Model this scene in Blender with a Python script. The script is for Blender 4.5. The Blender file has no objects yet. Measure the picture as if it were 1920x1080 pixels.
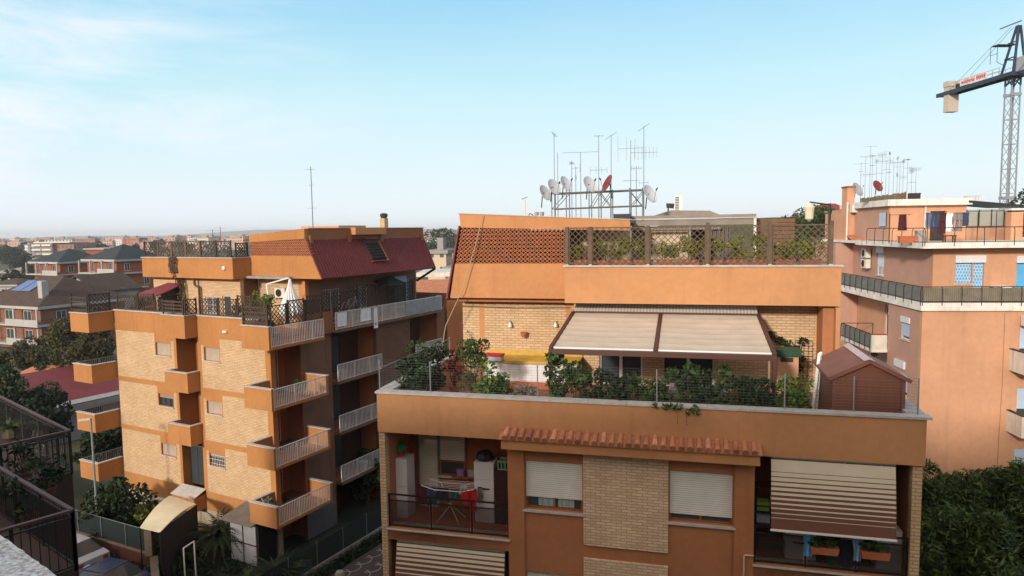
import bpy, math, random
from mathutils import Vector, Matrix
random.seed(11)
R_ = math.radians
sc = bpy.context.scene
COL = sc.collection
# ------------------------------------------------------------------ camera
H = 17.0
F_PX, HY, ROLL = 1280.0, 107.4, 0.0142
pit = math.atan(HY / F_PX)
CF = Vector((0, math.cos(pit), -math.sin(pit)))
r0 = Vector((1, 0, 0)); u0_ = r0.cross(CF)
CR = r0 * math.cos(ROLL) - u0_ * math.sin(ROLL)
CU = u0_ * math.cos(ROLL) + r0 * math.sin(ROLL)
cd = bpy.data.cameras.new('camera'); cam = bpy.data.objects.new('camera', cd); COL.objects.link(cam)
cam.matrix_world = Matrix(((CR.x, CU.x, -CF.x, 0), (CR.y, CU.y, -CF.y, 0), (CR.z, CU.z, -CF.z, H), (0, 0, 0, 1)))
cd.sensor_width = 36; cd.lens = 24.0; cd.clip_end = 12000; cd.clip_start = 0.05
sc.camera = cam
# ------------------------------------------------------------------ light
SUN_EL, SUN_AZ = 19.0, 32.0        # degrees; azimuth to the left of straight behind the camera
sd = Vector((-math.sin(R_(SUN_AZ)) * math.cos(R_(SUN_EL)), -math.cos(R_(SUN_AZ)) * math.cos(R_(SUN_EL)), math.sin(R_(SUN_EL))))
sl = bpy.data.lights.new('sun', 'SUN'); so = bpy.data.objects.new('sun', sl); COL.objects.link(so)
sl.energy = 3.15; sl.angle = R_(5); sl.color = (1.0, 0.90, 0.79)
so.rotation_euler = sd.to_track_quat('Z', 'Y').to_euler()
w = bpy.data.worlds.new('World'); sc.world = w; w.use_nodes = True
nt = w.node_tree; nt.nodes.clear()
def wn(t, **k):
    n = nt.nodes.new(t)
    for a, b in k.items(): setattr(n, a, b)
    return n
L = nt.links.new
out = wn('ShaderNodeOutputWorld'); bg = wn('ShaderNodeBackground'); bg.inputs[1].default_value = 0.10
sky = wn('ShaderNodeTexSky'); sky.sky_type = 'NISHITA'; sky.sun_disc = False
sky.sun_elevation = R_(SUN_EL); sky.sun_rotation = math.atan2(sd.x, sd.y)
sky.air_density = 1.0; sky.dust_density = 1.5; sky.ozone_density = 2.0
tc = wn('ShaderNodeTexCoord'); sp = wn('ShaderNodeSeparateXYZ'); L(tc.outputs['Generated'], sp.inputs[0])
mp = wn('ShaderNodeMapping'); mp.inputs['Scale'].default_value = (1.6, 1.6, 7.0); L(tc.outputs['Generated'], mp.inputs[0])
nz = wn('ShaderNodeTexNoise'); nz.inputs['Scale'].default_value = 2.2; nz.inputs['Detail'].default_value = 9; nz.inputs['Roughness'].default_value = 0.62; nz.inputs['Distortion'].default_value = 0.4
L(mp.outputs[0], nz.inputs[0])
cr = wn('ShaderNodeValToRGB'); cr.color_ramp.elements[0].position = 0.41; cr.color_ramp.elements[1].position = 0.68
L(nz.outputs[0], cr.inputs[0])
# veil: more cloud low and to the left
hv = wn('ShaderNodeMapRange'); hv.inputs[1].default_value = 0.0; hv.inputs[2].default_value = 0.42; hv.inputs[3].default_value = 1.0; hv.inputs[4].default_value = 0.0
L(sp.outputs[2], hv.inputs[0])
lf = wn('ShaderNodeMapRange'); lf.inputs[1].default_value = -0.18; lf.inputs[2].default_value = -0.60; lf.inputs[3].default_value = 0.10; lf.inputs[4].default_value = 1.0
L(sp.outputs[0], lf.inputs[0])
def mth(op, a, b, clamp=False):
    n = wn('ShaderNodeMath', operation=op); n.use_clamp = clamp
    for i, x in enumerate((a, b)):
        if isinstance(x, (int, float)): n.inputs[i].default_value = x
        else: L(x, n.inputs[i])
    return n.outputs[0]
hp = mth('POWER', hv.outputs[0], 1.6)
cl = mth('MULTIPLY', mth('MULTIPLY', cr.outputs[0], lf.outputs[0]), mth('ADD', mth('MULTIPLY', hv.outputs[0], 0.75), 0.25))
gr = wn('ShaderNodeValToRGB'); L(sp.outputs[2], gr.inputs[0]); e = gr.color_ramp.elements
e[0].position = 0.0; e[0].color = (.94, 1.02, 1.06, 1); e[1].position = 1.0; e[1].color = (.10, .22, .40, 1)
for p_, c_ in ((.09, (.78, .94, 1.0)), (.20, (.58, .88, .96)), (.33, (.31, .67, .93)), (.50, (.16, .42, .70)), (.7, (.12, .28, .50))):
    x = e.new(p_); x.color = (*c_, 1)
vs = wn('ShaderNodeVectorMath', operation='SCALE'); vs.inputs['Scale'].default_value = 10.0; L(gr.outputs[0], vs.inputs[0])
mx0 = wn('ShaderNodeMixRGB'); mx0.inputs[0].default_value = 0.85; L(sky.outputs[0], mx0.inputs[1]); L(vs.outputs[0], mx0.inputs[2])
mx1 = wn('ShaderNodeMixRGB'); mx1.inputs[2].default_value = (8.3, 8.9, 9.7, 1)
L(mth('MULTIPLY', cl, 1.7, True), mx1.inputs[0]); L(mx0.outputs[0], mx1.inputs[1])
dt = wn('ShaderNodeVectorMath', operation='DOT_PRODUCT'); L(tc.outputs['Generated'], dt.inputs[0]); dt.inputs[1].default_value = (sd.x, sd.y, sd.z)
gl = wn('ShaderNodeMapRange'); gl.inputs[1].default_value = -0.1; gl.inputs[2].default_value = 0.95; L(dt.outputs['Value'], gl.inputs[0])
mx2 = wn('ShaderNodeMixRGB'); mx2.inputs[2].default_value = (16.0, 13.0, 10.4, 1); L(mth('MULTIPLY', gl.outputs[0], 0.85), mx2.inputs[0]); L(mx1.outputs[0], mx2.inputs[1])
L(mx2.outputs[0], bg.inputs[0]); L(bg.outputs[0], out.inputs[0])
sc.view_settings.view_transform = 'Standard'; sc.view_settings.look = 'None'; sc.view_settings.gamma = 1
sc.view_settings.exposure = 0.15
sc.render.engine = 'CYCLES'

# ------------------------------------------------------------------ projection helpers
def ray(px, py): return CF + CR * ((px - 960) / F_PX) - CU * ((py - 540) / F_PX)
class Frame:
    def __init__(s, o, deg):
        s.o = Vector((o[0], o[1], 0)); s.deg = deg; a = R_(deg)
        s.u = Vector((math.cos(a), math.sin(a), 0)); s.v = Vector((-math.sin(a), math.cos(a), 0))
    def w(s, u, v, z=0): return s.o + s.u * u + s.v * v + Vector((0, 0, z))
    def _hit(s, px, py, n, c, base):
        r = ray(px, py); C = Vector((0, 0, H)); t = (c - (C - base).dot(n)) / r.dot(n)
        p = C + r * t - s.o; return Vector((p.dot(s.u), p.dot(s.v), p.z))
    def pv(s, px, py, v): return s._hit(px, py, s.v, v, s.o)
    def pu(s, px, py, u): return s._hit(px, py, s.u, u, s.o)
    def pz(s, px, py, z): return s._hit(px, py, Vector((0, 0, 1)), z, Vector((0, 0, 0)))
WF = Frame((0, 0), 0)
A = Frame((-3.7066, 18.1881), -14.2)
B = Frame((-23.995, 40.924), -28)
C = Frame((20.502, 34.005), -7)

# ------------------------------------------------------------------ materials
MATS = {}
def mat(name, col, rough=0.85, var=0.12, scale=3.0, streak=0.0, bump=0.0, bscale=30, metal=0.0, spec=0.3, fine=0.0):
    if name in MATS: return MATS[name]
    m = bpy.data.materials.new(name); m.use_nodes = True; t = m.node_tree; b = t.nodes['Principled BSDF']
    b.inputs['Roughness'].default_value = rough; b.inputs['Metallic'].default_value = metal
    b.inputs['Specular IOR Level'].default_value = spec
    c = t.nodes.new('ShaderNodeTexCoord'); l = t.links.new
    n = t.nodes.new('ShaderNodeTexNoise'); n.inputs['Scale'].default_value = scale; n.inputs['Detail'].default_value = 5
    l(c.outputs['Object'], n.inputs[0])
    mr = t.nodes.new('ShaderNodeMapRange'); mr.inputs[1].default_value = .25; mr.inputs[2].default_value = .75
    mr.inputs[3].default_value = 1 - var; mr.inputs[4].default_value = 1 + var; l(n.outputs[0], mr.inputs[0])
    f = mr.outputs[0]
    if streak:
        mp = t.nodes.new('ShaderNodeMapping'); mp.inputs['Scale'].default_value = (3.2, 3.2, .30); l(c.outputs['Object'], mp.inputs[0])
        n2 = t.nodes.new('ShaderNodeTexNoise'); n2.inputs['Scale'].default_value = 1.0; n2.inputs['Detail'].default_value = 6; l(mp.outputs[0], n2.inputs[0])
        m2 = t.nodes.new('ShaderNodeMapRange'); m2.inputs[1].default_value = .54; m2.inputs[2].default_value = .74
        m2.inputs[3].default_value = 1; m2.inputs[4].default_value = 1 - streak; l(n2.outputs[0], m2.inputs[0])
        mm = t.nodes.new('ShaderNodeMath'); mm.operation = 'MULTIPLY'; l(f, mm.inputs[0]); l(m2.outputs[0], mm.inputs[1]); f = mm.outputs[0]
    if fine:
        n3 = t.nodes.new('ShaderNodeTexNoise'); n3.inputs['Scale'].default_value = scale * 12; n3.inputs['Detail'].default_value = 3; l(c.outputs['Object'], n3.inputs[0])
        m3 = t.nodes.new('ShaderNodeMapRange'); m3.inputs[1].default_value = .3; m3.inputs[2].default_value = .7
        m3.inputs[3].default_value = 1 - fine; m3.inputs[4].default_value = 1 + fine; l(n3.outputs[0], m3.inputs[0])
        mm = t.nodes.new('ShaderNodeMath'); mm.operation = 'MULTIPLY'; l(f, mm.inputs[0]); l(m3.outputs[0], mm.inputs[1]); f = mm.outputs[0]
    x = t.nodes.new('ShaderNodeMixRGB'); x.blend_type = 'MULTIPLY'; x.inputs[0].default_value = 1
    x.inputs[1].default_value = (*col, 1); l(f, x.inputs[2]); l(x.outputs[0], b.inputs['Base Color'])
    if bump:
        n4 = t.nodes.new('ShaderNodeTexNoise'); n4.inputs['Scale'].default_value = bscale; n4.inputs['Detail'].default_value = 4; l(c.outputs['Object'], n4.inputs[0])
        bp = t.nodes.new('ShaderNodeBump'); bp.inputs['Strength'].default_value = bump; bp.inputs['Distance'].default_value = .02
        l(n4.outputs[0], bp.inputs['Height']); l(bp.outputs[0], b.inputs['Normal'])
    MATS[name] = m; return m
def brick(name, c1, c2, mortar, bw=.26, bh=.075, ms=.014, noise=.15):
    m = mat(name, c1, .9, 0.1); t = m.node_tree; l = t.links.new; b = t.nodes['Principled BSDF']
    c = t.nodes.new('ShaderNodeTexCoord'); s = t.nodes.new('ShaderNodeSeparateXYZ'); l(c.outputs['Object'], s.inputs[0])
    ad = t.nodes.new('ShaderNodeMath'); ad.operation = 'ADD'; l(s.outputs[0], ad.inputs[0]); l(s.outputs[1], ad.inputs[1])
    cb = t.nodes.new('ShaderNodeCombineXYZ'); l(ad.outputs[0], cb.inputs[0]); l(s.outputs[2], cb.inputs[1])
    k = t.nodes.new('ShaderNodeTexBrick'); k.inputs['Scale'].default_value = 1; k.inputs['Brick Width'].default_value = bw; k.inputs['Row Height'].default_value = bh
    k.inputs['Mortar Size'].default_value = ms; k.inputs['Mortar Smooth'].default_value = .3; k.inputs['Bias'].default_value = 0
    k.inputs['Color1'].default_value = (*c1, 1); k.inputs['Color2'].default_value = (*c2, 1); k.inputs['Mortar'].default_value = (*mortar, 1)
    l(cb.outputs[0], k.inputs[0])
    n = t.nodes.new('ShaderNodeTexNoise'); n.inputs['Scale'].default_value = 1.3; n.inputs['Detail'].default_value = 6; l(c.outputs['Object'], n.inputs[0])
    mr = t.nodes.new('ShaderNodeMapRange'); mr.inputs[1].default_value = .3; mr.inputs[2].default_value = .7; mr.inputs[3].default_value = 1 - noise; mr.inputs[4].default_value = 1 + noise * .6; l(n.outputs[0], mr.inputs[0])
    x = t.nodes.new('ShaderNodeMixRGB'); x.blend_type = 'MULTIPLY'; x.inputs[0].default_value = 1; l(k.outputs[0], x.inputs[1]); l(mr.outputs[0], x.inputs[2])
    l(x.outputs[0], b.inputs['Base Color'])
    bp = t.nodes.new('ShaderNodeBump'); bp.inputs['Strength'].default_value = .6; bp.inputs['Distance'].default_value = .015; bp.invert = True
    l(k.outputs['Fac'], bp.inputs['Height']); l(bp.outputs[0], b.inputs['Normal'])
    return m
def ribs(name, col, pitch, axis=2, rough=.6, dark=.55, width=.22, var=.06, metal=0.0):
    """slatted surface: thin dark joint every pitch metres along an object axis"""
    m = mat(name, col, rough, var, metal=metal); t = m.node_tree; l = t.links.new; b = t.nodes['Principled BSDF']
    src = b.inputs['Base Color'].links[0].from_socket
    c = t.nodes.new('ShaderNodeTexCoord'); s = t.nodes.new('ShaderNodeSeparateXYZ'); l(c.outputs['Object'], s.inputs[0])
    q = t.nodes.new('ShaderNodeMath'); q.operation = 'DIVIDE'; q.inputs[1].default_value = pitch; l(s.outputs[axis], q.inputs[0])
    fr = t.nodes.new('ShaderNodeMath'); fr.operation = 'FRACT'; l(q.outputs[0], fr.inputs[0])
    ls = t.nodes.new('ShaderNodeMath'); ls.operation = 'LESS_THAN'; ls.inputs[1].default_value = width; l(fr.outputs[0], ls.inputs[0])
    x = t.nodes.new('ShaderNodeMixRGB'); x.blend_type = 'MULTIPLY'; l(ls.outputs[0], x.inputs[0]); l(src, x.inputs[1]); x.inputs[2].default_value = (dark, dark, dark, 1)
    l(x.outputs[0], b.inputs['Base Color'])
    bp = t.nodes.new('ShaderNodeBump'); bp.inputs['Strength'].default_value = .5; bp.inputs['Distance'].default_value = .01
    l(fr.outputs[0], bp.inputs['Height']); l(bp.outputs[0], b.inputs['Normal'])
    return m
def leafm(name, c1, c2, scale=1.5):
    m = bpy.data.materials.new(name); m.use_nodes = True; t = m.node_tree; l = t.links.new; b = t.nodes['Principled BSDF']
    c = t.nodes.new('ShaderNodeTexCoord'); n = t.nodes.new('ShaderNodeTexNoise'); n.inputs['Scale'].default_value = scale; n.inputs['Detail'].default_value = 4
    l(c.outputs['Object'], n.inputs[0])
    r = t.nodes.new('ShaderNodeValToRGB'); r.color_ramp.elements[0].position = .35; r.color_ramp.elements[1].position = .68
    r.color_ramp.elements[0].color = (*c1, 1); r.color_ramp.elements[1].color = (*c2, 1); l(n.outputs[0], r.inputs[0])
    l(r.outputs[0], b.inputs['Base Color']); b.inputs['Roughness'].default_value = .6; b.inputs['Specular IOR Level'].default_value = .25
    return m
def glassm(name, col, alpha=1.0, rough=.08):
    m = mat(name, col, rough, .05, spec=.5)
    m.node_tree.nodes['Principled BSDF'].inputs['Alpha'].default_value = alpha
    return m
ORANGE = mat('orange_plaster', (.50, .235, .10), .92, .13, .5, .12, .25, 60, fine=.05)
ORANGE2 = mat('brown_plaster', (.42, .175, .078), .92, .13, .5, .13, .25, 60, fine=.05)
ORANGE3 = mat('weathered_orange_plaster', (.50, .25, .115), .92, .13, .45, .13, .25, 60, fine=.05)
BRICK = brick('buff_brick', (.80, .59, .41), (.64, .45, .29), (.46, .32, .21), ms=.011, noise=.12)
BRICKB = brick('yellow_brick', (.66, .475, .295), (.55, .375, .215), (.42, .27, .145), .27, .085, .016, .10)
BRICKR = brick('shaded_red_brown_brick', (.19, .085, .05), (.15, .065, .04), (.22, .13, .09), .27, .09, .014)  # brick of the left building's side walls, their shade darkened into the colour
PINK = mat('salmon_plaster', (.55, .295, .175), .92, .13, .35, .10, .2, 50, fine=.04)
PINK2 = mat('shaded_salmon_plaster', (.46, .27, .20), .92, .09, .6, .08, .2, 50, fine=.04)  # darker copy of the salmon plaster, side wall shade put into the colour
WHITEP = mat('white_plaster', (.66, .62, .54), .9, .12, 2, .3, .2, 40, fine=.05)
STAINED = mat('stained_white_concrete', (.70, .67, .61), .9, .18, 1.6, .30, .3, 30, fine=.15)
MARBLE = mat('marble_coping', (.47, .44, .41), .6, .18, 4, 0, .15, 20, fine=.12)
CONC = mat('concrete', (.30, .28, .25), .95, .2, 1.5, .3, .3, 30, fine=.08)
DARKC = mat('dark_room', (.045, .04, .038), .9, .2)
SHUT = ribs('white_roller_shutter', (.84, .82, .75), .055, 2, .5, .6, .2)
SHUTC = ribs('cream_roller_shutter', (.64, .60, .49), .055, 2, .5, .5, .2)
SHUTG = ribs('grey_brown_shutter', (.36, .25, .17), .06, 2, .6, .7, .2)
SHUTB = ribs('pale_blue_shutter', (.45, .56, .70), .06, 2, .6, .8, .2)
GLASS = glassm('window_glass', (.05, .06, .065))
SMOKE = glassm('smoked_glass', (.035, .03, .025), .38, .1)
CLEAR = glassm('clear_plastic_sheet', (.42, .42, .36), .55, .15)
WOODF = mat('brown_window_wood', (.28, .10, .035), .6, .15, 6)
WHITEM = mat('white_metal', (.72, .71, .69), .45, .06)
DARKM = mat('dark_metal', (.03, .028, .027), .5, .1, metal=.4)
BROWNM = mat('brown_metal', (.085, .04, .03), .5, .1)
GREYM = mat('grey_metal', (.28, .29, .30), .5, .1, metal=.5)
GALV = mat('galvanised_steel', (.34, .35, .37), .5, .15, metal=.4)
TERRA = mat('terracotta', (.42, .13, .06), .85, .18, 5, fine=.1)
TILE = mat('terracotta_roof_tile', (.44, .185, .095), .85, .25, 3, fine=.25)
LATB = mat('terracotta_lattice_brick', (.36, .14, .07), .9, .15, 4)
WOODD = mat('dark_lattice_wood', (.060, .042, .032), .8, .25, 5)
WOODG = mat('weathered_lattice_wood', (.125, .088, .06), .85, .25, 5)
REDMET = ribs('dark_red_corrugated_metal', (.18, .028, .030), .25, 1, .45, .7, .12)
FABC = mat('beige_awning_fabric', (.55, .46, .36), .85, .10, 2, 0, .2, 80, fine=.05)
CREAM = mat('cream_canvas', (.66, .58, .44), .85, .05, 3)
BRNC = mat('brown_canvas', (.17, .075, .052), .85, .05, 3)
SHEDM = ribs('brown_shed_cladding', (.165, .065, .040), .12, 2, .55, .8, .12)
SHEDR = mat('brown_shed_roof', (.22, .11, .085), .6, .12, 3)
RUST = mat('rust_red_paint', (.30, .055, .03), .6, .15, 6)
SOIL = mat('soil', (.05, .035, .025), .95, .3, 8)
WHITE = mat('white_enamel', (.68, .67, .68), .35, .04)
BLACKP = mat('black_plastic', (.025, .025, .027), .45, .1)
YEL = mat('yellow_tiles', (.50, .32, .06), .5, .15, 6)
BLUE = mat('blue_cloth', (.12, .42, .75), .85, .1); REDC = mat('red_cloth', (.45, .02, .02), .85, .1)
NAVY = mat('navy_cloth', (.035, .05, .09), .9, .15); MAROON = mat('maroon_cloth', (.07, .015, .02), .9, .1)
GREYC = mat('grey_cloth', (.20, .18, .18), .9, .15); WHITEC = mat('white_cloth', (.75, .75, .74), .9, .04)
GREENP = mat('green_plastic', (.02, .22, .09), .4, .1); LIME = mat('lime_plastic', (.25, .50, .08), .5, .1)
PURP = mat('purple_plastic', (.28, .17, .40), .5, .1)
LEAF = leafm('green_leaf', (.018, .038, .010), (.070, .115, .028), 2.5)
LEAFD = leafm('dark_leaf', (.010, .022, .008), (.036, .058, .020), 2.0)
LEAFY = leafm('yellow_green_leaf', (.09, .12, .015), (.28, .29, .05), 3.0)
LEAFB = leafm('bright_leaf', (.035, .07, .010), (.135, .21, .028), 4.0)
LEAFG = leafm('grey_green_leaf', (.09, .11, .09), (.20, .23, .19), 3.0)
LEAFO = leafm('olive_leaf', (.028, .030, .011), (.095, .080, .028), .5)
LEAFC = leafm('conifer_leaf', (.018, .040, .012), (.085, .13, .030), 1.3)
BARK = mat('bark', (.09, .065, .045), .95, .3, 6)

# ------------------------------------------------------------------ mesh builder
class MB:
    def __init__(s): s.v = []; s.f = []; s.m = []; s.mt = []; s.cur = 0
    def use(s, m):
        if m not in s.mt: s.mt.append(m)
        s.cur = s.mt.index(m); return s
    def add(s, vs, fs):
        b = len(s.v); s.v += [tuple(p) for p in vs]; s.f += [tuple(b + i for i in f) for f in fs]; s.m += [s.cur] * len(fs); return s
    def box(s, x0, x1, y0, y1, z0, z1):
        if x0 > x1: x0, x1 = x1, x0
        if y0 > y1: y0, y1 = y1, y0
        if z0 > z1: z0, z1 = z1, z0
        return s.add([(x0, y0, z0), (x1, y0, z0), (x1, y1, z0), (x0, y1, z0), (x0, y0, z1), (x1, y0, z1), (x1, y1, z1), (x0, y1, z1)],
                     [(0, 3, 2, 1), (4, 5, 6, 7), (0, 1, 5, 4), (1, 2, 6, 5), (2, 3, 7, 6), (3, 0, 4, 7)])
    def bar(s, p, q, w, t=None, n=(0, 0, 1)):
        """rectangular bar p to q: width w across n x dir, thickness t along n"""
        p = Vector(p); q = Vector(q); t = t or w; d = (q - p)
        if d.length < 1e-6: return s
        d.normalize(); n = Vector(n)
        if abs(d.dot(n)) > .99: n = Vector((1, 0, 0))
        a = d.cross(n).normalized() * (w / 2); b = a.cross(d).normalized() * (t / 2)
        vs = [p - a - b, p + a - b, p + a + b, p - a + b, q - a - b, q + a - b, q + a + b, q - a + b]
        return s.add(vs, [(0, 1, 2, 3), (7, 6, 5, 4), (0, 4, 5, 1), (1, 5, 6, 2), (2, 6, 7, 3), (3, 7, 4, 0)])
    def tube(s, p, q, r, r2=None, n=6):
        p = Vector(p); q = Vector(q); r2 = r if r2 is None else r2; d = q - p
        if d.length < 1e-6: return s
        d.normalize(); a = d.orthogonal().normalized(); b = d.cross(a)
        vs = []
        for c, rr in ((p, r), (q, r2)):
            for i in range(n):
                g = 2 * math.pi * i / n; vs.append(c + a * math.cos(g) * rr + b * math.sin(g) * rr)
        fs = [(i, (i + 1) % n, n + (i + 1) % n, n + i) for i in range(n)] + [tuple(range(n - 1, -1, -1)), tuple(range(n, 2 * n))]
        return s.add(vs, fs)
    def path(s, pts, r, n=6):
        for a, b in zip(pts, pts[1:]): s.tube(a, b, r, n=n)
        return s
    def lathe(s, c, prof, n=12, M=None):
        c = Vector(c); vs = []; fs = []
        for r, z in prof:
            for i in range(n):
                g = 2 * math.pi * i / n; p = Vector((r * math.cos(g), r * math.sin(g), z))
                if M: p = M @ p
                vs.append(c + p)
        for k in range(len(prof) - 1):
            for i in range(n):
                fs.append((k * n + i, k * n + (i + 1) % n, (k + 1) * n + (i + 1) % n, (k + 1) * n + i))
        if prof[0][0] > 1e-4: fs.append(tuple(range(n - 1, -1, -1)))
        if prof[-1][0] > 1e-4: fs.append(tuple((len(prof) - 1) * n + i for i in range(n)))
        return s.add(vs, fs)
    def prism(s, poly, d):
        """polygon (3-D points) extruded by vector d"""
        n = len(poly); d = Vector(d); P = [Vector(p) for p in poly]
        return s.add(P + [p + d for p in P], [tuple(range(n - 1, -1, -1)), tuple(range(n, 2 * n))] + [(i, (i + 1) % n, n + (i + 1) % n, n + i) for i in range(n)])
    def grid(s, fn, nu, nv, th=None):
        """surface fn(a,b) for a,b in 0..1; th = thickness vector closes it into a solid sheet"""
        vs = [Vector(fn(i / nu, j / nv)) for j in range(nv + 1) for i in range(nu + 1)]
        W_ = nu + 1; fs = [(j * W_ + i, j * W_ + i + 1, (j + 1) * W_ + i + 1, (j + 1) * W_ + i) for j in range(nv) for i in range(nu)]
        if th:
            th = Vector(th); k = len(vs); vs += [p + th for p in vs]; fs = fs + [tuple(k + i for i in reversed(f)) for f in fs]
            rim = [i for i in range(W_)] + [j * W_ + nu for j in range(1, nv + 1)] + [nv * W_ + i for i in range(nu - 1, -1, -1)] + [j * W_ for j in range(nv - 1, 0, -1)]
            for a, b in zip(rim, rim[1:] + rim[:1]): fs.append((a, b, k + b, k + a))
        return s.add(vs, fs)
    def leaves(s, blobs, n, size, flat=0.0, elong=1.6, rnd=None):
        """n leaf quads spread through blobs [(centre, (rx,ry,rz))]"""
        rnd = rnd or random
        for _ in range(n):
            c, r = rnd.choice(blobs)
            while True:
                p = Vector((rnd.uniform(-1, 1), rnd.uniform(-1, 1), rnd.uniform(-1, 1)))
                if .15 < p.length < 1: break
            k = p.length; p = p * ((k ** .45) / k)
            p = Vector((c[0] + p.x * r[0], c[1] + p.y * r[1], c[2] + p.z * r[2]))
            d = Vector((rnd.gauss(0, 1), rnd.gauss(0, 1), rnd.gauss(0, 1 - flat))).normalized(); e = d.orthogonal().normalized()
            e = (Matrix.Rotation(rnd.uniform(0, 6.28), 3, d) @ e)
            z = size * rnd.choice((.55, .8, 1.0, 1.25, 1.6)); d = d * z * elong * .5; e = e * z * .5
            s.add([p - d, p + e * .8, p + d, p - e * .8], [(0, 1, 2, 3)])
        return s
    def lattice(s, u0, u1, z0, z1, at, sp=.16, w=.03, t=.02, frame=.05, y=True):
        """diagonal lattice in the plane; at(u,z,off)->point; rails round it"""
        n = Vector(at(0, 0, 1)) - Vector(at(0, 0, 0))
        for sg in (1, -1):
            lo = z0 - sg * u0 if sg > 0 else z0 + u0; 
            cs = [z - sg * u for u in (u0, u1) for z in (z0, z1)]
            c = min(cs) + sp * .6; off = t * .52 * sg
            while c < max(cs):
                pts = []
                for u in (u0, u1):
                    z = sg * u + c
                    if z0 <= z <= z1: pts.append((u, z))
                for z in (z0, z1):
                    u = (z - c) / sg
                    if u0 < u < u1: pts.append((u, z))
                if len(pts) >= 2 and (Vector(pts[0]) - Vector(pts[1])).length > .04:
                    s.bar(at(*pts[0], off), at(*pts[1], off), w, t, n)
                c += sp * 1.414
        if frame:
            for a, b in (((u0, z0), (u1, z0)), ((u0, z1), (u1, z1)), ((u0, z0 - frame / 2), (u0, z1 + frame / 2)), ((u1, z0 - frame / 2), (u1, z1 + frame / 2))):
                s.bar(at(*a, 0), at(*b, 0), frame, t * 2.6, n)
        return s
    def wall(s, axis, c0, c1, a0, a1, z0, z1, holes=(), zones=(), base=None):
        A_ = sorted({a0, a1} | {x for h in list(holes) + [z[:4] for z in zones] for x in h[:2] if a0 < x < a1})
        Z_ = sorted({z0, z1} | {x for h in list(holes) + [z[:4] for z in zones] for x in h[2:4] if z0 < x < z1})
        for i in range(len(A_) - 1):
            for j in range(len(Z_) - 1):
                a = (A_[i] + A_[i + 1]) / 2; z = (Z_[j] + Z_[j + 1]) / 2
                if any(h[0] < a < h[1] and h[2] < z < h[3] for h in holes): continue
                m = base
                for q in zones:
                    if q[0] < a < q[1] and q[2] < z < q[3]: m = q[4]
                s.use(m)
                if axis == 'v': s.box(A_[i], A_[i + 1], c0, c1, Z_[j], Z_[j + 1])
                else: s.box(c0, c1, A_[i], A_[i + 1], Z_[j], Z_[j + 1])
        return s
    def obj(s, name, smooth=False):
        me = bpy.data.meshes.new(name); me.from_pydata(s.v, [], s.f)
        for m in s.mt: me.materials.append(m)
        me.polygons.foreach_set('material_index', s.m)
        if smooth: me.polygons.foreach_set('use_smooth', [True] * len(s.f))
        me.update(); o = bpy.data.objects.new(name, me); COL.objects.link(o); return o
def mb(m): return MB().use(m)
def tag(o, label, cat=None, group=None, kind=None):
    if label: o['label'] = label
    if cat: o['category'] = cat
    if group: o['group'] = group
    if kind: o['kind'] = kind
    return o
def thing(name, label, cat, F=WF, loc=(0, 0, 0), rz=0, group=None):
    o = bpy.data.objects.new(name, None); COL.objects.link(o); o.empty_display_size = .2
    o.location = F.w(*loc); o.rotation_euler = (0, 0, R_(F.deg + rz)); return tag(o, label, cat, group)
SPLIT = {'shelf', 'loggia_side_wall', 'loggia_back_wall', 'balcony_edge', 'slab_band', 'guide_rail', 'recess_door', 'lower_shutter', 'smoke_hole', 'bracket', 'stile', 'penthouse_body', 'corner_trim', 'fascia_board', 'frame_post', 'cross_wall', 'upright', 'roof_coping', 'fascia', 'balcony', 'post', 'frame', 'arm'}
def part(name, m, parent, loc=None, rz=0, smooth=False, label=None):
    if name in SPLIT and len(m.v) > 8 and len(m.v) % 8 == 0 and len(m.f) == len(m.v) // 8 * 6 and len(m.mt) == 1:
        o = None
        for i in range(len(m.v) // 8):
            q = MB(); q.mt = m.mt; q.v = m.v[i * 8:i * 8 + 8]; q.f = [tuple(k - i * 8 for k in f) for f in m.f[i * 6:i * 6 + 6]]; q.m = [0] * 6
            x = part(name, q, parent, loc, rz, smooth, label); o = o or x
        return o
    o = m.obj(name, smooth); o.parent = parent
    if loc: o.location = loc
    if rz: o.rotation_euler = (0, 0, R_(rz))
    if label: o['label'] = label
    return o
def one(name, m, label, cat, F=WF, loc=(0, 0, 0), rz=0, group=None, smooth=False, kind=None):
    o = m.obj(name, smooth); o.location = F.w(*loc); o.rotation_euler = (0, 0, R_(F.deg + rz)); return tag(o, label, cat, group, kind)
def struct(name, m, smooth=False): o = m.obj(name, smooth); o['kind'] = 'structure'; return o
def dup(root, F, loc, rz=0, label=None, group=None, scale=None):
    def cp(o, par):
        c = o.copy(); COL.objects.link(c); c.parent = par
        for ch in [x for x in bpy.data.objects if x.parent == o]: cp(ch, c)
        return c
    r = cp(root, None); r.location = F.w(*loc); r.rotation_euler = (0, 0, R_(F.deg + rz))
    if label: r['label'] = label
    if group: r['group'] = group
    if scale: r.scale = scale
    return r

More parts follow.
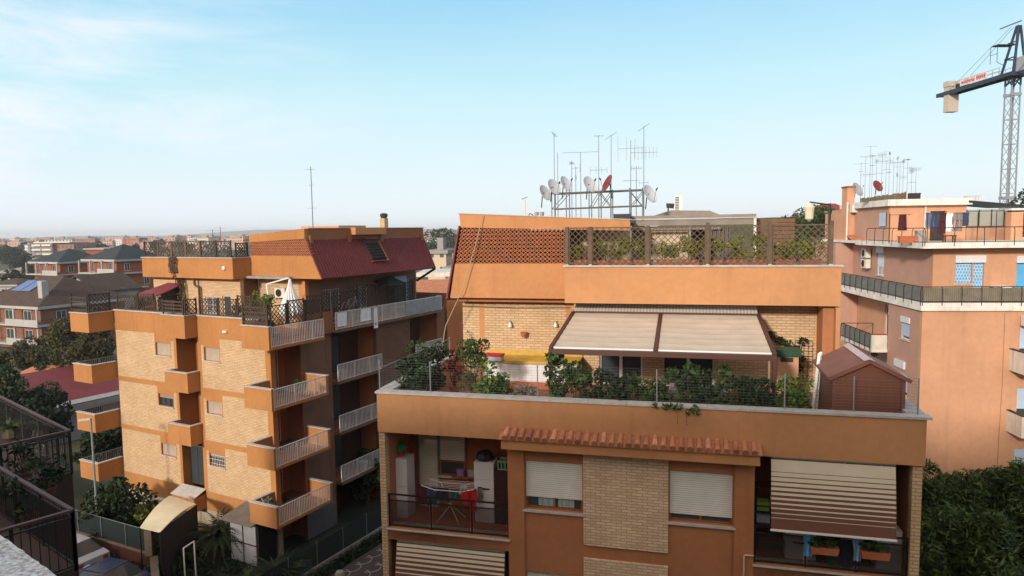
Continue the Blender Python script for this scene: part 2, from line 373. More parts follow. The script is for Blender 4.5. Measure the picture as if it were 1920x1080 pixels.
# window as a part of a building: local x along the wall, y inward, z up
def window(par, loc, rz, w, h, frame=WOODF, shut=None, sh=0.0, sill=True, n=2, depth=.1, bars=None, name='window', shname='shutter'):
    f = .05; m = mb(frame); y = depth
    m.box(0, w, y, y + .05, 0, f).box(0, w, y, y + .05, h - f, h).box(0, f, y, y + .05, f, h - f).box(w - f, w, y, y + .05, f, h - f)
    for i in range(1, n): m.box(w * i / n - f / 2, w * i / n + f / 2, y, y + .05, f, h - f)
    o = part(name, m, par, loc, rz)
    part('pane', mb(GLASS).box(f, w - f, y + .02, y + .04, f, h - f), o)
    if sh > 0: part(shname, mb(shut).box(.012, w - .012, y - .035, y - .01, h - h * sh, h - .005), o)
    if sill: part('sill', mb(MARBLE).box(-.06, w + .06, -.07, y + .02, -.06, -.004), o)
    if bars:
        g = mb(bars); k = max(2, int(w / .13))
        for i in range(1, k): g.box(w * i / k - .008, w * i / k + .008, y - .06, y - .044, 0, h)
        for q in (.15, .5, .85): g.box(0, w, y - .066, y - .060, h * q - .01, h * q + .01)
        part('grille', g, o)
    return o
def ac_unit(label, F, loc, rz, group='air conditioning units on the facades', w=.8, h=.56):
    t = thing('air_conditioner', label, 'air conditioner', F, loc, rz, group)
    part('casing', mb(WHITEP).box(0, w, 0, .28, 0, h), t)
    m = mb(DARKM).lathe((w * .4, -.004, h / 2), [(h * .40, 0), (h * .40, .012), (h * .3, .02), (.001, .02)], 16, Matrix.Rotation(R_(90), 3, 'X'))
    part('fan_grille', m, t)
    part('bracket', mb(GREYM).box(.08, .12, .02, .3, -.05, -.004).box(w - .12, w - .08, .02, .3, -.05, -.004), t)
    return t
def pot(m, c, r, h, M_=TERRA):
    m.use(M_).lathe(c, [(r * .68, 0), (r * .95, h * .82), (r * 1.05, h * .83), (r * 1.05, h), (r * .9, h), (r * .88, h * .9)], 14)
    return m
def plant(label, F, loc, r, h, leafm_, n=260, size=.07, potr=.16, poth=.26, potm=TERRA, group=None, elong=1.6, spread=None, name='potted_plant', seed=0):
    rn = random.Random(seed + int(abs(loc[0]) * 97 + abs(loc[1]) * 31))
    t = thing(name, label, 'plant', F, loc, 0, group)
    if potr: part('pot', pot(MB(), (0, 0, 0), potr, poth, potm), t); part('soil', mb(SOIL).lathe((0, 0, poth * .88), [(potr * .88, 0), (.01, .01)], 12), t)
    blobs = []; st = mb(BARK)
    for i in range(14):
        a = rn.uniform(0, 6.28); q = rn.uniform(0, .8) * r; z = poth + h * rn.uniform(.10, .92)
        c = (math.cos(a) * q, math.sin(a) * q, z); k = rn.uniform(.3, .5) * r
        blobs.append((c, (k, k, k * .9))); st.tube((0, 0, poth * .8), c, .012, .005, 4)
    part('stem', st, t); part('foliage', mb(leafm_).leaves(blobs, n, size, 0, elong, rn), t)
    return t
def spiky(label, F, loc, r, leafm_, n=46, trunk=.5, rise=.5, w=.16, name='cycad', group=None, seed=3, cat='plant', k=7):
    """rosette of arching pinnate fronds"""
    rn = random.Random(seed); t = thing(name, label, cat, F, loc, 0, group)
    part('trunk', mb(BARK).lathe((0, 0, 0), [(.22, 0), (.2, trunk * .6), (.16, trunk)], 10), t)
    m = mb(leafm_)
    for i in range(n):
        a = 6.283 * i / n + rn.uniform(-.15, .15); el = rn.uniform(.15, 1.25); L_ = r * rn.uniform(.8, 1.1); prev = None
        d = Vector((math.cos(a), math.sin(a), 0)); sd_ = Vector((-d.y, d.x, 0))
        for j in range(k + 1):
            q = j / k; p = Vector((0, 0, trunk)) + d * (L_ * q * math.cos(el * (1 - q * .4))) + Vector((0, 0, L_ * (math.sin(el) * q - rise * q * q)))
            if prev is not None:
                ww = w * (1 - q) + .02
                for sg in (-1, 1):
                    for h_ in (0, .5):
                        b_ = prev.lerp(p, h_); e_ = prev.lerp(p, h_ + .3)
                        m.add([b_, e_, e_ + sd_ * sg * ww + d * .05 + Vector((0, 0, -.03)), b_ + sd_ * sg * ww + d * .05 + Vector((0, 0, -.03))], [(0, 1, 2, 3)])
                m.tube(prev, p, .012, n=3)
            prev = p
    part('fronds', m, t); return t
def cloth(F, loc, rz, w, h, M_, label, name='laundry', cat='laundry', group=None, taper=0, seed=0, legs=False):
    rn = random.Random(seed); ph = rn.uniform(0, 6)
    m = mb(M_)
    def fn(a, b):
        x = (a - .5) * w * (1 - taper * b * (1 if not legs else .3)); return (x + .01 * math.sin(b * 9 + ph), .025 * math.sin(a * 11 + ph + b * 2) * (.4 + b), -h * b)
    if legs:
        m.grid(lambda a, b: fn(a, b * .4), 8, 3, (0, .015, 0))
        for k in (0, 1): m.grid(lambda a, b: Vector(fn(k * .58 + a * .42, .4 + b * .6)), 4, 5, (0, .015, 0))
    else: m.grid(fn, 10, 7, (0, .015, 0))
    return one(name, m, label, cat, F, loc, rz, group, True)
# ================================================================== SETTING
gm = mat('suburb_ground', (.085, .085, .05), .95, .35, .03, fine=.3)
struct('ground', mb(gm).add([(-7400, -600, -.35), (7400, -600, -.35), (7400, 6900, -.35), (-7400, 6900, -.35)], [(0, 1, 2, 3)]))
asph = mat('asphalt', (.032, .032, .034), .9, .2, 1, fine=.15)
garden_m = mat('garden_ground', (.026, .028, .016), .95, .4, 1.2, fine=.3)
# road along our side of the garden wall, garden level slightly lower than zero
P = lambda x, y, z: WF.pz(x, y, z)
struct('street', mb(asph).box(-60, -17.5, 20, 34, -.34, -.02))
g = mb(garden_m); 
g.prism([B.w(-3, -4.2, -.33), B.w(16, -4.2, -.33), B.w(16, 22, -.33), B.w(-3, 22, -.33)], (0, 0, .34)); struct('garden_ground', g)
# ---------------------------------------------------------------- own building (stands behind and below the camera, shades the near facades)
OWN = mat('own_building_plaster', (.20, .10, .055), .9, .15, 1, .2)
own = thing('own_apartment_building', 'brown apartment building this view is taken from, its stone balcony coping at the lower left', 'building', WF, (0, 0, 0))
part('wall', mb(OWN).box(-24, 16, -14, -1.2, -.3, 20.3), own)
part('unseen_shading_wing', mb(OWN).box(-90, -24.01, -14, -1.2, -.3, 16.0), own)  # added out of view to shade the street and the left garden
part('balcony_slab', mb(OWN).box(-8, 6, -1.2, .35, 14.6, 14.8), own)
# white rough stone coping lower left
GR = mat('rough_white_stone', (.84, .77, .69), .95, .15, 6, 0, 1.0, 60, fine=.45)
p0 = P(-60, 958, 15.95); p1 = P(130, 1096, 15.95); dr = (p1 - p0).normalized(); nn = Vector((-dr.y, dr.x, 0)); nn = nn if nn.y < 0 else -nn
a_ = p0 - dr * 2.0; b_ = p1 + dr * 1.0
m = mb(GR); N = 120
rn = random.Random(5)
edge = [rn.uniform(-.0025, .0025) for _ in range(N + 1)]
def cop(a, b):
    i = int(round(a * N)); q = a_.lerp(b_, a) + nn * (.45 * b + (edge[i] if b < .1 else 0))
    return (q.x, q.y, 15.95 + rn.uniform(-.0012, .0012))
m.grid(cop, N, 30, (0, 0, -.07)); part('balcony_coping', m, own, smooth=False)
part('balcony_parapet', mb(OWN).prism([a_ + nn * .06 + Vector((0, 0, -.08)), b_ + nn * .06 + Vector((0, 0, -.08)), b_ + nn * .4 + Vector((0, 0, -.08)), a_ + nn * .4 + Vector((0, 0, -.08))], (0, 0, -1.2)), own)
# neighbour terraces with dark railings, lower left
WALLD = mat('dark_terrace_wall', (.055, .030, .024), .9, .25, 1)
def terrace(pts, label, post, floor):
    """pts: rail polyline (x,y) seen at the top-rail height"""
    t = thing('terrace_railing', label, 'railing', WF, (0, 0, 0), 0, 'dark railings of the terraces below')
    top = mb(BROWNM); pk = mb(DARKM); rl = mb(DARKM)
    for a, b in zip(pts, pts[1:]):
        a = Vector(a); b = Vector(b); n = int((b - a).length / .12)
        top.bar(a, b, .075, .045)
        rl.bar(a - Vector((0, 0, .12)), b - Vector((0, 0, .12)), .03, .03).bar(a - Vector((0, 0, 1.0)), b - Vector((0, 0, 1.0)), .03, .03)
        for i in range(n + 1):
            q = a.lerp(b, i / n); pk.tube(q - Vector((0, 0, 1.0)), q - Vector((0, 0, .02)), .0085, n=4)
            if i % 12 == 0: pk.bar(q - Vector((0, 0, 1.1)), q - Vector((0, 0, .02)), .04, .04, (0, 1, 0))
    part('handrail', top, t); part('pickets', pk, t); part('lower_rail', rl, t)
    return t
r2 = [P(-60, 843, 12.2), P(135, 957, 12.2), P(20, 990, 12.2), P(-60, 1013, 12.2)]
terrace(r2, 'nearer dark railing turning a corner just beyond the white coping', 1, 1)
r1 = [P(-60, 714, 12.2), P(130, 808, 12.2), P(0, 836, 12.2), P(-60, 849, 12.2)]
terrace(r1, 'farther dark railing of the lower left terrace, its handrail meeting in a point', 1, 1)
tb = thing('terrace_block', 'dark brown terrace block with potted plants below the near railings', 'building', WF, (0, 0, 0))
def deck(rp, z, base):
    q = [Vector((p.x, p.y, z)) for p in rp]; return q
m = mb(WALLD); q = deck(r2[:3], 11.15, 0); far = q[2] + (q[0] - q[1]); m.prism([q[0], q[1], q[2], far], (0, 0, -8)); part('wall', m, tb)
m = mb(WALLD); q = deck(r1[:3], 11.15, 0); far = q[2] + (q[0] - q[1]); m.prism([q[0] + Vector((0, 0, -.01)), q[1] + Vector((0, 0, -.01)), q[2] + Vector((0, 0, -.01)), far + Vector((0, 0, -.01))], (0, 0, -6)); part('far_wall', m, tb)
for i, (px, py, z, r, lm, lb) in enumerate([(20, 800, 11.2, .55, LEAF, 'spiky dark plant behind the farther terrace railing'), (75, 800, 11.2, .45, LEAFD, 'small spiky plant near the corner of the farther terrace railing'), (15, 925, 11.2, .55, LEAFD, 'dark spiky plant behind the nearer terrace railing')]):
    c = P(px, py, z + .3); spiky(lb, WF, (c.x, c.y, z), r, lm, 26, .25, .5, .09, 'terrace_plant', 'potted plants on the dark lower left terraces', i)
for i, (px, py) in enumerate([(45, 905), (88, 935), (60, 985)]):
    c = P(px, py, 11.2); lb = ['leafy dark plant in a pot between the two terrace railings', 'small leafy plant by the nearer railing corner', 'low leafy plant just beyond the white coping'][i]
    plant(lb, WF, (c.x, c.y, 11.17), .42, .7, LEAFD, 300, .07, .2, .3, mat('dark_clay', (.10, .035, .022), .85), 'potted plants on the dark lower left terraces')

# ================================================================== BUILDING A (central)
a = thing('apartment_building', 'orange and buff brick apartment building in the middle with a terrace of bushes', 'building', A, (0, 0, 0))
CE = .15
part('side_and_rear_wall', MB().wall('v', 2.0, 16.5, .08, 13.24, -.3, 11.62, base=ORANGE2), a)
# fascia / terrace parapet
m = mb(ORANGE3).box(0, 13.33, 0, .28, 11.6, 12.66).box(13.05, 13.33, .28, 9, 11.6, 12.66)
part('terrace_parapet', m, a)
m = mb(MARBLE)
for i in range(14): m.box(-.04 + i * .963, -.04 + (i + 1) * .963 - .006, -.035, .285, 12.668, 12.722)
m.box(13.0, 13.39, .345, 9, 12.663, 12.73); part('terrace_coping', m, a)
# left side parapet (splayed)
pe = [Vector((0, .3, 0)), Vector((.0, 5.0, 0)), Vector((.2, 5.9, 0))]
m = mb(ORANGE3); mc = mb(MARBLE)
for q, r in zip(pe, pe[1:]):
    m.prism([(q.x, q.y, 11.6), (r.x, r.y, 11.6), (r.x + .28, r.y, 11.6), (q.x + .28, q.y, 11.6)], (0, 0, 1.06))
    mc.prism([(q.x - .05, q.y + .045, 12.663), (r.x - .05, r.y, 12.663), (r.x + .34, r.y, 12.663), (q.x + .34, q.y + .045, 12.663)], (0, 0, .067))
part('side_parapet', m, a); part('side_coping', mc, a)
part('terrace_floor', mb(mat('terrace_tiles', (.26, .12, .075), .8, .2, 2, fine=.1)).box(.0, 13.1, .28, 6.2, 11.62, 11.85), a)
# front facade ---------------------------------------------------
L1 = (.17, 3.62, 8.9, 11.59); L0 = (.17, 3.62, 5.9, 8.58); Rr1 = (9.72, 13.1, 8.9, 11.59); Rr0 = (9.72, 13.1, 5.9, 8.58)
m = MB().wall('v', .06, .3, 0.0, 13.3, -.3, 11.598, holes=[L1, L0, Rr1, Rr0, (4.05, 9.27, 0, 11.4)], zones=[(0, .17, -.3, 11.6, BRICKB), (13.1, 13.3, -.3, 11.6, BRICKB)], base=ORANGE2)
part('front_wall', m, a)
m = MB().wall('v', .12, .3, 4.05, 9.27, -.3, 11.4, holes=[(4.07, 5.57, 9.76, 11.06), (7.73, 9.24, 9.76, 11.06), (4.07, 5.57, 6.76, 8.06), (7.73, 9.24, 6.76, 8.06)], base=ORANGE2)
part('window_bay_wall', m, a)
m = mb(BRICK).box(5.6, 7.71, .07, .118, 8.95, 11.40).box(5.6, 7.71, .07, .118, 5.95, 8.60); part('brick_panel', m, a)
part('eave_beam', mb(ORANGE).box(3.55, 9.80, -.30, .055, 11.45, 11.70), a)
# tiled eave: barrel tiles
m = MB()
n = 30; wd = (9.78 - 3.56) / n; TILE2 = mat('darker_roof_tile', (.37, .15, .08), .85, .3, 3, fine=.25); TILE3 = mat('paler_roof_tile', (.54, .25, .15), .85, .3, 3, fine=.25)
m.use(TILE).prism([(3.50, -.36, 11.735), (3.50, -.002, 11.90), (3.50, -.002, 11.705), (3.50, -.36, 11.705)], (6.34, 0, 0))
for i in range(n):
    x = 3.56 + (i + .5) * wd; r = wd * .33
    p0_ = Vector((x, -.002, 11.92)); p1_ = Vector((x, -.385, 11.775 + random.uniform(-.006, .006)))
    m.use(TILE if i % 3 else TILE2 if i % 2 else TILE3); m.tube(p0_.lerp(p1_, .45), p1_, r * .92, r * random.uniform(1.02, 1.12), 10); m.tube(p0_, p0_.lerp(p1_, .52), r * .86, r, 10)
part('tiled_eave', m, a)
# slab edges
part('slab_band', mb(ORANGE2).box(.171, 3.619, .06, 1.9, 8.6, 8.86).box(9.721, 13.099, .06, 1.9, 8.6, 8.86), a)
m = mb(MARBLE).box(.171, 3.66, .0, .5, 8.863, 8.893).box(9.70, 13.099, .0, .5, 8.863, 8.893); part('balcony_edge', m, a)
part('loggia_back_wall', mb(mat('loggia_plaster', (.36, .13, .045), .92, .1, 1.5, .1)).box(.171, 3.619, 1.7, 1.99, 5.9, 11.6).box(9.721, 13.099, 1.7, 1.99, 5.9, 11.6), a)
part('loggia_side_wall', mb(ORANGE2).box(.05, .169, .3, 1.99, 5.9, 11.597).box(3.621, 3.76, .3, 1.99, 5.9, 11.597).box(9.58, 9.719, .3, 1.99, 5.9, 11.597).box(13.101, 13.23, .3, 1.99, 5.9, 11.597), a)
part('loggia_floor', mb(TERRA).box(.171, 3.619, .5, 1.699, 8.862, 8.892).box(9.721, 13.099, .5, 1.699, 8.862, 8.892), a)
# windows of the bay
window(a, (4.07, .12, 9.76), 0, 1.5, 1.3, WOODF, SHUT, .76, n=2, depth=.11)
window(a, (7.73, .12, 9.76), 0, 1.51, 1.3, WOODF, SHUT, .86, n=2, depth=.11)
window(a, (4.07, .12, 6.76), 0, 1.5, 1.3, WHITEM, SHUT, .2, n=2, depth=.11, bars=WHITEM)
window(a, (7.73, .12, 6.76), 0, 1.51, 1.3, WOODF, SHUT, .9, n=2, depth=.11)
for i, (x, z) in enumerate(((4.4, 9.83), (4.92, 9.83))):
    m = mb(mat('net_curtain', (.30, .36, .36), .9, .2, 20)); m.grid(lambda p, q: (x + p * .42, .24 + .012 * math.sin(p * 30), z + q * .25), 12, 1, (0, .004, 0)); part('curtain', m, a)
# loggia doors
def rollup(par, u0, u1, z0, z1, v, S):
    m = mb(S).box(u0 + .03, u1 - .03, v - .05, v - .02, z0, z1); o = part('roller_shutter', m, par)
    part('guide_rail', mb(GREYM).box(u0 - .01, u0 + .028, v - .06, v - .002, z0, z1 + .05).box(u1 - .028, u1 + .01, v - .06, v - .002, z0, z1 + .05), o); return o
c0 = A.pv(785, 824, 1.7); c1 = A.pv(822, 824, 1.7); c2 = A.pv(873, 826, 1.7)
rollup(a, c0.x, c1.x, 8.9, 11.45, 1.7, SHUTC); rollup(a, c1.x + .04, c2.x, 10.35, 11.42, 1.7, SHUTC)
window(a, (c1.x + .04, 1.64, 9.9), 0, c2.x - c1.x - .04, .46, WOODF, None, 0, n=1, depth=.0)
# railings with smoked glass panels
def glass_rail(par, u0, u1, v, z, cuts):
    m = mb(DARKM); m.box(u0, u1, v - .02, v + .02, z + .90, z + .94).box(u0, u1, v - .018, v + .018, z + .74, z + .765).box(u0, u1, v - .018, v + .018, z + .04, z + .065)
    for c in cuts: m.box(c - .022, c + .022, v - .022, v + .022, z + .0, z + .90)
    o = part('railing', m, par)
    for p_, q_ in zip(cuts, cuts[1:]): part('glass_panel', mb(SMOKE).box(p_ + .05, q_ - .05, v - .006, v + .006, z + .067, z + .738), o)
glass_rail(a, .175, 3.615, .17, 8.893, [.2, 1.42, 2.58, 3.59]); glass_rail(a, 9.725, 13.095, .17, 8.893, [9.75, 10.9, 12.0, 13.07])
# lower loggias
part('lower_shutter', mb(SHUTG).box(.3, 3.5, 1.62, 1.68, 5.95, 8.4).box(9.9, 12.9, 1.62, 1.68, 5.95, 8.4), a)
def striped(label, loc, w, drop, outw, group, t0=.17, n=11, name='striped_awning', strt=.12):
    t = thing(name, label, 'awning', A, loc, 0, group)
    rows = [0, t0]; cols = []
    for i in range(n):
        q0 = t0 + (.90 - t0) * i / n; q1 = t0 + (.90 - t0) * (i + 1) / n if i < n - 1 else 1.0; fr = min(.93, strt + i * .085)
        rows += [q0 + (q1 - q0) * fr, q1]
    rows = sorted(set(rows)); m = MB()
    for k, (q0, q1) in enumerate(zip(rows, rows[1:])):
        m.use(CREAM if k == 0 or k % 2 == 0 else BRNC)
        f = lambda x, q: (x, -outw * q - .02 * math.sin(q * 3.1), -drop * q)
        m.grid(lambda i, j: f(i * w, q0 + (q1 - q0) * j), 6, 1, (0, .006, 0))
    part('canvas', m, t)
    part('bottom_bar', mb(WHITEM).box(-.02, w + .02, -outw - .02, -outw + .02, -drop - .035, -drop - .002), t)
    part('roller', mb(GREYM).tube((0, .03, .05), (w, .03, .05), .045, n=10), t)
    part('arm', mb(GREYM).bar((.02, .1, -drop * .45), (.02, -outw + .02, -drop - .01), .02, .02, (1, 0, 0)).bar((w - .02, .1, -drop * .45), (w - .02, -outw + .02, -drop - .01), .02, .02, (1, 0, 0)), t)
    return t
striped('cream awning with brown stripes hanging over the right hand balcony', (10.08, .03, 11.53), 2.66, 1.62, .22, 'striped awnings of the middle building')
striped('brown striped awning at the bottom edge below the left balcony with the clothes horse', (.42, .10, 8.47), 3.08, 1.9, .35, 'striped awnings of the middle building', .04, 14, strt=.30)
part('gas_pipe', mb(mat('beige_pipe', (.55, .40, .25), .6)).path([(9.72, .02, 9.12), (9.52, .02, 9.12), (9.50, .02, 9.08), (9.50, .02, 4)], .022, 8), a)
# ---------------- penthouse
WV = 5.62
m = MB().wall('v', WV, WV + .3, .63, 12.35, 11.85, 14.62, holes=[(5.35, 6.75, 11.85, 14.0), (7.4, 9.0, 11.85, 14.0)], zones=[(.63, 11.98, 11.85, 14.56, BRICKB), (1.22, 1.42, 11.85, 14.56, ORANGE), (4.25, 4.45, 11.85, 14.56, ORANGE)], base=ORANGE)
part('penthouse_wall', m, a)
part('penthouse_body', mb(ORANGE2).box(.66, 12.3, WV + .32, 16, 11.85, 14.66).box(12.0, 12.3, 4.75, WV, 11.85, 14.66), a)
part('wing_pillar', mb(ORANGE3).box(12.305, 12.42, 4.5, 5.4, 11.87, 14.66), a)
for x0, x1 in ((5.35, 6.05), (6.05, 6.75), (7.4, 8.2), (8.2, 9.0)):
    window(a, (x0, WV, 11.87), 0, x1 - x0, 2.12, WHITEM, None, 0, False, 1, .1, name='glazed_door')
# left end wall with lattice bricks, splayed edge
LV = 5.0
m = mb(ORANGE).prism([(.40, LV, 14.78), (4.398, LV, 14.78), (4.398, LV, 15.92), (.60, LV, 15.92)], (0, .25, 0))
m.prism([(.83, LV, 17.13), (6.4, LV, 16.95), (6.4, LV, 17.28), (.78, LV, 17.585)], (0, .25, 0))
part('end_wall', m, a)
part('soffit_beam', mb(ORANGE2).box(.62, 4.39, LV + .25, WV, 14.63, 14.775), a)
m = mb(LATB); z = 15.925
rows = 9; rh = (17.02 - 15.925) / 8
for k in range(rows):
    zz = 15.925 + k * rh; u0 = .62 + .026 * k; n = 26; cw = (4.39 - u0) / n
    m.box(u0, 4.39, LV + .02, LV + .16, zz, zz + .018)
    for i in range(n):
        x = u0 + i * cw
        m.bar((x, LV + .09, zz + .018), (x + cw, LV + .09, zz + rh), .022, .13, (0, 1, 0)); m.bar((x, LV + .09, zz + rh), (x + cw, LV + .09, zz + .018), .0221, .131, (0, 1, 0))
part('lattice_brickwork', m, a)
part('attic_back_wall', mb(mat('attic_interior', (.20, .10, .06), .9, .3, 1.5)).box(1.0, 4.6, 6.3, 6.5, 15.0, 17.0), a)
part('attic_floor', mb(CONC).box(.9, 12.3, LV + .3, 15.9, 14.82, 15.0), a)
m = mb(REDMET).prism([(.32, LV - .05, 14.74), (.80, LV - .05, 17.16), (.76, LV - .05, 17.19), (.26, LV - .05, 14.74)], (0, 11, 0)); part('mansard_roof', m, a)
part('roof_parapet_coping', mb(MARBLE).prism([(.74, LV - .03, 17.59), (6.45, LV - .03, 17.285), (6.45, LV - .03, 17.31), (.74, LV - .03, 17.615)], (0, .31, 0)), a)
m = mb(CONC).prism([(.85, LV + .3, 17.3), (6.4, LV + .3, 17.2), (6.4, LV + .3, 17.26), (.85, LV + .3, 17.36)], (0, 10, 0)); part('flat_roof', m, a)
# right band (roof-terrace parapet)
m = mb(ORANGE3).box(4.40, 12.42, 4.5, 4.76, 14.70, 15.84); m.box(4.40, 4.6, 4.76, 4.99, 14.70, 15.84); part('roof_terrace_parapet', m, a)
m = mb(MARBLE)
for i in range(9): m.box(4.36 + i * .902, 4.36 + (i + 1) * .902 - .006, 4.46, 4.80, 15.843, 15.89)
part('roof_terrace_coping', m, a)
# rooftop room behind the trellis
GREYCAN = mat('grey_canopy_board', (.24, .21, .18), .8, .2, 2)
t = thing('rooftop_shelter', 'flat grey canopy with cream wall and dark opening behind the middle of the lattice fence', 'shelter', A, (0, 0, 0))
def ub(px, v): return A.pv(px, 430, v).x
u1 = ub(1190, 7.5); u2 = ub(1290, 7.5); u3 = ub(1322, 7.5); u4 = ub(1415, 7.5)
part('wall', mb(mat('cream_rooftop_wall', (.56, .46, .33), .9, .12, 2, .15)).box(u1 + .55, u2, 7.5, 7.65, 15.0, 17.0), t)
part('dark_opening', mb(DARKC).box(u2, u3, 7.9, 8.0, 15.0, 17.0), t)
part('side_wall', mb(mat('grey_render', (.20, .17, .15), .9, .15)).box(u1 - .1, u1 + .35, 7.4, 7.6, 15.0, 17.3), t)
m = mb(GREYCAN).box(u1 - .1, u4, 7.0, 10.2, 17.36, 17.44).box(u1 - .1, u4, 6.98, 7.04, 17.10, 17.30).box(u1 - .1, u3 + .5, 7.06, 7.12, 16.95, 17.02); part('canopy', m, t)
part('canopy_edge', mb(mat('pale_edge_strip', (.45, .43, .40), .6)).box(u1 - .1, u4, 6.93, 6.99, 17.31, 17.35), t)
m = mb(mat('grey_curtain', (.17, .15, .13), .9, .15, 3)); m.grid(lambda p, q: (u3 + .1 + p * (u4 - u3 - .9), 7.2 + .05 * math.sin(p * 34), 17.0 - q * 1.5), 40, 2, (0, .01, 0)); part('curtain', m, t)
part('post', mb(WHITEP).box(u4 - .08, u4, 6.95, 7.03, 15.0, 17.32), t); part('post', mb(GREYCAN).box(u2 + .02, u2 + .1, 7.0, 7.08, 15.0, 17.1), t)
m = mb(GREYCAN).prism([(u1 + .5, 9, 17.45), (u3 + .6, 9, 17.45), (u3 + .2, 9, 17.62), (u1 + 1.2, 9, 17.66)], (0, 2.5, 0)); part('felt_roof', m, t)
wb_ = A.pv(1415, 430, 7.6).x; wc_ = A.pv(1490, 430, 7.6).x
t = thing('slatted_screen', 'brown slatted wooden screen right of the flat grey canopy', 'screen', A, (wb_, 7.6, 15.0))
m = mb(mat('brown_slat_wood', (.17, .095, .055), .8, .2, 4))
for k in range(17): m.box(.02, wc_ - wb_, 0, .03, .0 + k * .135, .115 + k * .135)
part('slats', m, t); part('post', mb(WOODD).box(0, .07, .032, .1, 0, 2.3).box(wc_ - wb_ - .07, wc_ - wb_, .032, .1, 0, 2.3), t)
# small wall behind first panels: cream with brown window
part('attic_room_wall', mb(mat('cream_rooftop_wall', (.5, .4, .3))).box(4.62, 6.3, 6.2, 6.35, 15.0, 17.15), a)
part('attic_room_window', mb(mat('brown_shutters', (.14, .06, .04), .7)).box(4.66, 5.5, 6.15, 6.19, 15.2, 16.45), a)
# lattice fence
fx = [A.pv(x, 460, 4.6).x for x in (1063, 1107, 1215, 1327, 1444, 1558)]
t = thing('lattice_fence', 'brown wooden lattice fence with thick posts along the upper roof terrace of the middle building', 'fence', A, (0, 4.6, 15.89))
for x in fx:
    hh = 1.27 if x > 8 else 1.2
    part('post', mb(WOODG).box(x - .055, x + .055, -.055, .055, .03, hh), t); part('post_foot', mb(MARBLE).box(x - .05, x + .05, -.05, .05, .001, .028), t)
for p_, q_ in zip(fx, fx[1:]):
    part('lattice_panel', mb(WOODG).lattice(p_ + .07, q_ - .07, .06, 1.16, lambda u, z, o: (u, o, z), .135, .022, .014, .04), t)
# planters with yellowish hedge
n = 11
for i in range(n):
    x = 4.75 + i * .69; lab = 'long terracotta planter of yellowish shrubs behind the roof terrace lattice fence'
    t = thing('long_planter', lab, 'planter', A, (x, 4.98, 15.78), 0, 'planters behind the lattice fence')
    part('trough', mb(TERRA).prism([(-.27, -.1, 0), (.27, -.1, 0), (.30, -.12, .26), (-.30, -.12, .26)], (0, .2, 0)), t)
    hh = random.uniform(.34, .6)
    part('foliage', mb(LEAFY).leaves([((random.uniform(-.25, .25), random.uniform(-.05, .08), .34 + random.uniform(0, hh)), (.17, .14, .14)) for _ in range(10)], 460, .065), t)
    part('stems', mb(BARK).tube((-.15, 0, .2), (-.2, 0, .6), .008, n=4), t)
# folded parasol on roof + lamp arm far right
c = A.pv(1517, 420, 8); t = thing('folded_parasol', 'folded cream parasol hanging from an arm above the right end of the lattice fence', 'parasol', A, (c.x, 8, 0))
zt = A.pv(1517, 380, 8).z; zb = A.pv(1517, 415, 8).z
part('canopy', mb(CREAM).lathe((0, 0, 0), [(.03, zb), (.13, zb + .08), (.14, (zb + zt) / 2), (.17, zt - .15), (.03, zt)], 10), t)
e = A.pv(1556, 384, 8); part('arm', mb(DARKM).tube((0, 0, zt + .02), (e.x - c.x, 0, e.z), .025).tube((e.x - c.x, 0, e.z + .05), (e.x - c.x, 0, 15.0), .04), t)

# ---------------- roof clutter: chimney flue, floodlight, dark box
def pA(x, y, v): return A.pv(x, y, v)
c = pA(1272, 390, 10); t = thing('louvred_flue', 'white louvred chimney flue rising behind the flat grey canopy', 'chimney', A, (c.x, 10, 17.6))
zt = pA(1272, 366, 10).z - 17.6
m = mb(WHITEM).box(-.14, .14, 0, .28, 0, zt); part('stack', m, t); m = mb(DARKM)
for k in range(9): m.box(-.12, .02, -.012, -.001, .06 + k * (zt - .1) / 9, .06 + k * (zt - .1) / 9 + .03)
part('louvres', m, t)
c = pA(1257, 386, 9); t = thing('floodlight', 'small black floodlight on the roof left of the louvred flue', 'lamp', A, (c.x, 9, 17.62))
z_ = c.z - 17.62; part('head', mb(BLACKP).prism([(-.14, 0, z_ - .06), (.12, 0, z_ - .1), (.14, 0, z_ + .08), (-.15, 0, z_ + .1)], (0, .15, 0)), t); part('bracket', mb(DARKM).tube((-.08, .05, 0), (-.08, .05, z_ - .05), .025), t)
c = pA(1166, 400, 6.5); one('roof_water_box', mb(BLACKP).box(-.28, .28, 0, .5, 0, .24), 'black box on the roof where the sloping coping ends', 'box', A, (c.x, 6.5, 17.27))
# antennas -------------------------------------------------------
AL = mat('antenna_aluminium', (.16, .165, .17), .5, .1, metal=.3)
def yagi(m, c, d, L_, n, ew, r=.008, plane='z'):
    """boom along d with cross elements"""
    c = Vector(c); d = Vector(d).normalized(); e = Vector((0, 0, 1)) if plane == 'z' else d.cross(Vector((0, 0, 1)))
    m.tube(c - d * L_ / 2, c + d * L_ / 2, r, n=4)
    for i in range(n):
        p_ = c - d * L_ / 2 + d * L_ * i / max(1, n - 1); w_ = ew * (1 - .4 * i / n); m.tube(p_ - e * w_ / 2, p_ + e * w_ / 2, r * .7, n=4)
def antenna(label, F, loc, h, heads, group, r=.014):
    t = thing('antenna', label, 'antenna', F, loc, 0, group)
    part('mast', mb(AL).tube((0, 0, 0), (0, 0, h), r, r * .7), t)
    m = mb(AL)
    for (zf, ang, L_, n, ew, pl) in heads: yagi(m, (0, 0, h * zf), (math.cos(ang), math.sin(ang), .0 if pl != 's' else .6), L_, n, ew, .009, pl)
    part('aerial', m, t); return t
GA = 'television antennas on the middle roof'
VA = 8.0
z0 = 17.3
